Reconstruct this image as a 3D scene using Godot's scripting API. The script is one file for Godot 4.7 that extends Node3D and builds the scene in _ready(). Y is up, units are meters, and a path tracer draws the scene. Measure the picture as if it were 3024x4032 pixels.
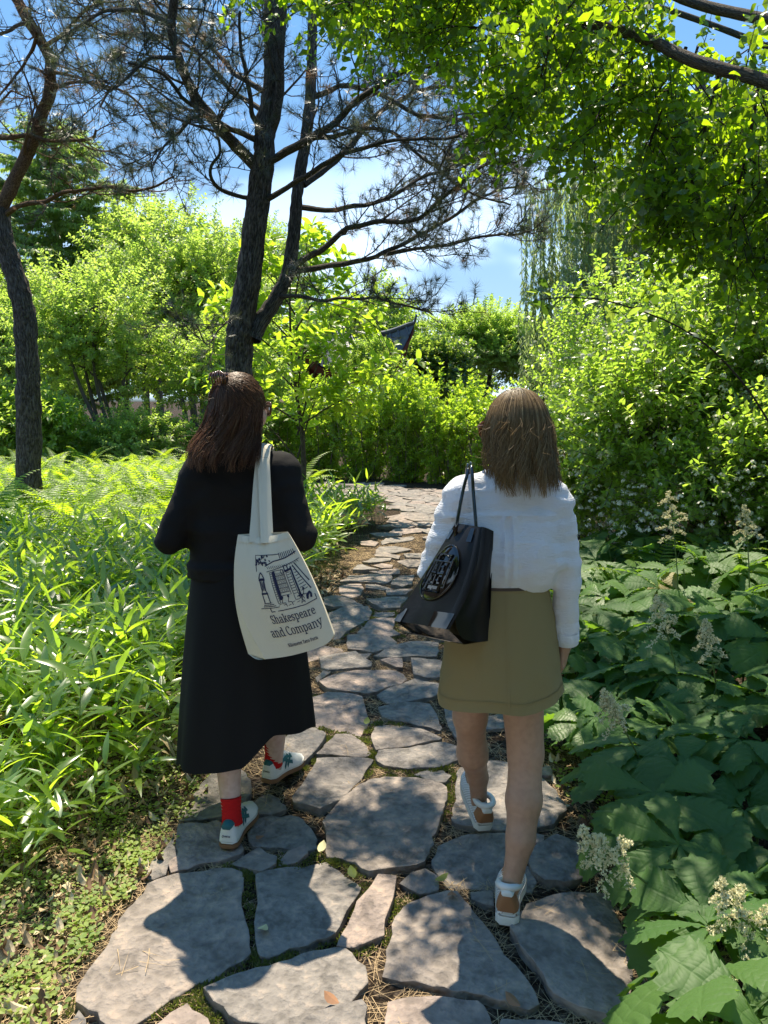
extends Node3D
# A garden path under pines and ginkgo, two women walking away. Metres, y up, the camera looks towards -z.

class Geo:
	var v := PackedVector3Array()
	var n := PackedVector3Array()
	var uv := PackedVector2Array()
	var c := PackedColorArray()
	var i := PackedInt32Array()
	func tri(a: int, b: int, d: int) -> void:
		i.append(a); i.append(b); i.append(d)
	func quad(a: int, b: int, d: int, e: int) -> void:
		i.append(a); i.append(b); i.append(d); i.append(a); i.append(d); i.append(e)
	func put(p: Vector3, t := Vector2.ZERO) -> int:
		v.append(p); uv.append(t)
		return v.size() - 1
	func join(o: Geo, x: Transform3D) -> void:
		var at := v.size()
		v.append_array(x * o.v)
		uv.append_array(o.uv)
		c.append_array(o.c)
		for k in o.i: i.append(k + at)
	func smooth() -> Geo:
		n.resize(v.size())
		n.fill(Vector3.ZERO)
		for t in range(0, i.size(), 3):
			var a := v[i[t]]
			var m := (v[i[t + 2]] - a).cross(v[i[t + 1]] - a)
			n[i[t]] += m; n[i[t + 1]] += m; n[i[t + 2]] += m
		for k in n.size(): n[k] = n[k].normalized() if n[k].length_squared() > 1e-20 else Vector3.UP
		return self
	func arrays() -> Array:
		var a := []
		a.resize(Mesh.ARRAY_MAX)
		a[Mesh.ARRAY_VERTEX] = v
		if n.size() == v.size(): a[Mesh.ARRAY_NORMAL] = n
		if uv.size() == v.size(): a[Mesh.ARRAY_TEX_UV] = uv
		if c.size() == v.size(): a[Mesh.ARRAY_COLOR] = c
		a[Mesh.ARRAY_INDEX] = i
		return a

var used := {}
var rng := RandomNumberGenerator.new()
var noise := FastNoiseLite.new()
var fine := FastNoiseLite.new()
var M := {}
var path_area := PackedVector2Array()
var path_node: Node3D
var stones: Array[PackedVector2Array] = []
const SUN := Vector3(-0.06, 0.9, -0.43)

func numbered(called: String, parent: Node) -> String:
	var key := str(parent.get_instance_id()) + called
	var k: int = used.get(key, 0)
	used[key] = k + 1
	return called if k == 0 else "%s_%03d" % [called, k]

func mesh_of(parts: Array) -> ArrayMesh:
	var m := ArrayMesh.new()
	for k in range(0, parts.size(), 2):
		var g: Geo = parts[k]
		if g.i.size() == 0: continue
		m.add_surface_from_arrays(Mesh.PRIMITIVE_TRIANGLES, g.arrays())
		m.surface_set_material(m.get_surface_count() - 1, parts[k + 1])
	return m

func part(called: String, shape, m: Material, parent: Node, kind := "") -> MeshInstance3D:
	var o := MeshInstance3D.new()
	o.name = numbered(called, parent)
	if shape is Geo: o.mesh = mesh_of([shape, m])
	else:
		o.mesh = shape
		if m: o.material_override = m
	if kind: o.set_meta("kind", kind)
	parent.add_child(o, true)
	return o

func many(called: String, mesh: Mesh, at: Array, parent: Node) -> MultiMeshInstance3D:
	var o := MultiMeshInstance3D.new()
	o.name = numbered(called, parent)
	var mm := MultiMesh.new()
	mm.transform_format = MultiMesh.TRANSFORM_3D
	mm.mesh = mesh
	mm.instance_count = at.size()
	for k in at.size(): mm.set_instance_transform(k, at[k])
	o.multimesh = mm
	o.set_meta("kind", "stuff")
	parent.add_child(o, true)
	return o

func tag(o: Node, label: String, category: String, group := "") -> Node:
	o.set_meta("label", label)
	o.set_meta("category", category)
	if group: o.set_meta("group", group)
	return o

func thing(called: String, label: String, category: String, at := Vector3.ZERO, group := "") -> Node3D:
	var o := Node3D.new()
	o.name = numbered(called, self)
	add_child(o, true)
	o.position = at
	tag(o, label, category, group)
	return o

func lin(r: float, g: float, b: float) -> Color:
	return Color(r, g, b).linear_to_srgb()

func mat(c: Color, rough := 0.8, spec := 0.5) -> StandardMaterial3D:
	var m := StandardMaterial3D.new()
	m.albedo_color = c.linear_to_srgb()
	m.roughness = rough
	m.metallic_specular = spec
	m.cull_mode = BaseMaterial3D.CULL_DISABLED
	return m

func leafmat(c: Color, through: Color, share: float, rough := 0.5, spec := 0.5) -> StandardMaterial3D:
	var m := mat(c, rough, spec)
	m.backlight_enabled = true
	m.backlight = Color(through.r * share, through.g * share, through.b * share).linear_to_srgb()
	return m

func noise_img(size: int, freq: float, octaves: int, sd: int, type := FastNoiseLite.TYPE_SIMPLEX_SMOOTH) -> Image:
	var f := FastNoiseLite.new()
	f.seed = sd
	f.noise_type = type
	f.frequency = freq
	f.fractal_octaves = octaves
	return f.get_seamless_image(size, size)

func normal_tex(img: Image, k: float) -> ImageTexture:
	var h: Image = img.duplicate()
	h.convert(Image.FORMAT_RGBA8)
	h.bump_map_to_normal_map(k)
	return ImageTexture.create_from_image(h)

func ramp_tex(img: Image, stops: Array) -> ImageTexture:
	# stops: [value, linear colour] pairs
	var g := Gradient.new()
	var off := PackedFloat32Array()
	var col := PackedColorArray()
	for s in stops:
		off.append(s[0]); col.append((s[1] as Color).linear_to_srgb())
	g.offsets = off; g.colors = col
	var out := Image.create(img.get_width(), img.get_height(), false, Image.FORMAT_RGB8)
	for y in img.get_height():
		for x in img.get_width():
			out.set_pixel(x, y, g.sample(img.get_pixel(x, y).r))
	return ImageTexture.create_from_image(out)

func tri_uv(m: StandardMaterial3D, scale: float, world := true) -> StandardMaterial3D:
	m.uv1_triplanar = true
	m.uv1_world_triplanar = world
	m.uv1_scale = Vector3.ONE * scale
	return m

func rnd(a: float, b: float) -> float:
	return rng.randf_range(a, b)

func spline(p: Array, per: int) -> PackedVector3Array:
	var out := PackedVector3Array()
	for k in p.size() - 1:
		var a: Vector3 = p[maxi(k - 1, 0)]
		var b: Vector3 = p[k]
		var c: Vector3 = p[k + 1]
		var d: Vector3 = p[mini(k + 2, p.size() - 1)]
		for j in per:
			var t := float(j) / per
			out.append(0.5 * ((2.0 * b) + (c - a) * t + (2.0 * a - 5.0 * b + 4.0 * c - d) * t * t + (3.0 * b - a - 3.0 * c + d) * t * t * t))
	out.append(p[-1])
	return out

func taper(n: int, a: float, b: float, power := 1.0) -> PackedFloat32Array:
	var r := PackedFloat32Array()
	for k in n: r.append(lerpf(a, b, pow(float(k) / maxf(n - 1, 1), power)))
	return r

func tube(g: Geo, p: PackedVector3Array, r: PackedFloat32Array, sides: int, rough := 0.0, col := Color(-1, 0, 0), vlen := 1.0) -> void:
	var side := Vector3.ZERO
	var base := g.v.size()
	var along := 0.0
	for k in p.size():
		var dir := (p[mini(k + 1, p.size() - 1)] - p[maxi(k - 1, 0)]).normalized()
		if k == 0: side = dir.cross(Vector3(0.3, 0.2, 0.93) if absf(dir.y) > 0.5 else Vector3.UP).normalized()
		else:
			side = (side - dir * side.dot(dir)).normalized()
			along += p[k].distance_to(p[k - 1])
		var other := dir.cross(side)
		for s in sides + 1:
			var a := TAU * (s % sides) / sides
			var d := side * cos(a) + other * sin(a)
			var q := p[k] + d * r[k]
			if rough > 0.0: q += d * r[k] * rough * (noise.get_noise_3d(q.x * 60, q.y * 14, q.z * 60) + 0.8 * fine.get_noise_3d(q.x * 25, q.y * 25, q.z * 25))
			g.v.append(q)
			g.uv.append(Vector2(float(s) / sides, along * vlen))
			if col.r >= 0.0: g.c.append(col)
			if k > 0 and s < sides:
				var b := base + k * (sides + 1) + s
				g.quad(b, b + 1, b - sides, b - sides - 1)

func frame(dir: Vector3, up := Vector3.UP) -> Basis:
	# y along dir
	var y := dir.normalized()
	var z := y.cross(up)
	if z.length_squared() < 1e-6: z = y.cross(Vector3(0.6, 0.1, 0.8))
	z = z.normalized()
	return Basis(y.cross(z), y, z)

func rand_dir() -> Vector3:
	while true:
		var d := Vector3(rnd(-1, 1), rnd(-1, 1), rnd(-1, 1))
		if d.length_squared() < 1.0 and d.length_squared() > 0.01: return d.normalized()
	return Vector3.UP

func _ready() -> void:
	rng.seed = 20240706
	noise.seed = 3; noise.frequency = 0.2; noise.fractal_octaves = 2
	fine.seed = 9; fine.frequency = 0.5; fine.fractal_octaves = 3
	# ---- camera, sky, sun, exposure
	var cam := Camera3D.new()
	cam.name = "camera"
	cam.position = Vector3(0, 1.6, 0)
	cam.rotation_degrees = Vector3(-8.4, 0, 0)
	cam.fov = 67.3
	cam.near = 0.05
	cam.far = 1000.0
	add_child(cam)
	var sky := ProceduralSkyMaterial.new()
	sky.sky_top_color = Color(0.33, 0.53, 0.75)
	sky.sky_horizon_color = Color(0.63, 0.735, 0.8)
	sky.sky_curve = 0.16
	sky.ground_horizon_color = Color(0.45, 0.5, 0.4)
	sky.ground_bottom_color = Color(0.2, 0.22, 0.15)
	sky.sky_cover = cloud_cover()
	sky.sky_cover_modulate = Color(0.78, 0.8, 0.82, 0.75)
	var e := Environment.new()
	e.background_mode = Environment.BG_SKY
	e.sky = Sky.new()
	e.sky.sky_material = sky
	e.tonemap_mode = Environment.TONE_MAPPER_LINEAR
	e.tonemap_exposure = 2.0
	e.sdfgi_enabled = true
	e.ssao_enabled = true
	e.ssil_enabled = true
	var we := WorldEnvironment.new()
	we.name = "daylight"
	we.environment = e
	add_child(we)
	var sun := DirectionalLight3D.new()
	sun.name = "sun"
	sun.light_energy = 1.6
	sun.light_color = Color(1.0, 0.955, 0.865)
	sun.light_angular_distance = 0.5
	sun.shadow_enabled = true
	sun.basis = Basis.looking_at(-SUN.normalized(), Vector3.FORWARD)
	add_child(sun)
	materials()
	ground()
	path_stones()
	building()
	trees()
	far_plants()
	near_plants()
	people()
	litter()

func cloud_cover() -> ImageTexture:
	var f := FastNoiseLite.new()
	f.seed = 41; f.frequency = 0.9; f.fractal_octaves = 5; f.fractal_gain = 0.55
	var img := Image.create(1024, 512, false, Image.FORMAT_RGBA8)
	for y in 512:
		var lat := PI * (0.5 - (y + 0.5) / 512.0)
		for x in 1024:
			if lat < -0.05:
				img.set_pixel(x, y, Color(0, 0, 0, 0)); continue
			var lon := TAU * (x + 0.5) / 1024.0
			var d := Vector3(cos(lat) * sin(lon), sin(lat) * 3.2, cos(lat) * cos(lon))
			var w := f.get_noise_3d(d.x * 2.2, d.y * 2.2, d.z * 2.2) + 0.25 * f.get_noise_3d(d.x * 9, d.y * 9, d.z * 9)
			var low := smoothstep(0.42, 0.06, lat)
			var a := smoothstep(0.08, 0.5, w + 0.42 * low) * (0.15 + 0.85 * low)
			img.set_pixel(x, y, Color(1, 1, 1, a))
	return ImageTexture.create_from_image(img)

func materials() -> void:
	# slate flags: grey violet with paler and rustier patches
	var big := noise_img(512, 0.012, 5, 11)
	var grain := noise_img(512, 0.045, 4, 12)
	var both := Image.create(512, 512, false, Image.FORMAT_RGB8)
	for y in 512:
		for x in 512:
			var s := 0.6 * big.get_pixel(x, y).r + 0.4 * grain.get_pixel(x, y).r
			both.set_pixel(x, y, Color(s, s, s))
	var tints := [Color(0.225, 0.19, 0.164), Color(0.19, 0.168, 0.15), Color(0.245, 0.195, 0.167), Color(0.203, 0.18, 0.16)]
	var rock_n := normal_tex(both, 10.0)
	for k in 4:
		var t: Color = tints[k]
		var m := mat(Color.WHITE, 0.82, 0.4)
		m.albedo_texture = ramp_tex(both, [[0.25, t * 0.6], [0.47, t], [0.58, t * 1.12], [0.74, Color(t.r * 1.55, t.g * 1.45, t.b * 1.35)]])
		m.normal_enabled = true
		m.normal_texture = rock_n
		m.normal_scale = 1.25
		M["stone%d" % k] = tri_uv(m, 1.1 + 0.13 * k)
	# soil
	var soil := mat(Color.WHITE, 0.95, 0.2)
	soil.albedo_texture = ramp_tex(noise_img(512, 0.03, 5, 21), [[0.2, Color(0.02, 0.014, 0.01)], [0.5, Color(0.05, 0.036, 0.025)], [0.72, Color(0.11, 0.082, 0.058)]])
	soil.normal_enabled = true
	soil.normal_texture = normal_tex(noise_img(512, 0.06, 4, 22), 14.0)
	M.soil = tri_uv(soil, 1.7)
	# bark
	var bark_img := Image.create(256, 512, false, Image.FORMAT_RGB8)
	var f := FastNoiseLite.new()
	f.seed = 5; f.frequency = 1.0; f.fractal_octaves = 4; f.noise_type = FastNoiseLite.TYPE_SIMPLEX_SMOOTH
	for y in 512:
		for x in 256:
			var a := TAU * x / 256.0
			var b := TAU * y / 512.0
			var ridge := 1.0 - absf(f.get_noise_3d(cos(a) * 3.4, sin(a) * 3.4 + cos(b) * 1.1, sin(b) * 1.1)) * 2.2
			var s := clampf(0.55 * ridge + 0.35 + 0.45 * f.get_noise_3d(cos(a) * 8 + 20, sin(a) * 8 + cos(b) * 5, sin(b) * 5), 0, 1)
			s = 1.0 - s * 0.9
			bark_img.set_pixel(x, y, Color(s, s, s))
	var bark_n := normal_tex(bark_img, 8.0)
	var barks := {"bark": [Color(0.035, 0.03, 0.025), Color(0.10, 0.085, 0.07), Color(0.19, 0.165, 0.14)], "bark_red": [Color(0.06, 0.035, 0.02), Color(0.17, 0.10, 0.055), Color(0.28, 0.175, 0.10)], "bark_grey": [Color(0.045, 0.036, 0.028), Color(0.11, 0.088, 0.068), Color(0.18, 0.15, 0.12)]}
	for key in barks:
		var q: Array = barks[key]
		var m := mat(Color.WHITE, 0.9, 0.3)
		m.albedo_texture = ramp_tex(bark_img, [[0.15, q[0]], [0.4, q[1]], [0.75, q[2]]])
		m.normal_enabled = true
		m.normal_texture = bark_n
		m.normal_scale = 1.2
		M[key] = m
	M.twig = mat(Color(0.05, 0.04, 0.032), 0.85, 0.3)
	M.twig_grey = mat(Color(0.12, 0.10, 0.085), 0.85, 0.3)
	# leaves
	M.needle = leafmat(Color(0.035, 0.042, 0.024), Color(0.65, 0.8, 0.3), 0.12, 0.45)
	M.needle_b = leafmat(Color(0.06, 0.065, 0.042), Color(0.7, 0.8, 0.4), 0.15, 0.4)
	M.needle_dead = leafmat(Color(0.16, 0.08, 0.045), Color(0.9, 0.55, 0.3), 0.3, 0.6)
	M.ginkgo = leafmat(Color(0.06, 0.115, 0.012), Color(0.62, 0.95, 0.02), 0.9, 0.45)
	M.ginkgo_b = leafmat(Color(0.036, 0.072, 0.012), Color(0.55, 0.88, 0.02), 0.48, 0.4)
	M.bamboo = leafmat(Color(0.085, 0.14, 0.022), Color(0.68, 0.95, 0.05), 0.95, 0.3, 0.62)
	M.bamboo_b = leafmat(Color(0.06, 0.115, 0.03), Color(0.58, 0.92, 0.07), 0.7, 0.32, 0.6)
	M.bamboo_dry = leafmat(Color(0.26, 0.2, 0.1), Color(0.9, 0.75, 0.4), 0.3, 0.6)
	M.fern = leafmat(Color(0.105, 0.17, 0.018), Color(0.7, 0.95, 0.04), 1.0, 0.45)
	M.fern_b = leafmat(Color(0.075, 0.14, 0.02), Color(0.62, 0.95, 0.05), 0.8, 0.45)
	M.lime = leafmat(Color(0.13, 0.19, 0.02), Color(0.7, 0.95, 0.05), 1.0, 0.42)
	M.lime_b = leafmat(Color(0.1, 0.155, 0.022), Color(0.66, 0.95, 0.06), 0.9, 0.4)
	M.leaf = leafmat(Color(0.105, 0.15, 0.035), Color(0.64, 0.92, 0.1), 0.9, 0.45)
	M.leaf_b = leafmat(Color(0.075, 0.11, 0.028), Color(0.65, 0.88, 0.1), 0.75, 0.42)
	M.leaf_dark = leafmat(Color(0.03, 0.06, 0.016), Color(0.45, 0.85, 0.07), 0.3, 0.4)
	M.leaf_pale = leafmat(Color(0.15, 0.19, 0.055), Color(0.7, 0.92, 0.15), 1.0, 0.45)
	M.larch = leafmat(Color(0.13, 0.175, 0.065), Color(0.66, 0.9, 0.17), 0.85, 0.5)
	M.larch_b = leafmat(Color(0.16, 0.2, 0.055), Color(0.72, 0.93, 0.13), 0.9, 0.5)
	M.willow = leafmat(Color(0.13, 0.18, 0.075), Color(0.68, 0.9, 0.22), 0.85, 0.4)
	M.willow_b = leafmat(Color(0.18, 0.21, 0.13), Color(0.7, 0.85, 0.35), 0.7, 0.4)
	M.petal = leafmat(Color(0.72, 0.7, 0.6), Color(0.95, 0.95, 0.8), 0.4, 0.6)
	M.cream = leafmat(Color(0.62, 0.58, 0.36), Color(0.95, 0.9, 0.55), 0.4, 0.7)
	M.bank = leafmat(Color(0.13, 0.185, 0.045), Color(0.66, 0.95, 0.09), 0.95, 0.33, 0.62)
	M.bank_b = leafmat(Color(0.075, 0.12, 0.03), Color(0.58, 0.9, 0.08), 0.7, 0.3, 0.62)
	M.weed = leafmat(Color(0.21, 0.27, 0.055), Color(0.74, 0.95, 0.12), 0.8, 0.6)
	M.weed_b = leafmat(Color(0.13, 0.19, 0.04), Color(0.65, 0.95, 0.1), 0.6, 0.6)
	M.stalk = leafmat(Color(0.09, 0.14, 0.04), Color(0.6, 0.9, 0.2), 0.2, 0.5)
	M.rod_old = leafmat(Color(0.19, 0.155, 0.045), Color(0.8, 0.75, 0.15), 0.35, 0.6)
	# big pleated leaves: side veins as relief
	var vein := Image.create(128, 256, false, Image.FORMAT_RGB8)
	for y in 256:
		for x in 128:
			var u := absf(x / 127.0 - 0.5) * 2.0
			var w := fposmod((y / 256.0) * 9.0 + u * 1.5, 1.0)
			var h := 0.35 + 0.5 * pow(sin(PI * w), 0.6)
			var w2 := fposmod(u * 7.0 + (y / 256.0) * 3.0, 1.0)
			h += 0.12 * pow(sin(PI * w2), 0.6)
			h *= smoothstep(0.0, 0.12, u) * 0.7 + 0.3
			vein.set_pixel(x, y, Color(h, h, h))
	var vn := normal_tex(vein, 6.0)
	M.rod = leafmat(Color(0.045, 0.1, 0.024), Color(0.5, 0.9, 0.05), 0.4, 0.6, 0.36)
	M.rod_b = leafmat(Color(0.058, 0.115, 0.028), Color(0.5, 0.9, 0.06), 0.42, 0.55, 0.38)
	M.rod_c = leafmat(Color(0.085, 0.15, 0.03), Color(0.55, 0.95, 0.08), 0.7, 0.45)
	for key in ["rod", "rod_b", "rod_c", "rod_old"]:
		M[key].normal_enabled = true
		M[key].normal_texture = vn
		M[key].normal_scale = 0.4

# ---------------------------------------------------------------- ground and path
func outline(p: Array) -> PackedVector2Array:
	var o := PackedVector2Array()
	for k in range(0, p.size(), 2): o.append(Vector2(p[k], p[k + 1]))
	return o

func edge_left(z: float) -> float:
	var t := [[-0.5, -0.9], [-2.2, -0.9], [-2.6, -0.8], [-3.0, -0.77], [-4.4, -0.6], [-6.0, -0.5], [-8.0, -0.3], [-9.5, 0.1], [-11.0, 0.25], [-12.0, 0.05], [-12.6, -1.2], [-13.0, -4.0], [-13.2, -9.0], [-14.8, -9.0]]
	for k in t.size() - 1:
		if z <= t[k][0] and z > t[k + 1][0]: return lerpf(t[k][1], t[k + 1][1], (z - t[k][0]) / (t[k + 1][0] - t[k][0]))
	return 99.0 if z < -14.8 else -0.9

func edge_right(z: float) -> float:
	var t := [[-0.5, 0.78], [-2.2, 0.75], [-3.0, 0.74], [-4.8, 0.64], [-8.0, 0.68], [-10.0, 0.9], [-11.2, 1.6], [-12.4, 2.6], [-12.9, 1.6], [-13.5, 0.9], [-14.6, -0.1], [-14.8, -2.5]]
	for k in t.size() - 1:
		if z <= t[k][0] and z > t[k + 1][0]: return lerpf(t[k][1], t[k + 1][1], (z - t[k][0]) / (t[k + 1][0] - t[k][0]))
	return -99.0 if z < -14.8 else 0.78

func on_path(x: float, z: float, pad := 0.0) -> bool:
	return z < 1.0 and x > edge_left(z) - pad and x < edge_right(z) + pad

func ground_y(x: float, z: float) -> float:
	var lump := fine.get_noise_3d(x * 1.3, 0, z * 1.3) * 0.03 + noise.get_noise_3d(x * 9, 4, z * 9) * 0.012
	if on_path(x, z, 0.05): return -0.026 + 0.3 * lump
	return -0.03 + lump

func ground() -> void:
	var xs: Array[float] = []
	var zs: Array[float] = []
	var x := -14.0
	while x < 10.0:
		xs.append(x)
		x += 0.06 if absf(x) < 1.6 else 0.16
	for k in [12, 16, 24, 40, 80, 250]: xs.append(k)
	for k in [-17, -22, -35, -70, -250]: xs.insert(0, k)
	var z := 2.0
	while z > -18.0:
		zs.append(z)
		z -= 0.06 if z < -1.0 and z > -5.0 else 0.14
	for k in [-20, -24, -32, -45, -70, -130, -400]: zs.append(k)
	for k in [4, 10, 40, 150]: zs.insert(0, k)
	var g := Geo.new()
	for zz in zs:
		for xx in xs: g.v.append(Vector3(xx, ground_y(xx, zz), zz))
	var w := xs.size()
	for r in zs.size() - 1:
		for c in w - 1:
			var a := r * w + c
			g.quad(a, a + w, a + w + 1, a + 1)
	var o := part("ground", g.smooth(), M.soil, self, "structure")
	o.set_meta("label", "dark soil under the beds, littered with pine needles")

func flag(p: Array) -> void:
	var o := PackedVector2Array()
	for k in range(0, p.size(), 2): o.append(Vector2(p[k], p[k + 1]) * 0.01)
	stones.append(o)

func stone_mesh(poly: PackedVector2Array, step: float) -> Geo:
	# rough-edged outline, chamfer, and a top with cleft layers
	var mid := Vector2.ZERO
	for p in poly: mid += p
	mid /= poly.size()
	var rim := PackedVector2Array()
	for k in poly.size():
		var a := poly[k]
		var b := poly[(k + 1) % poly.size()]
		var n := maxi(1, int(a.distance_to(b) / maxf(0.025, step * 0.8)))
		for j in n:
			var t := float(j) / n
			var q := a.lerp(b, t)
			if j == 0 and n > 1: q = q.lerp(mid, 0.012)
			var out := (q - mid).normalized()
			q += out * (fine.get_noise_2d(q.x * 55, q.y * 55) * 0.012 + 0.006)
			rim.append(q)
	var area := 0.0
	for k in rim.size(): area += rim[k].cross(rim[(k + 1) % rim.size()])
	if area > 0: rim.reverse()
	var lift := rnd(-0.004, 0.006)
	var tilt := Vector2(rnd(-0.012, 0.012), rnd(-0.012, 0.012))
	var ph := rnd(0, 50)
	var top := func(q: Vector2) -> float:
		var h := fine.get_noise_2d(q.x * 2.6 + ph, q.y * 4.2)
		var st := h * 7.0
		var layers := 0.0042 * (floorf(st) + smoothstep(0.75, 1.0, st - floorf(st))) + 0.002 * h
		return lift + (q - mid).dot(tilt) + layers + 0.0016 * fine.get_noise_2d(q.x * 30, q.y * 30 + ph)
	var g := Geo.new()
	var n := rim.size()
	var inner := PackedVector2Array()
	for q in rim: inner.append(q.move_toward(mid, 0.0035))
	for q in rim: g.v.append(Vector3(q.x, -0.075, q.y))
	for q in rim: g.v.append(Vector3(q.x, top.call(q) - 0.003, q.y))
	for k in n:
		var j := (k + 1) % n
		g.quad(k, n + k, n + j, j)
	for q in rim: g.v.append(Vector3(q.x, top.call(q) - 0.003, q.y))
	var at := g.v.size()
	var pts := PackedVector2Array(inner)
	var box := Rect2(mid, Vector2.ZERO)
	for q in inner: box = box.expand(q)
	var y := box.position.y
	while y < box.end.y:
		var x := box.position.x
		while x < box.end.x:
			var q := Vector2(x + rnd(-0.3, 0.3) * step, y + rnd(-0.3, 0.3) * step)
			if Geometry2D.is_point_in_polygon(q, inner):
				var near := 9.0
				for k in n: near = minf(near, q.distance_squared_to(inner[k]))
				if near > step * step * 0.3: pts.append(q)
			x += step
		y += step
	for q in pts: g.v.append(Vector3(q.x, top.call(q), q.y))
	for k in n:
		var j := (k + 1) % n
		g.quad(2 * n + k, at + k, at + j, 2 * n + j)
	var del := Geometry2D.triangulate_delaunay(pts)
	for t in range(0, del.size(), 3):
		var c := (pts[del[t]] + pts[del[t + 1]] + pts[del[t + 2]]) / 3.0
		if not Geometry2D.is_point_in_polygon(c, inner): continue
		var cr := (pts[del[t + 1]] - pts[del[t]]).cross(pts[del[t + 2]] - pts[del[t]])
		if cr > 0: g.tri(at + del[t], at + del[t + 1], at + del[t + 2])
		else: g.tri(at + del[t], at + del[t + 2], at + del[t + 1])
	g.smooth()
	return g

func path_stones() -> void:
	path_node = Node3D.new()
	path_node.name = "path"
	path_node.set_meta("kind", "structure")
	path_node.set_meta("label", "crazy paved slate path winding between the beds")
	add_child(path_node)
	traced_stones()
	var traced := stones.size()
	# beyond the near stretch and under the walkers: more flags cut from a jittered grid
	var sites := PackedVector2Array()
	for r in range(0, 68):
		for c in range(-21, 12):
			var z := -1.0 - r * 0.21 if r < 34 else -8.14 - (r - 34) * 0.21
			var x := c * 0.44 + (0.22 if r % 2 else 0.0)
			sites.append(Vector2(x + rnd(-0.15, 0.15), z + rnd(-0.085, 0.085)))
	for s in sites:
		if not on_path(s.x, s.y, 0.02): continue
		if s.x < -5.0: continue
		var cell := PackedVector2Array([s + Vector2(-0.6, -0.6), s + Vector2(0.6, -0.6), s + Vector2(0.6, 0.6), s + Vector2(-0.6, 0.6)])
		for o in sites:
			if o == s or o.distance_squared_to(s) > 1.0: continue
			var d := (o - s).normalized()
			var m := (o + s) * 0.5 - d * rnd(0.004, 0.012)
			var cut := PackedVector2Array()
			for k in cell.size():
				var a := cell[k]
				var b := cell[(k + 1) % cell.size()]
				var da := (a - m).dot(d)
				var db := (b - m).dot(d)
				if da <= 0: cut.append(a)
				if (da < 0) != (db < 0): cut.append(a.lerp(b, da / (da - db)))
			cell = cut
		if cell.size() < 3: continue
		var clash := false
		for k in traced:
			for q in cell:
				if Geometry2D.is_point_in_polygon(q, stones[k]): clash = true
			for q in stones[k]:
				if Geometry2D.is_point_in_polygon(q, cell): clash = true
			if clash: break
		if not clash: stones.append(cell)
	var made := 0
	var rest: Array[Geo] = [Geo.new(), Geo.new(), Geo.new(), Geo.new()]
	for k in stones.size():
		var far := -stones[k][0].y
		var g := stone_mesh(stones[k], 0.035 if far < 3.6 else 0.06 if far < 7 else 0.12)
		if made < 298:
			part("flagstone", g, M["stone%d" % (k * 7 % 4)], path_node)
			made += 1
		else: rest[k % 4].join(g, Transform3D.IDENTITY)
	for k in 4:
		if rest[k].i.size(): part("flagstone", rest[k], M["stone%d" % k], path_node, "stuff")

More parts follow.
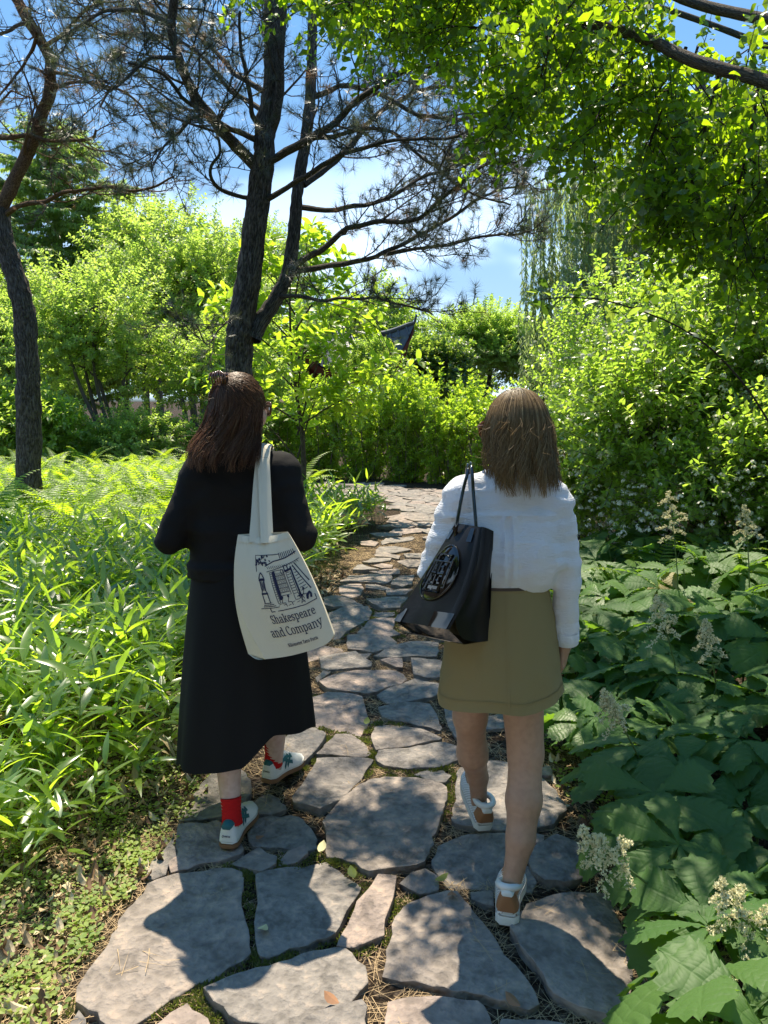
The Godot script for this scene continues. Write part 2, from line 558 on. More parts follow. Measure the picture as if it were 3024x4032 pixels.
func traced_stones() -> void:
	flag([-74,-240,-68,-243,-53,-245,-49,-243,-47,-237,-47,-228,-44,-219,-39,-204,-45,-199,-52,-193,-58,-187,-65,-177,-69,-174,-75,-180,-82,-185,-84,-190,-83,-199,-81,-208,-82,-221,-79,-232,-79,-236])
	flag([-43,-240,-36,-245,-25,-249,-20,-250,-16,-246,-8,-236,-10,-228,-12,-221,-15,-212,-28,-206,-36,-202,-39,-214,-40,-225])
	flag([-78,-271,-71,-272,-64,-274,-53,-260,-50,-256,-54,-252,-65,-248,-73,-244,-75,-249,-73,-252,-76,-261])
	flag([-81,-241,-81,-249,-79,-255,-77,-260,-74,-252,-76,-248,-75,-243,-78,-240])
	flag([-53,-248,-49,-254,-45,-256,-39,-251,-38,-247,-42,-243,-47,-246])
	flag([-51,-268,-49,-276,-44,-278,-33,-278,-30,-273,-25,-264,-25,-258,-28,-256,-38,-258,-47,-258,-49,-262])
	flag([-37,-250,-34,-254,-29,-256,-27,-253,-31,-250,-36,-248])
	flag([-80,-278,-79,-287,-77,-298,-73,-309,-66,-317,-56,-303,-55,-297,-57,-285,-61,-278,-79,-276])
	flag([-54,-282,-51,-291,-47,-295,-43,-292,-39,-284,-44,-280,-52,-280])
	flag([-49,-189,-44,-193,-36,-197,-27,-201,-18,-206,-12,-206,-6,-199,-5,-192,-9,-186,-16,-182,-24,-177,-37,-178,-45,-184])
	flag([-60,-177,-56,-182,-53,-185,-49,-181,-45,-177,-44,-170,-61,-170])
	flag([-81,-177,-80,-180,-78,-178,-76,-174,-81,-174])
	flag([-23,-275,-20,-286,-8,-303,0,-311,7,-309,20,-305,26,-299,25,-290,21,-275,18,-264,14,-249,11,-246,-5,-243,-10,-248,-15,-252,-20,-253,-21,-263])
	flag([14,-313,19,-317,26,-317,28,-311,26,-304,20,-307])
	flag([-14,-207,-9,-221,-4,-233,-2,-239,4,-238,3,-227,0,-218,0,-212,-9,-207])
	flag([6,-236,10,-240,14,-242,18,-239,18,-233,12,-232])
	flag([0,-196,2,-208,4,-219,8,-227,14,-231,24,-231,26,-227,31,-213,35,-202,39,-195,41,-189,41,-185,38,-183,22,-189,11,-192])
	flag([17,-248,20,-259,28,-265,41,-265,51,-264,48,-249,51,-245,51,-239,48,-234,40,-234,31,-236,21,-237])
	flag([52,-263,56,-266,59,-265,58,-262,52,-257])
	flag([51,-254,64,-264,71,-258,70,-249,70,-240,60,-236,54,-237,51,-242])
	flag([39,-212,46,-226,50,-228,59,-232,67,-233,74,-231,73,-222,74,-212,71,-200,67,-189,62,-178,55,-181,46,-187,45,-194,41,-202])
	flag([26,-275,29,-290,33,-317,44,-320,60,-319,68,-307,72,-293,71,-282,64,-272,52,-268,42,-267,30,-271])
	flag([1,-186,7,-188,16,-187,27,-184,28,-178,27,-171,1,-171])
	flag([-23,-175,-18,-180,-6,-184,-5,-182,-5,-171,-23,-171])
	flag([31,-180,41,-179,49,-177,47,-171,30,-171])
	flag([29,-233,35,-233,36,-231,35,-225,32,-226,29,-229])
	flag([68,-320,73,-318,72,-310,68,-311])
	flag([-37,-293,-33,-308,-30,-321,-30,-324,-22,-325,-5,-324,-6,-321,-12,-306,-18,-291,-25,-281,-30,-285,-36,-288])
	flag([-30,-330,-27,-339,-23,-349,-18,-351,-11,-346,-6,-334,-8,-329,-20,-329])
	flag([-36,-355,-33,-354,-28,-346,-29,-340,-34,-326,-37,-318,-44,-321,-48,-342,-42,-357])
	flag([-40,-400,-31,-405,-17,-402,-12,-398,-10,-383,-8,-371,-9,-362,-12,-350,-16,-351,-23,-358,-30,-361,-37,-361,-42,-362,-47,-380])
	flag([-3,-388,8,-390,24,-388,26,-380,28,-359,27,-356,21,-361,12,-367,4,-368,0,-373])
	flag([-4,-362,0,-365,12,-362,18,-356,27,-345,26,-343,12,-339,-3,-335,-6,-347])
	flag([-2,-332,10,-336,27,-340,34,-334,34,-326,28,-322,22,-319,11,-318,1,-320,-3,-323])
	flag([-37,-420,-29,-434,-17,-441,3,-441,11,-434,13,-428,9,-421,0,-414,-4,-408,-9,-405,-18,-405,-30,-408])
	flag([-4,-404,1,-412,9,-418,18,-427,27,-421,33,-412,31,-403,26,-398,15,-395,2,-395])
	flag([32,-391,39,-393,45,-389,44,-354,37,-342,34,-350,32,-371])
	flag([-38,-446,-40,-461,-31,-466,-18,-472,-8,-452,-8,-447,-19,-444,-28,-442])
	flag([-2,-457,3,-459,11,-459,11,-445,7,-447])
	flag([17,-459,33,-461,40,-444,34,-429,24,-429,18,-433])
	flag([-25,-508,-12,-509,3,-499,9,-492,4,-483,-7,-473,-15,-477,-23,-479])
	flag([-6,-466,3,-482,17,-494,36,-493,33,-465,10,-462,-2,-462])
	flag([-50,-484,-39,-487,-28,-482,-27,-479,-32,-468,-47,-460,-56,-464])
	flag([-15,-473,-8,-472,-10,-466,-12,-466])
	flag([-39,-428,-36,-438,-32,-437,-36,-428,-38,-421])
	flag([-42,-567,-31,-579,-12,-579,-9,-570,-12,-551,-21,-528,-30,-503,-34,-501,-39,-523])
	flag([-18,-516,-11,-540,-6,-548,9,-548,6,-523,11,-511,-2,-502,-13,-507])
	flag([-8,-561,-6,-569,8,-571,7,-556,-2,-552])
	flag([-49,-610,-40,-619,-30,-614,-17,-591,-18,-584,-27,-584,-46,-584])
	flag([-14,-605,2,-610,19,-606,12,-580,-2,-577,-9,-587])
	flag([-39,-648,-30,-654,-20,-654,-18,-636,-20,-620,-28,-613,-36,-626])
	flag([-16,-652,-7,-658,5,-644,7,-639,-2,-638,-15,-641])
	flag([-39,-663,-32,-692,-17,-694,7,-688,7,-672,2,-661,-26,-661])
	flag([-29,-703,-26,-733,-21,-737,-5,-715,-18,-702])
	flag([-14,-701,2,-714,13,-714,14,-694,2,-692])
	flag([8,-667,15,-691,28,-695,24,-654,16,-638,6,-646])
	flag([2,-630,17,-632,24,-628,17,-615,3,-616])
	flag([-21,-743,-12,-768,7,-766,6,-754,-13,-741])
	flag([-10,-735,-2,-743,8,-730,7,-719,-2,-719])
	flag([-9,-797,-5,-826,12,-832,29,-816,25,-805,12,-795])
	flag([-10,-782,-2,-790,16,-773,15,-764,-8,-775])
	flag([-3,-855,3,-881,33,-892,36,-887,31,-869,-2,-844])
	flag([-27,-847,-15,-858,-7,-847,-10,-831,-25,-836])

# ---------------------------------------------------------------- bodies: smooth union of tapered capsules, meshed as surface nets
class Bone:
	var a: Vector3
	var ba: Vector3
	var inv: float
	var r: float
	var dr: float
	var k: float

func bone(a: Vector3, b: Vector3, r0: float, r1: float, k := 0.04) -> Bone:
	var o := Bone.new()
	o.a = a
	o.ba = b - a
	o.inv = 1.0 / maxf(o.ba.length_squared(), 1e-8)
	o.r = r0
	o.dr = r1 - r0
	o.k = k
	return o

func field(p: Vector3, bones: Array[Bone]) -> float:
	var d := 9.0
	for b in bones:
		var pa := p - b.a
		var h := clampf(pa.dot(b.ba) * b.inv, 0.0, 1.0)
		var e := (pa - b.ba * h).length() - b.r - b.dr * h
		if absf(d - e) < b.k:
			var m := (b.k - absf(d - e)) / b.k
			d = minf(d, e) - m * m * b.k * 0.25
		else: d = minf(d, e)
	return d

func blob(bones: Array[Bone], cell: float, cuts: Array[Plane] = [], wrinkle = null) -> Geo:
	var box := AABB(bones[0].a, Vector3.ZERO)
	var most := 0.0
	for b in bones:
		box = box.expand(b.a).expand(b.a + b.ba)
		most = maxf(most, maxf(b.r, b.r + b.dr))
	box = box.grow(most + cell * 3 + 0.02)
	const B := 5
	var nb := Vector3i((box.size / (cell * B)).ceil())
	var nx := nb.x * B + 1
	var ny := nb.y * B + 1
	var nz := nb.z * B + 1
	var val := PackedFloat32Array()
	val.resize(nx * ny * nz)
	val.fill(5.0)
	var blocks: Array[Vector3i] = []
	var half := cell * B * 0.87
	var reach := half + (0.012 if wrinkle != null else 0.003)
	for bz in nb.z:
		for by in nb.y:
			for bx in nb.x:
				var c := box.position + (Vector3(bx, by, bz) + Vector3.ONE * 0.5) * cell * B
				var d := field(c, bones)
				if d > reach: continue
				if d < -reach and cuts.is_empty():
					for z in range(bz * B, bz * B + B + 1):
						for y in range(by * B, by * B + B + 1):
							for x in range(bx * B, bx * B + B + 1): val[(z * ny + y) * nx + x] = minf(val[(z * ny + y) * nx + x], -1.0)
					continue
				var some: Array[Bone] = []
				for b in bones:
					var pa := c - b.a
					var h := clampf(pa.dot(b.ba) * b.inv, 0.0, 1.0)
					if (pa - b.ba * h).length() - b.r - b.dr * h < d + half * 2.0 + b.k: some.append(b)
				blocks.append(Vector3i(bx, by, bz))
				for z in range(bz * B, bz * B + B + 1):
					for y in range(by * B, by * B + B + 1):
						for x in range(bx * B, bx * B + B + 1):
							if val[(z * ny + y) * nx + x] < 4.0: continue
							var p := box.position + Vector3(x, y, z) * cell
							var e := field(p, some)
							if wrinkle != null and absf(e) < cell * 1.5 + 0.012: e -= (wrinkle as Callable).call(p)
							for pl in cuts: e = maxf(e, pl.distance_to(p))
							val[(z * ny + y) * nx + x] = e
	var g := Geo.new()
	var at := PackedInt32Array()
	at.resize(nx * ny * nz)
	at.fill(-1)
	var step := [1, nx, nx * ny]
	var cells := PackedInt32Array()
	for bl in blocks:
		for z in range(bl.z * B, bl.z * B + B):
			for y in range(bl.y * B, bl.y * B + B):
				for x in range(bl.x * B, bl.x * B + B):
					var o := (z * ny + y) * nx + x
					var v0 := val[o]; var v1 := val[o + 1]; var v2 := val[o + nx]; var v3 := val[o + nx + 1]
					var w := nx * ny
					var v4 := val[o + w]; var v5 := val[o + w + 1]; var v6 := val[o + w + nx]; var v7 := val[o + w + nx + 1]
					var neg := int(v0 < 0) + int(v1 < 0) + int(v2 < 0) + int(v3 < 0) + int(v4 < 0) + int(v5 < 0) + int(v6 < 0) + int(v7 < 0)
					if neg == 0 or neg == 8: continue
					var s := Vector3.ZERO
					var n := 0
					if (v0 < 0) != (v1 < 0): s += Vector3(v0 / (v0 - v1), 0, 0); n += 1
					if (v2 < 0) != (v3 < 0): s += Vector3(v2 / (v2 - v3), 1, 0); n += 1
					if (v4 < 0) != (v5 < 0): s += Vector3(v4 / (v4 - v5), 0, 1); n += 1
					if (v6 < 0) != (v7 < 0): s += Vector3(v6 / (v6 - v7), 1, 1); n += 1
					if (v0 < 0) != (v2 < 0): s += Vector3(0, v0 / (v0 - v2), 0); n += 1
					if (v1 < 0) != (v3 < 0): s += Vector3(1, v1 / (v1 - v3), 0); n += 1
					if (v4 < 0) != (v6 < 0): s += Vector3(0, v4 / (v4 - v6), 1); n += 1
					if (v5 < 0) != (v7 < 0): s += Vector3(1, v5 / (v5 - v7), 1); n += 1
					if (v0 < 0) != (v4 < 0): s += Vector3(0, 0, v0 / (v0 - v4)); n += 1
					if (v1 < 0) != (v5 < 0): s += Vector3(1, 0, v1 / (v1 - v5)); n += 1
					if (v2 < 0) != (v6 < 0): s += Vector3(0, 1, v2 / (v2 - v6)); n += 1
					if (v3 < 0) != (v7 < 0): s += Vector3(1, 1, v3 / (v3 - v7)); n += 1
					at[o] = g.v.size()
					g.v.append(box.position + (Vector3(x, y, z) + s / n) * cell)
					cells.append(o)
	for o in cells:
		for ax in 3:
			var sa: int = step[ax]
			var sb: int = step[(ax + 1) % 3]
			var sc: int = step[(ax + 2) % 3]
			if o + sa >= val.size(): continue
			var in0 := val[o] < 0
			if in0 == (val[o + sa] < 0) or o - sb - sc < 0: continue
			var p := at[o]; var q := at[o - sb]; var r := at[o - sb - sc]; var t := at[o - sc]
			if q < 0 or r < 0 or t < 0: continue
			if in0: g.quad(p, t, r, q)
			else: g.quad(p, q, r, t)
	return g.smooth()

func hand_bones(b: Array[Bone], wrist: Vector3, dir: Vector3, palm: Vector3, side: float, curl: float) -> void:
	# dir: wrist to knuckles, palm: the way the palm faces, side: +1 puts the thumb on dir x palm
	dir = dir.normalized()
	palm = (palm - dir * palm.dot(dir)).normalized()
	var across := dir.cross(palm) * side
	for k in 4:
		var o := (k - 1.5) * -0.019
		var kn := wrist + dir * (0.088 - absf(k - 1.2) * 0.004) + across * o
		b.append(bone(wrist + dir * 0.012 + across * o * 0.6, kn, 0.0125, 0.0095, 0.02))
		var l: float = [0.04, 0.045, 0.042, 0.032][k]
		var a := curl * (0.8 + 0.12 * k)
		var p := kn
		var ang := a * 0.5
		for j in 3:
			var d := dir * cos(ang) + palm * sin(ang)
			var q = p + d * l * [1.0, 0.68, 0.55][j]
			b.append(bone(p, q, 0.0088 - 0.0008 * j, 0.0082 - 0.0009 * j, 0.006))
			p = q
			ang += a
	var t := wrist + dir * 0.025 + across * 0.024
	var t2 := t + (dir * 0.6 + across * 0.55 + palm * 0.35).normalized() * 0.042
	b.append(bone(wrist + dir * 0.01 + across * 0.01, t, 0.014, 0.013, 0.02))
	b.append(bone(t, t2, 0.0125, 0.01, 0.012))
	b.append(bone(t2, t2 + (dir * 0.9 + palm * 0.35).normalized() * 0.03, 0.01, 0.0085, 0.008))

func head_bones(h: Transform3D) -> Array[Bone]:
	# face towards local -z, centre of the skull at the origin
	var b: Array[Bone] = []
	var f := func(a: Vector3, c: Vector3, r0: float, r1: float, k: float) -> void: b.append(bone(h * a, h * c, r0, r1, k))
	f.call(Vector3(0, 0.03, 0.022), Vector3(0, 0.028, -0.018), 0.084, 0.08, 0.03)
	f.call(Vector3(0, -0.02, -0.03), Vector3(0, -0.072, -0.062), 0.062, 0.034, 0.04)
	f.call(Vector3(-0.03, -0.045, -0.04), Vector3(0.03, -0.045, -0.04), 0.036, 0.036, 0.03)
	f.call(Vector3(0, 0.002, -0.094), Vector3(0, -0.03, -0.112), 0.008, 0.012, 0.014)
	f.call(Vector3(-0.012, -0.036, -0.1), Vector3(0.012, -0.036, -0.1), 0.009, 0.009, 0.012)
	f.call(Vector3(-0.034, 0.022, -0.082), Vector3(0.034, 0.022, -0.082), 0.012, 0.012, 0.02)
	f.call(Vector3(-0.018, -0.057, -0.092), Vector3(0.018, -0.057, -0.092), 0.0075, 0.0075, 0.006)
	f.call(Vector3(-0.014, -0.069, -0.09), Vector3(0.014, -0.069, -0.09), 0.008, 0.008, 0.006)
	f.call(Vector3(0, -0.096, -0.078), Vector3(0, -0.096, -0.076), 0.016, 0.016, 0.02)
	for s in [-1.0, 1.0]:
		f.call(Vector3(s * 0.084, 0.014, 0.002), Vector3(s * 0.09, -0.024, 0.0), 0.008, 0.006, 0.006)
		f.call(Vector3(s * 0.086, 0.014, 0.002), Vector3(s * 0.094, 0.004, 0.016), 0.006, 0.006, 0.006)
		f.call(Vector3(s * 0.05, -0.022, -0.062), Vector3(s * 0.04, -0.03, -0.07), 0.024, 0.02, 0.03)
	f.call(Vector3(0, -0.05, 0.03), Vector3(0, -0.14, 0.035), 0.052, 0.052, 0.03)
	return b

# ---------------------------------------------------------------- hair
func hair_ring(prof: Array, y: float) -> Array:
	# prof rows: y, cx, cz, rx, rz from the top down
	if y >= prof[0][0]: return prof[0]
	for k in prof.size() - 1:
		if y <= prof[k][0] and y >= prof[k + 1][0]:
			var t: float = (prof[k][0] - y) / (prof[k][0] - prof[k + 1][0])
			var o := []
			for j in 5: o.append(lerpf(prof[k][j], prof[k + 1][j], t))
			return o
	return prof[-1]

func hair_at(prof: Array, y: float, phi: float, rho: float) -> Vector3:
	var r := hair_ring(prof, y)
	return Vector3(r[1] + r[3] * rho * cos(phi), y, r[2] + r[4] * rho * sin(phi))

func skull_profile(top: float, cx: float, cz: float, rx: float, rz: float, centre: float, lower: Array) -> Array:
	var p := []
	for k in 9:
		var a := PI * 0.5 * k / 8.0
		p.append([centre + (top - centre) * cos(a), cx, cz, maxf(rx * sin(a), 0.002), maxf(rz * sin(a), 0.002)])
	p.append_array(lower)
	return p

func hair_shell(prof: Array, a0: float, a1: float, ybot: float, rho: float) -> Geo:
	var g := Geo.new()
	var n := 28
	var rows := 22
	for r in rows + 1:
		var y: float = lerpf(prof[0][0], ybot, pow(float(r) / rows, 1.25))
		for k in n + 1:
			var phi := lerpf(a0, a1, float(k) / n)
			var f := rho * (1.0 + 0.03 * sin(phi * 9 + y * 5) + 0.02 * sin(phi * 23))
			g.v.append(hair_at(prof, y - (0.02 * sin(phi * 7) if r == rows else 0.0), phi, f))
			if r > 0 and k > 0:
				var b := r * (n + 1) + k
				g.quad(b, b - n - 1, b - n - 2, b - 1)
	return g.smooth()

func strand(g: Geo, p: PackedVector3Array, w: float, col: Color, tip: Color) -> void:
	var base := g.v.size()
	for k in p.size():
		var dir := (p[mini(k + 1, p.size() - 1)] - p[maxi(k - 1, 0)]).normalized()
		var s := dir.cross(Vector3(0.31, 0.12, 0.94)).normalized()
		var o := dir.cross(s)
		var t := float(k) / (p.size() - 1)
		var r := w * (1.0 - 0.75 * pow(t, 4))
		for j in 3:
			var a := TAU * j / 3.0
			g.v.append(p[k] + (s * cos(a) + o * sin(a)) * r)
			g.c.append(col.lerp(tip, t))
			if k > 0:
				var b := base + k * 3
				g.quad(b + j, b + (j + 1) % 3, b - 3 + (j + 1) % 3, b - 3 + j)

func hair_fall(g: Geo, prof: Array, n: int, a0: float, a1: float, y0: float, ytip: Vector2, wave: float, cols: Array, tips: Array) -> void:
	for q in n:
		var phi := rnd(a0, a1)
		var lock := floorf(phi * 11.0)
		var lockphi := (lock + 0.5) / 11.0
		var rho := 1.03 - 0.24 * pow(rng.randf(), 1.6)
		var lr := fposmod(sin(lock * 12.9) * 43.7, 1.0)
		var yt := lerpf(ytip.x, ytip.y, clampf(lr * 0.7 + rnd(-0.35, 0.55), -0.3, 1.15)) + 0.0
		var ys := y0 - rnd(0.0, 0.09) * rng.randf()
		var ph := lr * 6.0 + rnd(-0.5, 0.5)
		var amp := wave * rnd(0.5, 1.3)
		var pts := PackedVector3Array()
		var m := 15
		var fl := rnd(-0.012, 0.018) if rng.randf() < 0.82 else rnd(-0.06, 0.07)
		for k in m:
			var t := float(k) / (m - 1)
			var y := lerpf(ys, yt, pow(t, 1.15))
			var down := smoothstep(0.35, 1.0, t)
			var pp := lerpf(phi, lockphi, 0.35 * down) + amp * down * sin(t * 9.0 + ph) * 0.6 + fl * down * 3.0
			var rr := rho + down * amp * 0.5 * cos(t * 8.0 + ph) + 0.25 * fl * down
			pts.append(hair_at(prof, y, pp, rr))
		var c: Color = cols[rng.randi() % cols.size()]
		var c2: Color = tips[rng.randi() % tips.size()]
		strand(g, pts, rnd(0.0006, 0.0014), c * rnd(0.75, 1.25), c2 * rnd(0.8, 1.2))

# ---------------------------------------------------------------- shoes
const SH_T := [0.0, 0.01, 0.03, 0.08, 0.18, 0.3, 0.42, 0.55, 0.68, 0.8, 0.9, 0.965, 1.0]
const SH_W := [0.018, 0.026, 0.0315, 0.0335, 0.0335, 0.034, 0.036, 0.041, 0.0455, 0.0445, 0.037, 0.024, 0.006]
const SH_H := [0.064, 0.069, 0.074, 0.076, 0.066, 0.056, 0.07, 0.064, 0.05, 0.038, 0.03, 0.021, 0.004]

func curve(xs: Array, ys: Array, x: float) -> float:
	for k in xs.size() - 1:
		if x <= xs[k + 1]:
			var t: float = clampf((x - xs[k]) / (xs[k + 1] - xs[k]), 0, 1)
			t = t * t * (3 - 2 * t) * 0.5 + t * 0.5
			return lerpf(ys[k], ys[k + 1], t)
	return ys[-1]

func shoe_point(t: float, a: float, off: float, len: float, sole: float) -> Vector3:
	# a: 0 left edge of the sole, over the top, 1 right edge
	var w := curve(SH_T, SH_W, t) + off
	var h := curve(SH_T, SH_H, t) + off
	var bend := 0.006 * sin(PI * clampf((t - 0.15) / 0.6, 0, 1))
	var x := -cos(PI * a)
	var sgn := signf(x)
	x = sgn * pow(absf(x), 0.75)
	return Vector3(x * w * (1.0 - 0.22 * sin(PI * a)) - bend, sole + h * pow(maxf(sin(PI * a), 0.0), 0.8), -t * len + (off if t < 0.02 else 0.0))

func shoe_patch(t0: float, t1: float, a0: float, a1: float, off: float, len: float, sole: float, nt := 10, na := 12) -> Geo:
	var g := Geo.new()
	for k in nt + 1:
		for j in na + 1:
			g.put(shoe_point(lerpf(t0, t1, float(k) / nt), lerpf(a0, a1, float(j) / na), off, len, sole), Vector2(float(k) / nt, float(j) / na))
			if k > 0 and j > 0:
				var b := k * (na + 1) + j
				g.quad(b, b - 1, b - na - 2, b - na - 1)
	if t0 == 0.0:
		var c := Vector3.ZERO
		for j in na + 1: c += g.v[j] / (na + 1)
		var m := g.put(c)
		for j in na: g.tri(m, j + 1, j)
		g.tri(m, 0, na)
	return g.smooth()

func shoe_line(pts: Array, wid: float, off: float, len: float, sole: float) -> Geo:
	# a band over the upper along (t, a) points
	var p: Array = []
	for q in pts: p.append(Vector3(q[0], q[1], 0))
	var s := spline(p, 6)
	var g := Geo.new()
	for k in s.size():
		var d := (s[mini(k + 1, s.size() - 1)] - s[maxi(k - 1, 0)])
		d.x *= len; d.y *= 0.11
		d = d.normalized()
		var ux := -d.y * wid / len
		var uy := d.x * wid / 0.11
		g.v.append(shoe_point(s[k].x + ux, s[k].y + uy, off, len, sole))
		g.v.append(shoe_point(s[k].x - ux, s[k].y - uy, off, len, sole))
		if k > 0:
			var b := k * 2
			g.quad(b, b + 1, b - 1, b - 2)
	return g.smooth()

func shoe_sole(y0: float, y1: float, grow: float, len: float) -> Geo:
	var g := Geo.new()
	var ring: Array = []
	for k in 17: ring.append([1, SH_W.size() - 1, float(k) / 16])
	var edge := PackedVector2Array()
	for k in 19:
		var t := float(k) / 18
		edge.append(Vector2(curve(SH_T, SH_W, t) + grow - 0.006 * sin(PI * clampf((t - 0.15) / 0.6, 0, 1)), -t * len - (grow if k == 18 else 0.0) + (grow if k == 0 else 0.0)))
	for k in range(18, -1, -1):
		var t := float(k) / 18
		edge.append(Vector2(-curve(SH_T, SH_W, t) - grow - 0.006 * sin(PI * clampf((t - 0.15) / 0.6, 0, 1)), -t * len - (grow if k == 18 else 0.0) + (grow if k == 0 else 0.0)))
	var n := edge.size()
	for row in [[y0, 0.94], [y0 + 0.003, 1.0], [y1 - 0.003, 1.0], [y1, 0.96]]:
		for e in edge:
			var spring := 0.014 * pow(clampf((-e.y / len - 0.7) / 0.3, 0, 1), 2)
			g.v.append(Vector3(e.x * row[1], row[0] + spring, -len * 0.5 + (e.y + len * 0.5) * (1.0 - (1.0 - row[1]) * 0.4)))
	for r in 3:
		for k in n:
			var j := (k + 1) % n
			g.quad(r * n + k, r * n + j, (r + 1) * n + j, (r + 1) * n + k)
	for r in [0, 3]:
		g.v.append(Vector3(0, y0 if r == 0 else y1, -len * 0.5))
		for k in n:
			if r == 0: g.tri(g.v.size() - 1, k, (k + 1) % n)
			else: g.tri(g.v.size() - 1, r * n + (k + 1) % n, r * n + k)
	return g.smooth()

func ellipse_ring(c: Vector3, rx: float, rz: float, dy: Callable, r: float, sides := 8, n := 28) -> Geo:
	var g := Geo.new()
	for k in n + 1:
		var a := TAU * (k % n) / n
		var p := c + Vector3(cos(a) * rx, dy.call(a), sin(a) * rz)
		var out := Vector3(cos(a), 0, sin(a))
		for j in sides:
			var b := TAU * j / sides
			g.v.append(p + (out * cos(b) + Vector3.UP * sin(b)) * r)
			if k > 0:
				var i0 := k * sides
				g.quad(i0 + j, i0 - sides + j, i0 - sides + (j + 1) % sides, i0 + (j + 1) % sides)
	return g.smooth()

func put_on(o: Node3D, parent: Node3D, x: Transform3D) -> void:
	o.transform = Transform3D(Basis.IDENTITY, -parent.position) * x

func text(s: String, font: Font, width: float, depth: float, stretch := 1.0) -> ArrayMesh:
	# lettering as thin relief, centred, of the given width
	var t := TextMesh.new()
	t.text = s
	t.font = font
	t.font_size = 48
	t.pixel_size = 0.01
	t.depth = 0.01
	t.curve_step = 1.5
	var a := t.get_mesh_arrays()
	var v: PackedVector3Array = a[Mesh.ARRAY_VERTEX]
	var box := AABB(v[0], Vector3.ZERO)
	for p in v: box = box.expand(p)
	var k := width / box.size.x
	for j in v.size():
		var p := v[j] - box.position - Vector3(box.size.x, box.size.y, box.size.z) * 0.5
		v[j] = Vector3(p.x * k, p.y * k * stretch, signf(p.z) * depth * 0.5)
	a[Mesh.ARRAY_VERTEX] = v
	var m := ArrayMesh.new()
	m.add_surface_from_arrays(Mesh.PRIMITIVE_TRIANGLES, a)
	return m

func shift(g: Geo, d: Vector3) -> Geo:
	for k in g.v.size(): g.v[k] += d
	return g

# ---------------------------------------------------------------- the walkers
func make_shoe(who: Node3D, x: Transform3D, style: int) -> void:
	var len := 0.262 if style == 0 else 0.25
	var sole := 0.024 if style == 0 else 0.031
	var up := part("shoe", shoe_patch(0.0, 1.0, 0.0, 1.0, 0.0, len, sole - 0.002, 30, 22), M.shoe_white if style == 0 else M.shoe_weave, who)
	put_on(up, who, x)
	if style == 0:
		part("outsole", shoe_sole(0.0, 0.019, 0.0035, len), M.gum, up)
		part("midsole", shoe_sole(0.018, 0.027, 0.002, len), M.shoe_white, up)
		part("heel_collar", shoe_patch(0.0, 0.3, 0.27, 0.73, 0.0035, len, sole - 0.002, 16, 16), M.teal, up)
		part("tongue", shoe_patch(0.33, 0.46, 0.36, 0.64, 0.004, len, sole), M.shoe_white, up)
		for s in 4: part("shoelace", shoe_line([[0.46 + s * 0.055, 0.33], [0.455 + s * 0.055, 0.5], [0.46 + s * 0.055, 0.67]], 0.003, 0.003, len, sole), M.shoe_white, up)
		for m in [0.0, 1.0]:
			var f := func(t: float, a: float) -> Array: return [t, a if m == 0.0 else 1.0 - a]
			for q in [[0.5, 0.34, 0.36, 0.05], [0.57, 0.34, 0.43, 0.05]]:
				part("side_stripe", shoe_line([f.call(q[0], q[1]), f.call((q[0] + q[2]) * 0.5 + 0.01, 0.2), f.call(q[2], q[3])], 0.0042, 0.0016, len, sole), M.teal, up)
			part("side_stripe", shoe_line([f.call(0.3, 0.33), f.call(0.42, 0.17), f.call(0.56, 0.1)], 0.0042, 0.0018, len, sole), M.teal, up)
			part("side_stripe", shoe_line([f.call(0.24, 0.16), f.call(0.4, 0.25), f.call(0.58, 0.24)], 0.004, 0.002, len, sole), M.teal, up)
		var words := part("heel_lettering", text("asics", font_sans, 0.021, 0.0014), M.print_dark, up)
		words.position = Vector3(0.003, sole + 0.026, 0.003)
		part("heel_emblem", shift(ellipse_ring(Vector3.ZERO, 0.0028, 0.0045, func(_a): return 0.0, 0.0008, 5, 14), Vector3.ZERO), M.print_dark, up).transform = Transform3D(Basis(Vector3.BACK, -0.5) * Basis(Vector3.RIGHT, PI * 0.5), Vector3(-0.0135, sole + 0.0245, 0.0026))
	else:
		part("sole", shoe_sole(0.0, 0.033, 0.0035, len), M.shoe_white, up)
		part("heel_patch", shoe_patch(0.0, 0.165, 0.06, 0.94, 0.0035, len, sole - 0.002, 16, 22), M.tan, up)
		part("toe_cap", shoe_patch(0.62, 0.99, 0.24, 0.76, 0.003, len, sole - 0.002, 16, 14), M.tan, up)
		for s in 5: part("shoelace", shoe_line([[0.44 + s * 0.05, 0.32], [0.435 + s * 0.05, 0.5], [0.44 + s * 0.05, 0.68]], 0.0035, 0.003, len, sole), M.tan, up)
		part("collar", ellipse_ring(Vector3(0, sole + 0.077, -0.05), 0.031, 0.042, func(a): return 0.016 * sin(a) - 0.002, 0.011), M.shoe_white, up)
		part("heel_tab", shoe_patch(0.0, 0.05, 0.3, 0.7, 0.006, len, sole + 0.01), M.shoe_white, up)

var font_sans: SystemFont
var font_serif: SystemFont

func sheet(c: Callable, nu: int, nv: int) -> Geo:
	var g := Geo.new()
	for j in nv + 1:
		for k in nu + 1:
			g.put(c.call(float(k) / nu, float(j) / nv), Vector2(float(k) / nu, float(j) / nv))
			if j > 0 and k > 0:
				var b := j * (nu + 1) + k
				g.quad(b, b - 1, b - nu - 2, b - nu - 1)
	return g.smooth()

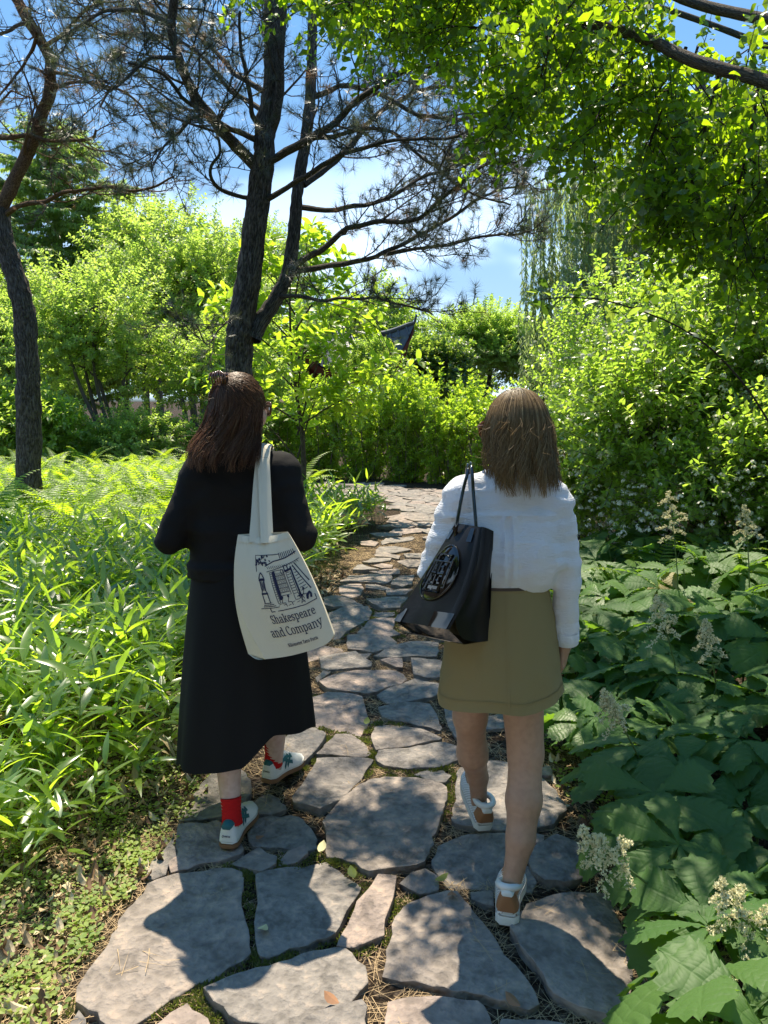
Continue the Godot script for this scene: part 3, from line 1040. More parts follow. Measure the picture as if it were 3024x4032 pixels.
func band_on(c: Callable, pts: Array, w: float, off: Vector3) -> Geo:
	# a ribbon along (u, v) points of a surface
	var g := Geo.new()
	for k in pts.size():
		var p: Vector3 = c.call(pts[k][0], pts[k][1])
		var a: Vector3 = c.call(pts[maxi(k - 1, 0)][0], pts[maxi(k - 1, 0)][1])
		var b: Vector3 = c.call(pts[mini(k + 1, pts.size() - 1)][0], pts[mini(k + 1, pts.size() - 1)][1])
		var s := (b - a).normalized().cross(off.normalized()).normalized() * w
		g.v.append(p + s + off)
		g.v.append(p - s + off)
		if k > 0: g.quad(k * 2, k * 2 + 1, k * 2 - 1, k * 2 - 2)
	return g

func rest_of(b: Array[Bone], rows: Array) -> Array[Bone]:
	for r in rows: b.append(bone(r[0], r[1], r[2], r[3], r[4] if r.size() > 4 else 0.05))
	return b

func dress_materials() -> void:
	font_sans = SystemFont.new(); font_sans.font_names = PackedStringArray(["Droid Sans"])
	font_serif = SystemFont.new(); font_serif.font_names = PackedStringArray(["Droid Serif"])
	var knit := normal_tex(noise_img(256, 0.11, 3, 31), 5.0)
	M.black_knit = tri_uv(mat(Color(0.012, 0.011, 0.011), 0.85, 0.3), 9.0, false)
	M.black_knit.normal_enabled = true; M.black_knit.normal_texture = knit; M.black_knit.normal_scale = 0.4
	M.black_cloth = tri_uv(mat(Color(0.009, 0.0085, 0.0085), 0.8, 0.3), 9.0, false)
	M.black_cloth.normal_enabled = true; M.black_cloth.normal_texture = knit; M.black_cloth.normal_scale = 0.2
	# crinkled gauze
	var cr := Image.create(256, 256, false, Image.FORMAT_RGB8)
	var f := FastNoiseLite.new()
	f.seed = 77; f.frequency = 1.0; f.fractal_octaves = 3
	for y in 256:
		for x in 256:
			var a := TAU * x / 256.0
			var b := TAU * y / 256.0
			var h := 0.5 + 0.5 * f.get_noise_3d(cos(a) * 0.9, sin(a) * 0.9 + cos(b) * 7.0, sin(b) * 7.0) + 0.16 * f.get_noise_3d(cos(a) * 5 + 9, sin(a) * 5 + cos(b) * 9, sin(b) * 9)
			cr.set_pixel(x, y, Color(h, h, h))
	M.gauze = tri_uv(mat(Color(0.84, 0.85, 0.88), 0.85, 0.3), 7.0, false)
	M.gauze.normal_enabled = true; M.gauze.normal_texture = normal_tex(cr, 9.0); M.gauze.normal_scale = 0.75
	M.gauze.backlight_enabled = true; M.gauze.backlight = Color(0.4, 0.41, 0.44).linear_to_srgb()
	M.khaki = tri_uv(mat(Color(0.25, 0.19, 0.085), 0.85, 0.3), 11.0, false)
	M.khaki.normal_enabled = true; M.khaki.normal_texture = knit; M.khaki.normal_scale = 0.3
	M.belt = mat(Color(0.06, 0.035, 0.025), 0.5)
	var spots := noise_img(256, 0.05, 4, 33)
	M.skin_pale = tri_uv(mat(Color.WHITE, 0.5, 0.45), 2.4, false)
	M.skin_pale.albedo_texture = ramp_tex(spots, [[0.3, Color(0.52, 0.34, 0.27)], [0.6, Color(0.6, 0.42, 0.34)]])
	M.skin_tan = tri_uv(mat(Color.WHITE, 0.48, 0.45), 2.8, false)
	M.skin_tan.albedo_texture = ramp_tex(spots, [[0.2, Color(0.37, 0.215, 0.14)], [0.65, Color(0.43, 0.258, 0.168)]])
	for key in ["skin_pale", "skin_tan"]:
		M[key].subsurf_scatter_enabled = true
		M[key].subsurf_scatter_strength = 0.12
	M.sock = tri_uv(mat(Color(0.5, 0.012, 0.012), 0.9, 0.3), 14.0, false)
	M.sock.normal_enabled = true; M.sock.normal_texture = knit; M.sock.normal_scale = 0.6
	M.shoe_white = mat(Color(0.7, 0.68, 0.62), 0.5)
	M.shoe_weave = mat(Color(0.68, 0.66, 0.62), 0.7)
	var weave := Image.create(64, 64, false, Image.FORMAT_RGB8)
	for y in 64:
		for x in 64:
			var hole := (x / 4 + y / 4) % 2 == 0 and x % 4 < 3 and y % 4 < 3
			weave.set_pixel(x, y, lin(0.25, 0.2, 0.17) if hole else lin(0.72, 0.7, 0.66))
	M.shoe_weave.albedo_color = Color.WHITE
	M.shoe_weave.albedo_texture = ImageTexture.create_from_image(weave)
	M.shoe_weave.uv1_scale = Vector3(3, 2, 1)
	M.gum = mat(Color(0.2, 0.095, 0.04), 0.6)
	M.teal = mat(Color(0.01, 0.1, 0.105), 0.6)
	M.tan = mat(Color(0.3, 0.13, 0.05), 0.55)
	M.print_dark = mat(Color(0.012, 0.014, 0.05), 0.8)
	M.canvas = tri_uv(mat(Color(0.68, 0.61, 0.47), 0.9, 0.3), 14.0, false)
	M.canvas.normal_enabled = true; M.canvas.normal_texture = knit; M.canvas.normal_scale = 0.5
	M.hair = mat(Color.WHITE, 0.42, 0.3)
	M.hair.vertex_color_use_as_albedo = true
	M.hair_under = mat(Color(0.018, 0.01, 0.007), 0.6)
	M.hair_under_b = mat(Color(0.06, 0.042, 0.026), 0.6)
	M.leather = tri_uv(mat(Color(0.0045, 0.0045, 0.0055), 0.45, 0.38), 8.0, false)
	M.leather.normal_enabled = true; M.leather.normal_texture = knit; M.leather.normal_scale = 0.25
	M.patent = mat(Color(0.006, 0.006, 0.006), 0.06, 0.6)
	M.shell = mat(Color(0.1, 0.04, 0.012), 0.15, 0.6)
	M.lens = mat(Color(0.015, 0.012, 0.01), 0.05, 0.6)
	M.eye = mat(Color(0.7, 0.68, 0.64), 0.2)

func people() -> void:
	dress_materials()
	walker_in_black()
	walker_in_white()
	canvas_tote()
	black_handbag()

func glasses(head: Transform3D, who: Node3D, m: Material) -> void:
	var g := Geo.new()
	for s in [-1.0, 1.0]:
		var p := PackedVector3Array()
		for k in 21:
			var a := TAU * k / 20.0
			p.append(head * Vector3(s * 0.034 + 0.03 * signf(cos(a)) * pow(absf(cos(a)), 0.7), 0.004 + 0.024 * signf(sin(a)) * pow(absf(sin(a)), 0.8), -0.113 + 0.012 * pow(absf(s * 0.034 + 0.03 * cos(a)) / 0.064, 2)))
		tube(g, p, taper(21, 0.0032, 0.0032), 6)
		tube(g, PackedVector3Array([head * Vector3(s * 0.063, 0.014, -0.102), head * Vector3(s * 0.086, 0.014, -0.07), head * Vector3(s * 0.096, 0.016, 0.0), head * Vector3(s * 0.094, 0.0, 0.014)]), PackedFloat32Array([0.005, 0.005, 0.0035, 0.003]), 6)
	tube(g, PackedVector3Array([head * Vector3(-0.008, 0.012, -0.115), head * Vector3(0.008, 0.012, -0.115)]), taper(2, 0.003, 0.003), 6)
	var fr := part("sunglasses", g.smooth(), m, who)
	put_on(fr, who, Transform3D.IDENTITY)
	for s in [-1.0, 1.0]:
		var c := Geo.new()
		c.v.append(head * Vector3(s * 0.034, 0.004, -0.115))
		for k in 20:
			var a := TAU * k / 20.0
			c.v.append(head * Vector3(s * 0.034 + 0.03 * signf(cos(a)) * pow(absf(cos(a)), 0.7), 0.004 + 0.024 * signf(sin(a)) * pow(absf(sin(a)), 0.8), -0.1135 + 0.012 * pow(absf(s * 0.034 + 0.03 * cos(a)) / 0.064, 2)))
			c.tri(0, 1 + k, 1 + (k + 1) % 20)
		part("lens", c.smooth(), M.lens, fr)

func skirt_sheet(top: Array, hem: Callable, folds: Callable, nv: int, na := 96) -> Geo:
	# top: y, cx, cz, rx, rz; hem(angle) -> [y, cx, cz, rx, rz]
	var g := Geo.new()
	for pass_in in 2:
		var base := g.v.size()
		for j in nv + 1:
			var v := float(j) / nv
			for k in na + 1:
				var a := TAU * (k % na) / na
				var h: Array = hem.call(a)
				var o := []
				for q in 5: o.append(lerpf(top[q], h[q], v if q == 0 else pow(v, 0.8)))
				var f: float = 1.0 + folds.call(a, v) - 0.012 * pass_in
				g.put(Vector3(o[1] + o[3] * cos(a) * f, o[0], o[2] + o[4] * sin(a) * f), Vector2(float(k) / na, v))
				if j > 0 and k > 0:
					var b := base + j * (na + 1) + k
					if pass_in == 0: g.quad(b, b - na - 1, b - na - 2, b - 1)
					else: g.quad(b, b - 1, b - na - 2, b - na - 1)
	var lo := nv * (na + 1)
	var off := (nv + 1) * (na + 1)
	for k in na: g.quad(lo + k, lo + k + 1, off + lo + k + 1, off + lo + k)
	return g.smooth()

func walker_in_black() -> void:
	var who := thing("person", "woman walking in a black top and long black skirt with red socks", "person", Vector3(-0.51, 0, -2.78))
	var V := func(x: float, y: float, z: float) -> Vector3: return Vector3(x, y, z)
	var head := Transform3D(Basis(Vector3.UP, deg_to_rad(-47)) * Basis(Vector3.RIGHT, -0.06), Vector3(-0.527, 1.565, -2.79))
	var b: Array[Bone] = []
	rest_of(b, [[V.call(-0.6, 1.36, -2.76), V.call(-0.42, 1.36, -2.76), 0.05, 0.05], [V.call(-0.585, 1.25, -2.77), V.call(-0.445, 1.25, -2.77), 0.085, 0.085], [V.call(-0.57, 1.05, -2.77), V.call(-0.46, 1.05, -2.77), 0.09, 0.09], [V.call(-0.585, 0.9, -2.77), V.call(-0.445, 0.9, -2.77), 0.105, 0.105],
		[V.call(-0.51, 1.4, -2.765), V.call(-0.512, 1.5, -2.775), 0.05, 0.05],
		[V.call(-0.665, 1.34, -2.76), V.call(-0.765, 1.1, -2.7), 0.045, 0.036, 0.03], [V.call(-0.765, 1.1, -2.7), V.call(-0.64, 1.11, -2.98), 0.036, 0.024, 0.02],
		[V.call(-0.365, 1.34, -2.76), V.call(-0.29, 1.11, -2.7), 0.045, 0.036, 0.03], [V.call(-0.29, 1.11, -2.7), V.call(-0.4, 1.12, -2.98), 0.036, 0.024, 0.02],
		[V.call(-0.585, 0.88, -2.77), V.call(-0.58, 0.5, -2.74), 0.085, 0.055, 0.04], [V.call(-0.58, 0.5, -2.74), V.call(-0.572, 0.33, -2.66), 0.052, 0.05, 0.03], [V.call(-0.572, 0.33, -2.66), V.call(-0.553, 0.07, -2.6), 0.05, 0.03, 0.03],
		[V.call(-0.445, 0.88, -2.78), V.call(-0.43, 0.5, -2.96), 0.085, 0.055, 0.04], [V.call(-0.43, 0.5, -2.96), V.call(-0.44, 0.33, -2.985), 0.052, 0.05, 0.03], [V.call(-0.44, 0.33, -2.985), V.call(-0.46, 0.07, -3.03), 0.05, 0.032, 0.03]])
	hand_bones(b, Vector3(-0.64, 1.11, -2.98), Vector3(0.45, 0.12, -0.9), Vector3(0.6, 0.6, 0.3), 1.0, 0.6)
	hand_bones(b, Vector3(-0.4, 1.12, -2.98), Vector3(-0.45, 0.12, -0.9), Vector3(-0.6, 0.6, 0.3), -1.0, 0.6)
	var body := blob(b, 0.011)
	body.join(blob(head_bones(head), 0.005), Transform3D.IDENTITY)
	put_on(part("body", body.smooth(), M.skin_pale, who), who, Transform3D.IDENTITY)
	for s in [-1.0, 1.0]:
		var eye := SphereMesh.new()
		eye.radius = 0.0115; eye.height = 0.023; eye.radial_segments = 16; eye.rings = 8
		put_on(part("eye", eye, M.eye, who), who, head * Transform3D(Basis.IDENTITY, Vector3(s * 0.032, 0.004, -0.084)))
	var t: Array[Bone] = []
	rest_of(t, [[V.call(-0.64, 1.352, -2.765), V.call(-0.385, 1.352, -2.765), 0.062, 0.062], [V.call(-0.6, 1.26, -2.77), V.call(-0.43, 1.26, -2.77), 0.102, 0.102], [V.call(-0.6, 1.13, -2.77), V.call(-0.43, 1.13, -2.77), 0.107, 0.107], [V.call(-0.6, 1.0, -2.77), V.call(-0.425, 1.0, -2.77), 0.116, 0.116], [V.call(-0.6, 0.9, -2.77), V.call(-0.425, 0.9, -2.77), 0.124, 0.124],
		[V.call(-0.512, 1.37, -2.77), V.call(-0.512, 1.44, -2.775), 0.075, 0.06, 0.06],
		[V.call(-0.668, 1.335, -2.76), V.call(-0.768, 1.1, -2.7), 0.06, 0.046, 0.04], [V.call(-0.768, 1.1, -2.7), V.call(-0.65, 1.11, -2.955), 0.046, 0.036, 0.02],
		[V.call(-0.36, 1.335, -2.76), V.call(-0.288, 1.11, -2.7), 0.06, 0.046, 0.04], [V.call(-0.288, 1.11, -2.7), V.call(-0.39, 1.12, -2.955), 0.046, 0.036, 0.02]])
	var cuts: Array[Plane] = [Plane(Vector3.DOWN, -0.955), Plane(Vector3.UP, 1.432)]
	var crease := func(p: Vector3) -> float:
		var w := 0.006 * noise.get_noise_3d(p.x * 22, p.y * 55, p.z * 22) + 0.003 * fine.get_noise_3d(p.x * 30, p.y * 40, p.z * 30)
		return w + 0.006 * exp(-pow((p.y - 1.0) / 0.012, 2)) - 0.005 * exp(-pow((p.y - 1.03 - 0.05 * (p.x + 0.5)) / 0.01, 2))
	put_on(part("top", blob(t, 0.0085, cuts, crease), M.black_knit, who), who, Transform3D.IDENTITY)
	var hem := func(a: float) -> Array:
		var x := cos(a)
		var rise := smoothstep(0.1, 0.6, x)
		return [0.215 + 0.085 * maxf(0.0, sin(a)) + 0.135 * rise + 0.01 * sin(a * 5 + 1) - 0.04 * maxf(0.0, -x - 0.8), -0.537, -2.79, 0.262, 0.25]
	var folds := func(a: float, v: float) -> float: return v * (0.03 * sin(a * 6 + 0.7) + 0.022 * sin(a * 11 + 2.0) + 0.02 * sin(a * 3 + v * 2))
	put_on(part("skirt", skirt_sheet([1.0, -0.512, -2.77, 0.185, 0.122], hem, folds, 22), M.black_cloth, who), who, Transform3D.IDENTITY)
	# socks and shoes
	put_on(part("sock", ankle_sock(Vector3(-0.551, 0.072, -2.597), Vector3(-0.558, 0.168, -2.618), 0.036), M.sock, who), who, Transform3D.IDENTITY)
	put_on(part("sock", ankle_sock(Vector3(-0.463, 0.09, -3.024), Vector3(-0.455, 0.19, -3.012), 0.037), M.sock, who), who, Transform3D.IDENTITY)
	make_shoe(who, Transform3D(Basis(Vector3.UP, deg_to_rad(-9)), Vector3(-0.561, 0.006, -2.545)), 0)
	make_shoe(who, Transform3D(Basis(Vector3.UP, deg_to_rad(-25)) * Basis(Vector3.RIGHT, -0.1), Vector3(-0.484, 0.03, -2.975)), 0)
	# hair: half up, brown with red ends
	var prof := skull_profile(1.694, -0.522, -2.765, 0.097, 0.117, 1.575, [[1.52, -0.53, -2.755, 0.1, 0.119], [1.46, -0.546, -2.74, 0.115, 0.12], [1.41, -0.556, -2.725, 0.121, 0.126], [1.34, -0.556, -2.715, 0.118, 0.126]])
	put_on(part("hair_mass", hair_shell(prof, 0.3, 3.9, 1.43, 0.82), M.hair_under, who), who, Transform3D.IDENTITY)
	var g := Geo.new()
	var dark := [Color(0.042, 0.023, 0.014), Color(0.056, 0.03, 0.017), Color(0.028, 0.016, 0.011), Color(0.085, 0.045, 0.024)]
	var ends := [Color(0.12, 0.06, 0.03), Color(0.18, 0.095, 0.045), Color(0.075, 0.038, 0.021), Color(0.14, 0.06, 0.032)]
	hair_fall(g, prof, 3800, 0.25, 3.8, 1.685, Vector2(1.46, 1.365), 0.3, dark, ends)
	# combed back to the clip
	var clip := Vector3(-0.57, 1.668, -2.70)
	for q in 700:
		var phi := rnd(-0.1, 1.3) if q % 3 else rnd(2.6, 4.4)
		var y := rnd(1.56, 1.68)
		var a := hair_at(prof, y, phi, 1.02)
		var end := clip + Vector3(rnd(-0.02, 0.025), rnd(-0.02, 0.012), rnd(-0.01, 0.01))
		var pts := PackedVector3Array()
		for k in 13:
			var s := k / 12.0
			var p := a.lerp(end, s)
			var c := Vector3(-0.522, 1.575, -2.765)
			var d := (p - c) / Vector3(0.1, 0.121, 0.12)
			pts.append(p.lerp(c + d.normalized() * Vector3(0.1, 0.121, 0.12) * (1.0 + 0.03 * rng.randf()), 0.9))
		strand(g, pts, rnd(0.0007, 0.0014), (dark[rng.randi() % 4] as Color) * rnd(0.9, 1.8), (ends[rng.randi() % 4] as Color) * rnd(0.7, 1.3))
	# fly-away wisps
	for q in 60:
		var phi := rnd(-0.4, 3.5)
		var a := hair_at(prof, rnd(1.38, 1.68), phi, 1.0)
		var d := (Vector3(cos(phi), rnd(-0.7, 0.3), sin(phi)) * 0.5 + rand_dir() * 0.5)
		strand(g, spline([a, a + d * 0.03, a + d * 0.05 + rand_dir() * 0.02, a + d * 0.065 + rand_dir() * 0.03], 4), 0.0004, dark[1], ends[1])
	put_on(part("hair", g.smooth(), M.hair, who), who, Transform3D.IDENTITY)
	# claw clip
	var cg := Geo.new()
	for k in 7:
		var u := (k - 3) * 0.007
		var root := clip + Vector3(u * 0.8, 0.012 - absf(u) * 0.3, 0.006)
		tube(cg, spline([root, root + Vector3(u * 0.3, 0.012, 0.016), root + Vector3(u * 0.5, -0.008, 0.03), root + Vector3(u * 0.4, -0.026, 0.018)], 4), taper(13, 0.0042, 0.0022), 6)
	tube(cg, PackedVector3Array([clip + Vector3(-0.032, 0.01, 0.01), clip + Vector3(0, 0.022, 0.014), clip + Vector3(0.032, 0.012, 0.008)]), taper(3, 0.006, 0.006), 7)
	put_on(part("hair_clip", cg.smooth(), M.shell, who), who, Transform3D.IDENTITY)
	glasses(head, who, M.shell)

func ankle_sock(a: Vector3, b: Vector3, r: float) -> Geo:
	var g := Geo.new()
	var p := PackedVector3Array()
	var rr := PackedFloat32Array()
	for k in 25:
		var t := k / 24.0
		p.append(a.lerp(b, t))
		rr.append(r * (1.06 - 0.1 * sin(PI * t)) + 0.0016 * sin(k * 2.1) * (0.4 + t))
	p.append(b + (a - b) * 0.03); rr.append(r * 0.9)
	tube(g, p, rr, 26)
	return g.smooth()

func walker_in_white() -> void:
	var who := thing("person", "woman walking in a white gauze shirt and short khaki skirt", "person", Vector3(0.36, 0, -2.32))
	var V := func(x: float, y: float, z: float) -> Vector3: return Vector3(x, y, z)
	var head := Transform3D(Basis(Vector3.UP, deg_to_rad(27)) * Basis(Vector3.RIGHT, -0.05), Vector3(0.398, 1.505, -2.34))
	var b: Array[Bone] = []
	rest_of(b, [[V.call(0.28, 1.315, -2.31), V.call(0.47, 1.315, -2.31), 0.05, 0.05], [V.call(0.31, 1.2, -2.31), V.call(0.43, 1.2, -2.31), 0.08, 0.08], [V.call(0.31, 1.05, -2.31), V.call(0.41, 1.05, -2.31), 0.082, 0.082], [V.call(0.31, 0.9, -2.32), V.call(0.41, 0.9, -2.32), 0.085, 0.085],
		[V.call(0.385, 1.34, -2.315), V.call(0.397, 1.44, -2.33), 0.048, 0.048],
		[V.call(0.505, 1.3, -2.3), V.call(0.562, 1.06, -2.3), 0.042, 0.034, 0.03], [V.call(0.562, 1.06, -2.3), V.call(0.57, 0.85, -2.33), 0.034, 0.023, 0.02],
		[V.call(0.24, 1.3, -2.3), V.call(0.165, 1.08, -2.34), 0.042, 0.034, 0.03], [V.call(0.165, 1.08, -2.34), V.call(0.21, 1.02, -2.55), 0.034, 0.023, 0.02],
		[V.call(0.42, 0.85, -2.31), V.call(0.445, 0.5, -2.28), 0.078, 0.056, 0.02], [V.call(0.445, 0.5, -2.28), V.call(0.437, 0.36, -2.246), 0.052, 0.0545, 0.02], [V.call(0.437, 0.36, -2.246), V.call(0.424, 0.25, -2.214), 0.0545, 0.043, 0.02], [V.call(0.424, 0.25, -2.214), V.call(0.39, 0.1, -2.18), 0.043, 0.0275, 0.02],
		[V.call(0.305, 0.85, -2.33), V.call(0.285, 0.56, -2.42), 0.076, 0.054, 0.04], [V.call(0.285, 0.56, -2.42), V.call(0.305, 0.39, -2.5), 0.051, 0.05, 0.03], [V.call(0.305, 0.39, -2.5), V.call(0.338, 0.25, -2.6), 0.049, 0.036, 0.03], [V.call(0.338, 0.25, -2.6), V.call(0.352, 0.12, -2.665), 0.035, 0.03, 0.02]])
	hand_bones(b, Vector3(0.571, 0.85, -2.332), Vector3(-0.06, -0.97, -0.12), Vector3(-0.9, 0.05, -0.35), 1.0, 0.5)
	hand_bones(b, Vector3(0.21, 1.02, -2.55), Vector3(0.3, 0.1, -0.9), Vector3(0.7, 0.3, 0.4), 1.0, 0.9)
	var body := blob(b, 0.011)
	body.join(blob(head_bones(head), 0.005), Transform3D.IDENTITY)
	put_on(part("body", body.smooth(), M.skin_tan, who), who, Transform3D.IDENTITY)
	for s in [-1.0, 1.0]:
		var eye := SphereMesh.new()
		eye.radius = 0.0115; eye.height = 0.023; eye.radial_segments = 16; eye.rings = 8
		put_on(part("eye", eye, M.eye, who), who, head * Transform3D(Basis.IDENTITY, Vector3(s * 0.032, 0.004, -0.084)))
	var t: Array[Bone] = []
	rest_of(t, [[V.call(0.26, 1.312, -2.31), V.call(0.485, 1.312, -2.31), 0.062, 0.062], [V.call(0.29, 1.22, -2.31), V.call(0.45, 1.22, -2.31), 0.098, 0.098], [V.call(0.3, 1.12, -2.31), V.call(0.435, 1.12, -2.31), 0.1, 0.1], [V.call(0.3, 1.115, -2.31), V.call(0.43, 1.115, -2.305), 0.103, 0.105], [V.call(0.3, 1.075, -2.31), V.call(0.425, 1.075, -2.31), 0.07, 0.07],
		[V.call(0.385, 1.33, -2.315), V.call(0.388, 1.4, -2.32), 0.08, 0.062, 0.06],
		[V.call(0.512, 1.296, -2.3), V.call(0.562, 1.06, -2.3), 0.057, 0.044, 0.03], [V.call(0.562, 1.06, -2.3), V.call(0.571, 0.835, -2.333), 0.044, 0.037, 0.014],
		[V.call(0.235, 1.298, -2.3), V.call(0.165, 1.08, -2.34), 0.063, 0.053, 0.035], [V.call(0.165, 1.08, -2.34), V.call(0.2, 1.025, -2.52), 0.053, 0.042, 0.03]])
	var crease := func(p: Vector3) -> float:
		var arm := smoothstep(0.49, 0.53, p.x) + smoothstep(0.22, 0.18, p.x)
		var w := 0.007 * noise.get_noise_3d(p.x * 45, p.y * 30, p.z * 45) + 0.005 * fine.get_noise_3d(p.x * 18, p.y * 60, p.z * 18)
		w += arm * 0.009 * noise.get_noise_3d(p.x * 20 + 7, p.y * 70, p.z * 20)
		if arm < 0.5 and p.z > -2.3:
			w += 0.006 * exp(-pow((p.y - 1.262 + 0.25 * pow(p.x - 0.37, 2)) / 0.006, 2))
			if p.y < 1.262: w += 0.008 * exp(-pow((p.x - 0.352) / 0.007, 2)) + 0.008 * exp(-pow((p.x - 0.378) / 0.007, 2)) - 0.006 * exp(-pow((p.x - 0.365) / 0.006, 2))
			w += 0.011 * noise.get_noise_3d(p.x * 60, p.y * 9, 3.0) * smoothstep(1.16, 1.05, p.y)
		return w * (0.35 + 0.65 * smoothstep(1.04, 1.1, p.y)) if arm < 0.5 else w
	var shirt := blob(t, 0.008, [Plane(Vector3.DOWN, -0.853), Plane(Vector3.UP, 1.4), Plane(Vector3.FORWARD, 2.52)] as Array[Plane], crease)
	var sh := part("shirt", shirt.smooth(), M.gauze, who)
	put_on(sh, who, Transform3D.IDENTITY)
	var cuff := Geo.new()
	tube(cuff, PackedVector3Array([Vector3(0.57, 0.885, -2.322), Vector3(0.57, 0.87, -2.325), Vector3(0.571, 0.845, -2.332), Vector3(0.571, 0.843, -2.332)]), PackedFloat32Array([0.0385, 0.0405, 0.04, 0.035]), 26)
	part("cuff", cuff.smooth(), M.gauze, sh)
	var hem := func(a: float) -> Array:
		return [0.676 + 0.022 * cos(a + 0.2) * absf(cos(a)) + 0.006 * sin(a * 4), 0.368, -2.325, 0.194, 0.168]
	var folds := func(a: float, v: float) -> float: return v * v * (0.026 * sin(a * 4 + 0.4) + 0.018 * sin(a * 9 + 1.0)) + 0.016 * sin(a * 3 + v * 5) * v + 0.02 * noise.get_noise_2d(a * 7, v * 16) * sqrt(v) + 0.012 * noise.get_noise_2d(cos(a) * 20 + v * 26, v * 22 - cos(a) * 9)
	var sk := part("skirt", skirt_sheet([1.035, 0.358, -2.31, 0.146, 0.099], hem, folds, 20), M.khaki, who)
	put_on(sk, who, Transform3D.IDENTITY)
	var hemband := func(u: float, v: float) -> Vector3:
		var a := TAU * u
		var h: Array = hem.call(a)
		var f: float = 1.006 + folds.call(a, 0.93)
		var m := 0.962
		return Vector3(lerpf(0.358, h[1], m) + lerpf(0.146, h[3], m) * cos(a) * f, lerpf(1.035, h[0], 0.905) + (0.5 - v) * 0.003, lerpf(-2.31, h[2], m) + lerpf(0.099, h[4], m) * sin(a) * f)
	part("hem_seam", sheet(hemband, 64, 1), M.khaki, sk)
	var seam := func(u: float, v: float) -> Vector3:
		var a := PI * 0.5 + (u - 0.5) * 0.035
		var h: Array = hem.call(a)
		var m := pow(lerpf(0.02, 0.985, v), 0.8)
		var f: float = 1.008 + folds.call(a, lerpf(0.02, 0.985, v))
		return Vector3(lerpf(0.358, h[1], m) + lerpf(0.146, h[3], m) * cos(a) * f, lerpf(1.035, h[0], lerpf(0.02, 0.985, v)), lerpf(-2.31, h[2], m) + lerpf(0.099, h[4], m) * sin(a) * f)
	part("back_seam", sheet(seam, 1, 20), M.khaki, sk)
	var wb := func(u: float, v: float) -> Vector3:
		var a := TAU * u
		return Vector3(0.358 + 0.1475 * cos(a), 1.037 - v * 0.03, -2.31 + 0.1005 * sin(a))
	part("waistband", sheet(wb, 48, 2), M.khaki, sk)
	var be := func(u: float, v: float) -> Vector3:
		var a := TAU * u
		return Vector3(0.358 + 0.1455 * cos(a), 1.046 - v * 0.012, -2.31 + 0.0985 * sin(a))
	part("belt", sheet(be, 48, 1), M.belt, sk)
	make_shoe(who, Transform3D(Basis(Vector3.UP, deg_to_rad(-14)), Vector3(0.374, 0.008, -2.138)), 1)
	make_shoe(who, Transform3D(Basis(Vector3.UP, deg_to_rad(8)) * Basis(Vector3.RIGHT, 0.38), Vector3(0.366, 0.035, -2.615)), 1)
	# hair: straight, dark blonde with pale streaks
	var prof := skull_profile(1.633, 0.4, -2.325, 0.098, 0.115, 1.505, [[1.45, 0.402, -2.315, 0.099, 0.116], [1.4, 0.408, -2.305, 0.1, 0.116], [1.35, 0.42, -2.295, 0.097, 0.11], [1.3, 0.425, -2.285, 0.09, 0.105]])
	put_on(part("hair_mass", hair_shell(prof, -0.5, 3.1, 1.42, 0.82), M.hair_under_b, who), who, Transform3D.IDENTITY)
	var g := Geo.new()
	var dark := [Color(0.12, 0.078, 0.036), Color(0.09, 0.058, 0.028), Color(0.15, 0.098, 0.046), Color(0.11, 0.072, 0.034), Color(0.06, 0.04, 0.021), Color(0.22, 0.15, 0.075)]
	var ends := [Color(0.26, 0.17, 0.075), Color(0.19, 0.122, 0.056), Color(0.31, 0.2, 0.09), Color(0.2, 0.13, 0.058)]
	hair_fall(g, prof, 3600, -0.5, 3.1, 1.625, Vector2(1.45, 1.335), 0.3, dark, ends)
	for lock in 7:
		var phi := 0.5 + lock * 0.36 + rnd(-0.12, 0.12)
		hair_fall(g, prof, 42, phi - 0.03, phi + 0.03, 1.63, Vector2(1.38, 1.32), 0.05, [Color(0.34, 0.25, 0.13), Color(0.26, 0.185, 0.095)], [Color(0.32, 0.22, 0.11)])
	for q in 50:
		var phi := rnd(-0.3, 3.4)
		var a := hair_at(prof, rnd(1.36, 1.62), phi, 1.0)
		var d := (Vector3(cos(phi), rnd(-1.0, 0.1), sin(phi)) * 0.6 + rand_dir() * 0.4)
		strand(g, spline([a, a + d * 0.03, a + d * 0.05 + rand_dir() * 0.015, a + d * 0.065 + rand_dir() * 0.03], 4), 0.0004, dark[2], ends[2])
	put_on(part("hair", g.smooth(), M.hair, who), who, Transform3D.IDENTITY)
	glasses(head, who, M.shell)

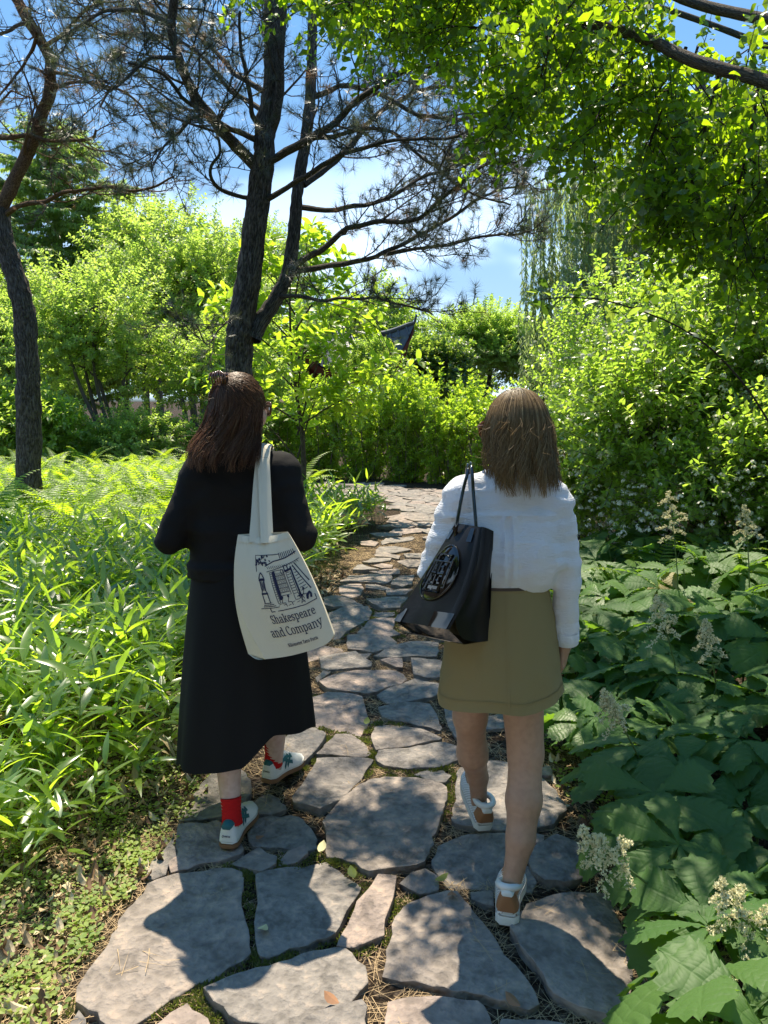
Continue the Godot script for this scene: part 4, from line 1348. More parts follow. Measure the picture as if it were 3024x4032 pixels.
# ---------------------------------------------------------------- bags
func canvas_tote() -> void:
	var bag := thing("tote_bag", "cream canvas tote with dark blue bookshop print on the shoulder of the woman in black", "bag", Vector3(-0.36, 0.73, -2.52))
	var face := func(u: float, v: float) -> Vector3:
		var a := Vector3(-0.495, 1.143, -2.57).lerp(Vector3(-0.322, 1.159, -2.54), u)
		var b := Vector3(-0.401, 0.731, -2.49).lerp(Vector3(-0.165, 0.804, -2.46), u)
		a += Vector3(0, -0.012, 0.0) * sin(PI * u)
		b += Vector3(0, -0.012 * sin(PI * u) + 0.02 * pow(maxf(u - 0.85, 0) / 0.15, 2), 0)
		var p := a.lerp(b, v) + Vector3(-0.25, 0, 1).normalized() * 0.03 * sin(PI * pow(v, 0.7)) * sin(PI * u)
		p.x -= 0.05 * sin(PI * v) * (1.0 - u)
		p.x += 0.01 * sin(PI * v) * u
		return p + Vector3(0, 0, 0.009 * noise.get_noise_3d(u * 16, v * 5, 0) * (1.25 - v) + 0.004 * sin(u * 9 + v * 3) * (1 - v))
	var side := func(u: float, v: float) -> Vector3:
		var f: Vector3 = face.call(0.0, v)
		var bk := Vector3(-0.497, 1.141, -2.585).lerp(Vector3(-0.47, 0.727, -2.56), v)
		bk.x -= 0.03 * sin(PI * v)
		return bk.lerp(f, u) + Vector3(0.012, 0, 0.0) * sin(PI * u) * sin(PI * v)
	var back := func(u: float, v: float) -> Vector3:
		var a: Vector3 = side.call(0.0, v)
		var b: Vector3 = face.call(1.0, v)
		return a.lerp(b + Vector3(0.0, 0, -0.03 * sqrt(v)), u) + Vector3(0, 0, -0.02 * sin(PI * u) * v)
	var bottom := func(u: float, v: float) -> Vector3:
		var f: Vector3 = face.call(u, 1.0)
		var k: Vector3 = back.call(u, 1.0)
		return f.lerp(k, v) + Vector3(0, -0.01 * sin(PI * v), 0)
	var edge := func(u: float, v: float) -> Vector3:
		var f: Vector3 = face.call(1.0, v)
		var k: Vector3 = back.call(1.0, v)
		return f.lerp(k, u)
	for q in [["front_panel", face], ["side_gusset", side], ["back_panel", back], ["bottom_panel", bottom], ["side_gusset", edge]]:
		put_on(part(q[0], sheet(q[1], 20, 28), M.canvas, bag), bag, Transform3D.IDENTITY)
	var lip := func(u: float, v: float) -> Vector3: return face.call(u, v * 0.055) + Vector3(0, 0, 0.0022)
	put_on(part("top_hem", sheet(lip, 20, 2), M.canvas, bag), bag, Transform3D.IDENTITY)
	# two straps over the shoulder
	for s in 2:
		var x := Geo.new()
		var mid: Array = [[Vector3(-0.435, 1.12, -2.551), Vector3(-0.432, 1.2, -2.59), Vector3(-0.43, 1.3, -2.636), Vector3(-0.426, 1.39, -2.683), Vector3(-0.425, 1.432, -2.735), Vector3(-0.43, 1.41, -2.83), Vector3(-0.435, 1.3, -2.885)], [Vector3(-0.392, 1.12, -2.538), Vector3(-0.4, 1.2, -2.578), Vector3(-0.41, 1.3, -2.628), Vector3(-0.419, 1.392, -2.678), Vector3(-0.42, 1.437, -2.735), Vector3(-0.425, 1.415, -2.835), Vector3(-0.43, 1.3, -2.89)]][s]
		var c := spline(mid, 6)
		for k in c.size():
			var d := (c[mini(k + 1, c.size() - 1)] - c[maxi(k - 1, 0)]).normalized()
			var w := d.cross(Vector3(0.1, 0.5, 0.8)).normalized() * 0.021
			var o := w.cross(d).normalized() * 0.0016
			for j in 5:
				x.v.append(c[k] + [w - o, w + o, o - w, -o - w, w - o][j])
				if k > 0 and j > 0:
					var i0 := k * 5 + j
					x.quad(i0, i0 - 1, i0 - 6, i0 - 5)
		put_on(part("strap", x.smooth(), M.canvas, bag), bag, Transform3D.IDENTITY)
	# print: lettering bent onto the front
	var print_node := Geo.new()
	var off := Vector3(-0.2, 0.05, 0.98) * 0.0016
	for row in [["Shakespeare", 0.375, 0.91, 0.7, 2.0], ["and Company", 0.285, 0.94, 0.81, 1.9], ["Kilometer Zero Paris", 0.42, 0.82, 0.915, 1.7]]:
		var m := text(row[0], font_serif, 1.0, 0.001)
		var a := m.surface_get_arrays(0)
		var v: PackedVector3Array = a[Mesh.ARRAY_VERTEX]
		var g := Geo.new()
		for p in v:
			var u: float = lerpf(row[1], row[2], p.x + 0.5)
			var w: float = row[3] - p.y * (row[2] - row[1]) * 0.55 * row[4]
			g.v.append((face.call(u, w) as Vector3) + off * (1.0 if p.z > 0 else 0.4))
		g.i = a[Mesh.ARRAY_INDEX]
		put_on(part("lettering", g, M.print_dark, bag), bag, Transform3D.IDENTITY)
	var pic := Geo.new()
	var L := func(p: Array, w := 0.0007) -> void:
		# points in picture coordinates, 0..1 across and down
		var q: Array = []
		for k in p.size() - 1:
			for j in 4: q.append([lerpf(p[k][0], p[k + 1][0], j / 4.0), lerpf(p[k][1], p[k + 1][1], j / 4.0)])
		q.append(p[-1])
		var r: Array = []
		for e in q: r.append([0.37 + e[0] * 0.6, 0.15 + e[1] * 0.475])
		pic.join(band_on(face, r, w * 1.35, off * 0.7), Transform3D.IDENTITY)
	var box := func(x: float, y: float, w: float, h: float, lw := 0.0007) -> void: L.call([[x, y], [x + w, y], [x + w, y + h], [x, y + h], [x, y]], lw)
	L.call([[0.0, 0.28], [0.0, 0.0], [0.62, 0.02]], 0.0009)
	L.call([[0.1, 0.93], [0.1, 1.0], [1.0, 1.0], [1.0, 0.9]], 0.0011)
	for k in 46:
		var x := rnd(0.01, 0.36) * rnd(0.4, 1.0)
		var y := rnd(0.01, 0.16)
		L.call([[x, y], [x + rnd(-0.03, 0.035), y + rnd(0.01, 0.04)]], rnd(0.0008, 0.002))
	L.call([[0.22, 0.2], [0.45, 0.13], [0.75, 0.11], [1.0, 0.06]], 0.0014)
	L.call([[0.24, 0.3], [0.55, 0.26], [1.0, 0.2]], 0.0008)
	for k in 9: L.call([[0.62 + k * 0.042, 0.0], [0.62 + k * 0.042, 0.1]], 0.0009)
	for k in 16: L.call([[0.26 + k * 0.045, 0.21], [0.285 + k * 0.045, 0.255]], 0.0006)
	box.call(0.3, 0.32, 0.05, 0.55)
	for k in 13: L.call([[0.3, 0.35 + k * 0.04], [0.35, 0.35 + k * 0.04]], 0.0006)
	L.call([[0.385, 0.3], [0.385, 0.82]], 0.0032)
	box.call(0.41, 0.3, 0.2, 0.45)
	for k in 5:
		L.call([[0.41, 0.4 + k * 0.075], [0.61, 0.4 + k * 0.075]], 0.0006)
		for j in 4: box.call(0.42 + j * 0.048, 0.345 + k * 0.075, 0.03, 0.045, 0.0004)
	L.call([[0.55, 0.31], [0.57, 0.29], [0.6, 0.31], [0.6, 0.36], [0.57, 0.38], [0.55, 0.36], [0.55, 0.31]], 0.0007)
	box.call(0.64, 0.24, 0.07, 0.09, 0.0013)
	L.call([[0.63, 0.34], [0.78, 0.32]], 0.0028)
	box.call(0.65, 0.37, 0.09, 0.5)
	for k in 8: L.call([[0.66, 0.41 + k * 0.05], [0.735, 0.405 + k * 0.05]], 0.0007)
	L.call([[0.77, 0.28], [0.775, 0.85]], 0.0022)
	L.call([[0.82, 0.27], [0.98, 0.78]], 0.0016)
	L.call([[0.87, 0.24], [1.0, 0.64]], 0.0016)
	for k in 9: L.call([[0.81, 0.3 + k * 0.055], [0.84 + k * 0.012, 0.29 + k * 0.055]], 0.0008)
	# the fountain post
	for k in 2: L.call([[0.04 + k * 0.1, 0.42], [0.05 + k * 0.08, 0.62], [0.035 + k * 0.11, 0.66], [0.03 + k * 0.12, 0.84]], 0.0011)
	L.call([[0.03, 0.41], [0.06, 0.34], [0.09, 0.3], [0.12, 0.34], [0.15, 0.41], [0.03, 0.41]], 0.0013)
	L.call([[0.02, 0.43], [0.16, 0.43]], 0.0022)
	L.call([[0.02, 0.67], [0.16, 0.67]], 0.0022)
	for k in 3: L.call([[0.06 + k * 0.03, 0.45], [0.075 + k * 0.02, 0.54], [0.06 + k * 0.03, 0.62]], 0.0009)
	for k in 3: L.call([[0.01 - k * 0.02, 0.84 + k * 0.03], [0.18 + k * 0.03, 0.84 + k * 0.03]], 0.0009)
	L.call([[-0.1, 0.93], [0.3, 0.93]], 0.0008)
	# tables, sitters, a small dog, paving
	for q in [[0.4, 0.78], [0.52, 0.78], [0.76, 0.72], [0.84, 0.72]]:
		L.call([[q[0], q[1]], [q[0] + 0.01, q[1] - 0.02], [q[0] + 0.025, q[1] - 0.01], [q[0] + 0.02, q[1] + 0.015], [q[0], q[1]]], 0.0014)
		L.call([[q[0] + 0.01, q[1] + 0.02], [q[0] - 0.02, q[1] + 0.1], [q[0] + 0.04, q[1] + 0.1], [q[0] + 0.05, q[1] + 0.17]], 0.0008)
	L.call([[0.7, 0.82], [0.84, 0.81]], 0.0014)
	L.call([[0.74, 0.82], [0.8, 0.96]], 0.0009)
	L.call([[0.8, 0.82], [0.73, 0.96]], 0.0009)
	L.call([[0.86, 0.92], [0.865, 0.86], [0.9, 0.84], [0.93, 0.82], [0.94, 0.86], [0.925, 0.92]], 0.0032)
	for k in 7: L.call([[0.3 + k * 0.09, 0.9 + 0.02 * (k % 3)], [0.36 + k * 0.09, 0.885 + 0.02 * (k % 3)]], 0.0006)
	put_on(part("printed_picture", pic, M.print_dark, bag), bag, Transform3D.IDENTITY)

func black_handbag() -> void:
	var bag := thing("handbag", "black leather tote with a glossy oval emblem on the shoulder of the woman in white", "bag", Vector3(0.2, 0.9, -2.16))
	var tf := Vector3(0.21, 1.239, -2.22)
	var tn := Vector3(0.268, 1.245, -2.12)
	var bn := Vector3(0.178, 0.962, -2.08)
	var bf := Vector3(0.032, 0.93, -2.27)
	var out := Vector3(-0.75, 0.12, 0.65).normalized()
	var face := func(u: float, v: float) -> Vector3:
		# u from the far edge to the near one
		var p := tf.lerp(tn, u).lerp(bf.lerp(bn, u), v)
		p += Vector3(0.018, 0, 0.02) * sin(PI * v) * u
		return p + out * (0.022 * sin(PI * u) * sin(PI * pow(v, 0.8)) + 0.002 * noise.get_noise_3d(u * 10, v * 10, 1))
	var gus := func(u: float, v: float) -> Vector3:
		var a: Vector3 = face.call(1.0, v)
		var b := Vector3(0.318, 1.219, -2.2).lerp(Vector3(0.312, 0.89, -2.2), v)
		a = a.lerp(Vector3(0.225, 0.922, -2.115), smoothstep(0.85, 1.0, v))
		var p := a.lerp(b, u)
		return p + Vector3(0.05, 0, 0.9) * (-0.03 * sin(PI * u) * (1.0 - v) + 0.022 * sin(PI * u) * v + 0.012 * sin(u * 9 + v * 4) * sin(PI * v))
	var back := func(u: float, v: float) -> Vector3:
		var a := Vector3(0.318, 1.219, -2.2).lerp(Vector3(0.312, 0.89, -2.2), v)
		var b := Vector3(0.262, 1.215, -2.3).lerp(Vector3(0.16, 0.89, -2.36), v)
		return a.lerp(b, u)
	var farside := func(u: float, v: float) -> Vector3: return (back.call(1.0, v) as Vector3).lerp(face.call(0.0, v), u)
	var bot := func(u: float, v: float) -> Vector3:
		# the patent base wraps below the face
		var f: Vector3 = face.call(u, 1.0)
		var k := Vector3(0.16, 0.89, -2.36).lerp(Vector3(0.312, 0.89, -2.2), u)
		var low := Vector3(0.09, 0.893, -2.25).lerp(Vector3(0.228, 0.905, -2.115), u)
		return f.lerp(low, v * 2.0) if v < 0.5 else low.lerp(k, v * 2.0 - 1.0)
	for q in [["front_panel", face, M.leather], ["side_gusset", gus, M.leather], ["back_panel", back, M.leather], ["side_gusset", farside, M.leather], ["patent_base", bot, M.patent]]:
		put_on(part(q[0], sheet(q[1], 20, 22), q[2], bag), bag, Transform3D.IDENTITY)
	var flap := func(u: float, v: float) -> Vector3: return (face.call(0.9 + 0.1 * u, v) as Vector3) + Vector3(0.005 * u, 0, 0.003 + 0.004 * sin(PI * u))
	put_on(part("edge_piping", sheet(flap, 4, 22), M.leather, bag), bag, Transform3D.IDENTITY)
	var corner := func(u: float, v: float) -> Vector3: return (face.call(0.66 + 0.33 * u, 0.84 + 0.16 * v) as Vector3) + out * 0.004
	put_on(part("patent_corner", sheet(corner, 8, 8), M.patent, bag), bag, Transform3D.IDENTITY)
	var corner2 := func(u: float, v: float) -> Vector3: return (face.call(0.13 * u, 0.86 + 0.14 * v) as Vector3) + out * 0.004
	put_on(part("patent_corner", sheet(corner2, 6, 6), M.patent, bag), bag, Transform3D.IDENTITY)
	# oval emblem
	var E := func(r: float, a: float) -> Array: return [0.44 + 0.33 * r * cos(a), 0.47 + 0.27 * r * sin(a)]
	var disc := Geo.new()
	for j in 9:
		for k in 40:
			var a := TAU * k / 40.0
			var r := j / 8.0
			var uv: Array = E.call(r, a)
			var bulge := 0.006 * sqrt(maxf(0.0, 1.0 - r * r)) + 0.004 + 0.0012 * fine.get_noise_3d(cos(a) * r * 12, sin(a) * r * 12, 2)
			disc.v.append((face.call(uv[0], uv[1]) as Vector3) + out * bulge)
			if j > 0:
				disc.quad(j * 40 + k, j * 40 + (k + 1) % 40, (j - 1) * 40 + (k + 1) % 40, (j - 1) * 40 + k)
	var emb := part("oval_emblem", disc.smooth(), M.patent, bag)
	put_on(emb, bag, Transform3D.IDENTITY)
	var ringp := PackedVector3Array()
	for k in 41:
		var uv: Array = E.call(1.0, TAU * k / 40.0)
		ringp.append((face.call(uv[0], uv[1]) as Vector3) + out * 0.005)
	var rg := Geo.new()
	tube(rg, ringp, taper(41, 0.0035, 0.0035), 6)
	part("emblem_rim", rg.smooth(), M.patent, emb)
	# raised double-T cross
	var tg := Geo.new()
	for s in [1.0, -1.0]:
		for line in [[[-0.62, 0.2], [-0.62, 0.42], [0.62, 0.42], [0.62, 0.2]], [[-0.5, 0.66], [0.5, 0.66]], [[0.0, 0.42], [0.0, 0.05]], [[-0.24, 0.12], [-0.24, 0.3]], [[0.24, 0.12], [0.24, 0.3]]]:
			for turn in 2:
				var p := PackedVector3Array()
				for q in line:
					var x: float = q[0] * s
					var y: float = q[1] * s
					if turn: var h := x; x = y; y = h
					var r := sqrt(x * x + y * y)
					p.append((face.call(0.44 + 0.33 * x, 0.47 + 0.27 * y) as Vector3) + out * (0.0075 + 0.005 * sqrt(maxf(0, 1 - r * r))))
				tube(tg, p, taper(p.size(), 0.0042, 0.0042), 6)
	part("emblem_cross", tg.smooth(), M.patent, emb)
	for s in 2:
		var g := Geo.new()
		var ends: Array = [[Vector3(0.206, 1.2, -2.19), Vector3(0.21, 1.245, -2.185), Vector3(0.228, 1.33, -2.215), Vector3(0.246, 1.393, -2.243), Vector3(0.25, 1.39, -2.33), Vector3(0.25, 1.25, -2.4), Vector3(0.25, 1.22, -2.36)], [Vector3(0.262, 1.2, -2.15), Vector3(0.262, 1.245, -2.165), Vector3(0.258, 1.33, -2.205), Vector3(0.256, 1.4, -2.24), Vector3(0.26, 1.393, -2.33), Vector3(0.27, 1.25, -2.4), Vector3(0.27, 1.22, -2.36)]][s]
		var c := spline(ends, 6)
		tube(g, c, taper(c.size(), 0.0052, 0.0052), 8)
		put_on(part("strap", g.smooth(), M.patent, bag), bag, Transform3D.IDENTITY)
		var tab := func(u: float, v: float) -> Vector3: return (face.call(0.08 + 0.05 * s * 14 + (u - 0.5) * 0.12, 0.02 + v * 0.13) as Vector3) + out * 0.004
		put_on(part("strap_tab", sheet(tab, 3, 4), M.patent, bag), bag, Transform3D.IDENTITY)

# ---------------------------------------------------------------- leaves and twigs
const BLADE := [0.35, 0.95, 1.0, 0.82, 0.45, 0.0]
const OVAL := [0.12, 0.75, 1.0, 0.8, 0.0]
const SMALL := [0.15, 1.0, 0.0]
const SPEAR := [0.1, 1.0, 0.7, 0.0]

func leaf(g: Geo, x: Transform3D, l: float, w: float, shape: Array, bend: float, fold := 0.25, twist := 0.0) -> void:
	# grows along local y, faces local z; bend > 0 droops towards -z
	var n := shape.size()
	var p := Vector3.ZERO
	var a := 0.0
	var base := g.v.size()
	for k in n:
		var hw: float = shape[k] * w * 0.5
		var side := Vector3(cos(twist * k), 0, sin(twist * k))
		var up := Vector3(0, sin(a), cos(a)) * hw * fold
		g.v.append(x * p)
		g.v.append(x * (p - side * hw + up))
		g.v.append(x * (p + side * hw + up))
		if k > 0:
			var b := base + k * 3
			if shape[k] == 0.0:
				g.tri(b, b - 3, b - 2)
				g.tri(b, b - 1, b - 3)
			else:
				g.quad(b, b - 3, b - 2, b + 1)
				g.quad(b + 2, b - 1, b - 3, b)
		a += bend / (n - 1)
		p += Vector3(0, cos(a), -sin(a)) * l / (n - 1)

func fan(g: Geo, x: Transform3D, r: float) -> void:
	# ginkgo leaf: stalk, fan blade with a notch
	var b := g.v.size()
	g.v.append(x * Vector3(-0.001, 0, 0)); g.v.append(x * Vector3(0.001, 0, 0)); g.v.append(x * Vector3(0, r * 0.7, 0.003))
	g.tri(b, b + 1, b + 2)
	b += 3
	g.v.append(x * Vector3(0, r * 0.62, 0))
	var cup := rnd(-0.25, 0.35)
	for k in 8:
		var a := lerpf(-1.05, 1.05, k / 7.0)
		var rr := r * (1.0 - 0.1 * absf(a) + 0.05 * sin(k * 2.7)) * (0.8 if k == 3 and cup > 0 else 1.0)
		g.v.append(x * Vector3(sin(a) * rr * 1.02, r * 0.62 + cos(a) * rr * 0.85, cup * r * a * a + 0.1 * r * sin(a * 4)))
		if k: g.tri(b, b + k + 1, b + k)

func place(p: Vector3, dir: Vector3, up: Vector3, s := 1.0) -> Transform3D:
	# y along dir, z as near as can be to up
	var y := dir.normalized()
	var z := up - y * up.dot(y)
	if z.length_squared() < 1e-5: z = Vector3(0.7, 0.1, 0.7) - y * y.dot(Vector3(0.7, 0.1, 0.7))
	z = z.normalized()
	return Transform3D(Basis(y.cross(z) * s, y * s, z * s), p)

func spray(n: int, len: float, l: float, w: float, shape: Array, ma: Material, mb: Material, spread := 1.0, flat := 0.5, droop := 0.4, tw: Material = null, tuft := 0) -> ArrayMesh:
	# a twig along +y with n leaves, some of them in a whorl at its tip
	var a := Geo.new()
	var b := Geo.new()
	var t := Geo.new()
	var end := Vector3(rnd(-0.1, 0.1) * len, len, rnd(-0.1, 0.05) * len)
	tube(t, PackedVector3Array([Vector3.ZERO, end * 0.5 + Vector3(0, 0, 0.03 * len), end]), PackedFloat32Array([0.004, 0.003, 0.0015]), 3)
	for k in n:
		var s := float(k + 1) / n
		var tip := k >= n - tuft
		var q := end * (1.0 if tip else s)
		var ang := k * 2.4 + rnd(-0.4, 0.4)
		var out := Vector3(cos(ang), 0, sin(ang) * (1.0 - flat))
		var d := (out * spread * (0.9 if tip else 1.0) + Vector3(0, rnd(0.2, 0.8), rnd(-0.1, 0.35))).normalized()
		var x := place(q, d, Vector3(rnd(-0.5, 0.5), 0.5, 1.0), rnd(0.7, 1.15))
		leaf(a if rng.randf() < 0.55 else b, x, l, w, shape, droop * rnd(0.3, 1.4), rnd(0.1, 0.4))
	return mesh_of([a, ma, b, mb, t, tw if tw else M.twig_grey])

func scatter_crown(c: Vector3, r: Vector3, lobes: int, per: int, protos: int, size: Vector2, inner := 0.55, flat := 0.0) -> Array:
	# [centres of the lobes, list of placements per prototype]
	var sets := []
	for k in protos: sets.append([])
	var mids: Array[Vector3] = []
	for k in lobes:
		var d := rand_dir()
		if d.y < -0.5: d.y *= -0.5
		var m := c + d * r * rnd(0.45, 0.72)
		mids.append(m)
		var rr := r * rnd(0.3, 0.48)
		if flat > 0: rr.y *= 1.0 - flat
		for q in per:
			var e := rand_dir()
			var p := m + e * rr * pow(rnd(inner, 1.0), 0.6) * (1.0 + 0.35 * noise.get_noise_3dv(e * 9 + m * 3))
			var dir := (e * Vector3(1, 0.4, 1) + (p - c).normalized() * 0.5 + Vector3(0, 0.25, 0) + rand_dir() * 0.55)
			(sets[rng.randi() % protos] as Array).append(place(p, dir, Vector3.UP + rand_dir() * 0.5, rnd(size.x, size.y)))
	return [mids, sets]

func broad_tree(called: String, label: String, category: String, base: Vector3, c: Vector3, r: Vector3, lobes: int, per: int, protos: Array, size: Vector2, trunk_r: float, barkm: Material, group := "", stems := 1, flat := 0.0) -> Node3D:
	var o := thing(called, label, category, base, group)
	var got := scatter_crown(c - base, r, lobes, per, protos.size(), size, 0.5, flat)
	for s in stems:
		var g := Geo.new()
		var foot := Vector3(rnd(-0.3, 0.3), -0.1, rnd(-0.3, 0.3)) * (0.0 if stems == 1 else 1.0)
		foot.y = -0.1
		var top := (c - base) + Vector3(rnd(-0.3, 0.3) * r.x, -0.2 * r.y, rnd(-0.3, 0.3) * r.z) * (1.0 if stems > 1 else 0.4)
		var p := spline([foot, foot.lerp(top, 0.4) + Vector3(rnd(-0.1, 0.1), 0, rnd(-0.1, 0.1)), top, top + Vector3(rnd(-0.2, 0.2), r.y * 0.8, 0)], 5)
		tube(g, p, taper(p.size(), trunk_r, trunk_r * 0.25), 8, 0.15, Color(-1, 0, 0), 1.5)
		part("trunk" if stems == 1 else "stem", g.smooth(), barkm, o)
		for k in (got[0] as Array).size():
			if k % stems != s: continue
			var m: Vector3 = got[0][k]
			var lg := Geo.new()
			var from: Vector3 = p[clampi(int(p.size() * (0.35 + 0.5 * clampf((m.y - foot.y) / (c.y - base.y + r.y), 0, 1))), 1, p.size() - 1)]
			var lp := spline([from, from.lerp(m, 0.5) + Vector3(0, 0.08 * r.y, 0), m, m + (m - from) * 0.25 + Vector3(0, 0.1 * r.y, 0)], 4)
			tube(lg, lp, taper(lp.size(), trunk_r * 0.42, trunk_r * 0.08), 5)
			part("limb", lg.smooth(), barkm, o)
	for k in protos.size():
		if (got[1][k] as Array).size(): many("foliage", protos[k], got[1][k], o)
	return o

# ---------------------------------------------------------------- pines
func tuft_mesh(m: Material, n: int, l: float, rod: float) -> ArrayMesh:
	var g := Geo.new()
	var t := Geo.new()
	tube(t, PackedVector3Array([Vector3(0, -0.02, 0), Vector3(0, rod, 0)]), PackedFloat32Array([0.0035, 0.0025]), 3)
	for k in n:
		var y := rod * pow(rng.randf(), 0.6)
		var a := rng.randf() * TAU
		var lift := lerpf(0.15, 1.5, pow(y / rod, 2.0)) * rnd(0.5, 1.2)
		var d := Vector3(cos(a), lift, sin(a)).normalized()
		var s := d.cross(Vector3(0.3, 0.8, 0.4)).normalized() * 0.0017
		var q := Vector3(0, y, 0)
		var e := q + d * l * rnd(0.75, 1.1) + Vector3(0, -0.1 * l, 0)
		var b := g.v.size()
		g.v.append(q - s); g.v.append(q + s); g.v.append(e)
		g.tri(b, b + 1, b + 2)
	return mesh_of([g, m, t, M.twig])

func pine_twigs(g: Geo, limb: PackedVector3Array, r: float, spots: Array, first: float, gap: float, reach: Vector2, lift: float) -> void:
	var total := 0.0
	for k in range(1, limb.size()): total += limb[k].distance_to(limb[k - 1])
	var at := 0.0
	var next := first * total
	var flip := 1.0
	for k in range(1, limb.size()):
		var seg := limb[k].distance_to(limb[k - 1])
		while next < at + seg:
			var p := limb[k - 1].lerp(limb[k], (next - at) / seg)
			var dir := (limb[k] - limb[k - 1]).normalized()
			var side := dir.cross(Vector3.UP)
			if side.length() < 0.3: side = dir.cross(Vector3(1, 0, 0.4))
			side = side.normalized() * flip
			flip = -flip
			var share := next / total
			var len := lerpf(reach.y, reach.x, share) * rnd(0.6, 1.15)
			var d := (side * rnd(0.5, 1.0) + dir * rnd(0.35, 0.9) + rand_dir() * 0.35 + Vector3(0, lift + rnd(-0.3, 0.2), 0)).normalized()
			var a := p
			var pts: Array = [a]
			for j in 4:
				a += d * len * 0.25
				pts.append(a)
				d = (d + Vector3(0, rnd(-0.05, 0.22), 0) + rand_dir() * 0.32).normalized()
			var c := spline(pts, 2)
			tube(g, c, taper(c.size(), maxf(r * 0.3 * (1.0 - share * 0.5), 0.005), 0.0035), 5)
			spots.append(frame(d) * 1.0)
			spots[-1] = Transform3D(spots[-1], a)
			for j in range(1, c.size() - 1):
				for twin in 2:
					if rng.randf() < 0.22: continue
					var tl := rnd(0.1, 0.3) * clampf(len, 0.5, 1.0)
					var ax := (c[j + 1] - c[j - 1]).normalized()
					var td := (ax * rnd(0.4, 0.9) + rand_dir() * 0.8 + Vector3(0, 0.12, 0)).normalized()
					var q := c[j]
					var mid := q + td * tl * 0.5
					td = (td + Vector3(0, 0.3, 0) + rand_dir() * 0.25).normalized()
					var e := mid + td * tl * 0.5
					tube(g, PackedVector3Array([q, mid, e]), PackedFloat32Array([0.0042, 0.0034, 0.0028]), 3)
					spots.append(Transform3D(frame(td), e))
			next += gap * rnd(0.6, 1.4)
		at += seg

func pine(called: String, label: String, base: Vector3, stems: Array, limbs: Array, m_bark: Material, m_limb: Material, tufts: Array, thin: float, reach: Vector2, upper: Array) -> Node3D:
	var o := thing(called, label, "tree", base)
	for s in stems:
		var g := Geo.new()
		var p := spline(s[0], 8)
		for k in p.size(): p[k] -= base
		tube(g, p, taper(p.size(), s[1], s[2], 0.8), 26, 0.2, Color(-1, 0, 0), 0.7)
		part("trunk", g.smooth(), m_bark, o)
	var spots: Array = []
	for l in limbs + upper:
		var g := Geo.new()
		var p := spline(l[0], 5)
		for k in p.size():
			p[k] -= base
			p[k] += Vector3(noise.get_noise_3dv(p[k] * 8), noise.get_noise_3dv(p[k] * 8 + Vector3(9, 0, 0)), noise.get_noise_3dv(p[k] * 8 + Vector3(0, 9, 0))) * 0.05 * minf(1.0, k * 0.2)
		tube(g, p, taper(p.size(), l[1], l[2], 0.8), 9, 0.15, Color(-1, 0, 0), 2.5)
		pine_twigs(g, p, l[1], spots, 0.24 if l[1] > 0.028 else 0.18, 0.12, reach, 0.05)
		part("limb", g.smooth(), m_limb, o)
	var sets := []
	for t in tufts: sets.append([])
	for s in spots:
		if rng.randf() > thin: continue
		var k := rng.randi() % tufts.size()
		if k == tufts.size() - 1 and rng.randf() < 0.75: k = 0
		(sets[k] as Array).append((s as Transform3D) * Transform3D(Basis(Vector3.UP, rnd(0, TAU)).scaled(Vector3.ONE * rnd(0.75, 1.1)), Vector3.ZERO))
	for k in tufts.size(): many("needles", tufts[k], sets[k], o)
	return o

func top_limbs(at: Array, n: int, y0: float, y1: float, len: float) -> Array:
	# whorls on the part of the stem above the picture
	var out := []
	for k in n:
		var s := float(k) / n
		var y := lerpf(y0, y1, s)
		var a := k * 2.4 + rnd(-0.3, 0.3)
		var st: Vector3 = at[k % at.size()]
		var p := Vector3(st.x + rnd(-0.1, 0.1), y, st.z)
		var d := Vector3(cos(a), 0.25, sin(a))
		var l := len * (1.0 - 0.5 * s) * rnd(0.8, 1.2)
		out.append([[p, p + d * l * 0.3, p + d * l * 0.65 + Vector3(0, 0.08, 0), p + d * l + Vector3(0, 0.25, 0)], 0.032, 0.009])
	return out

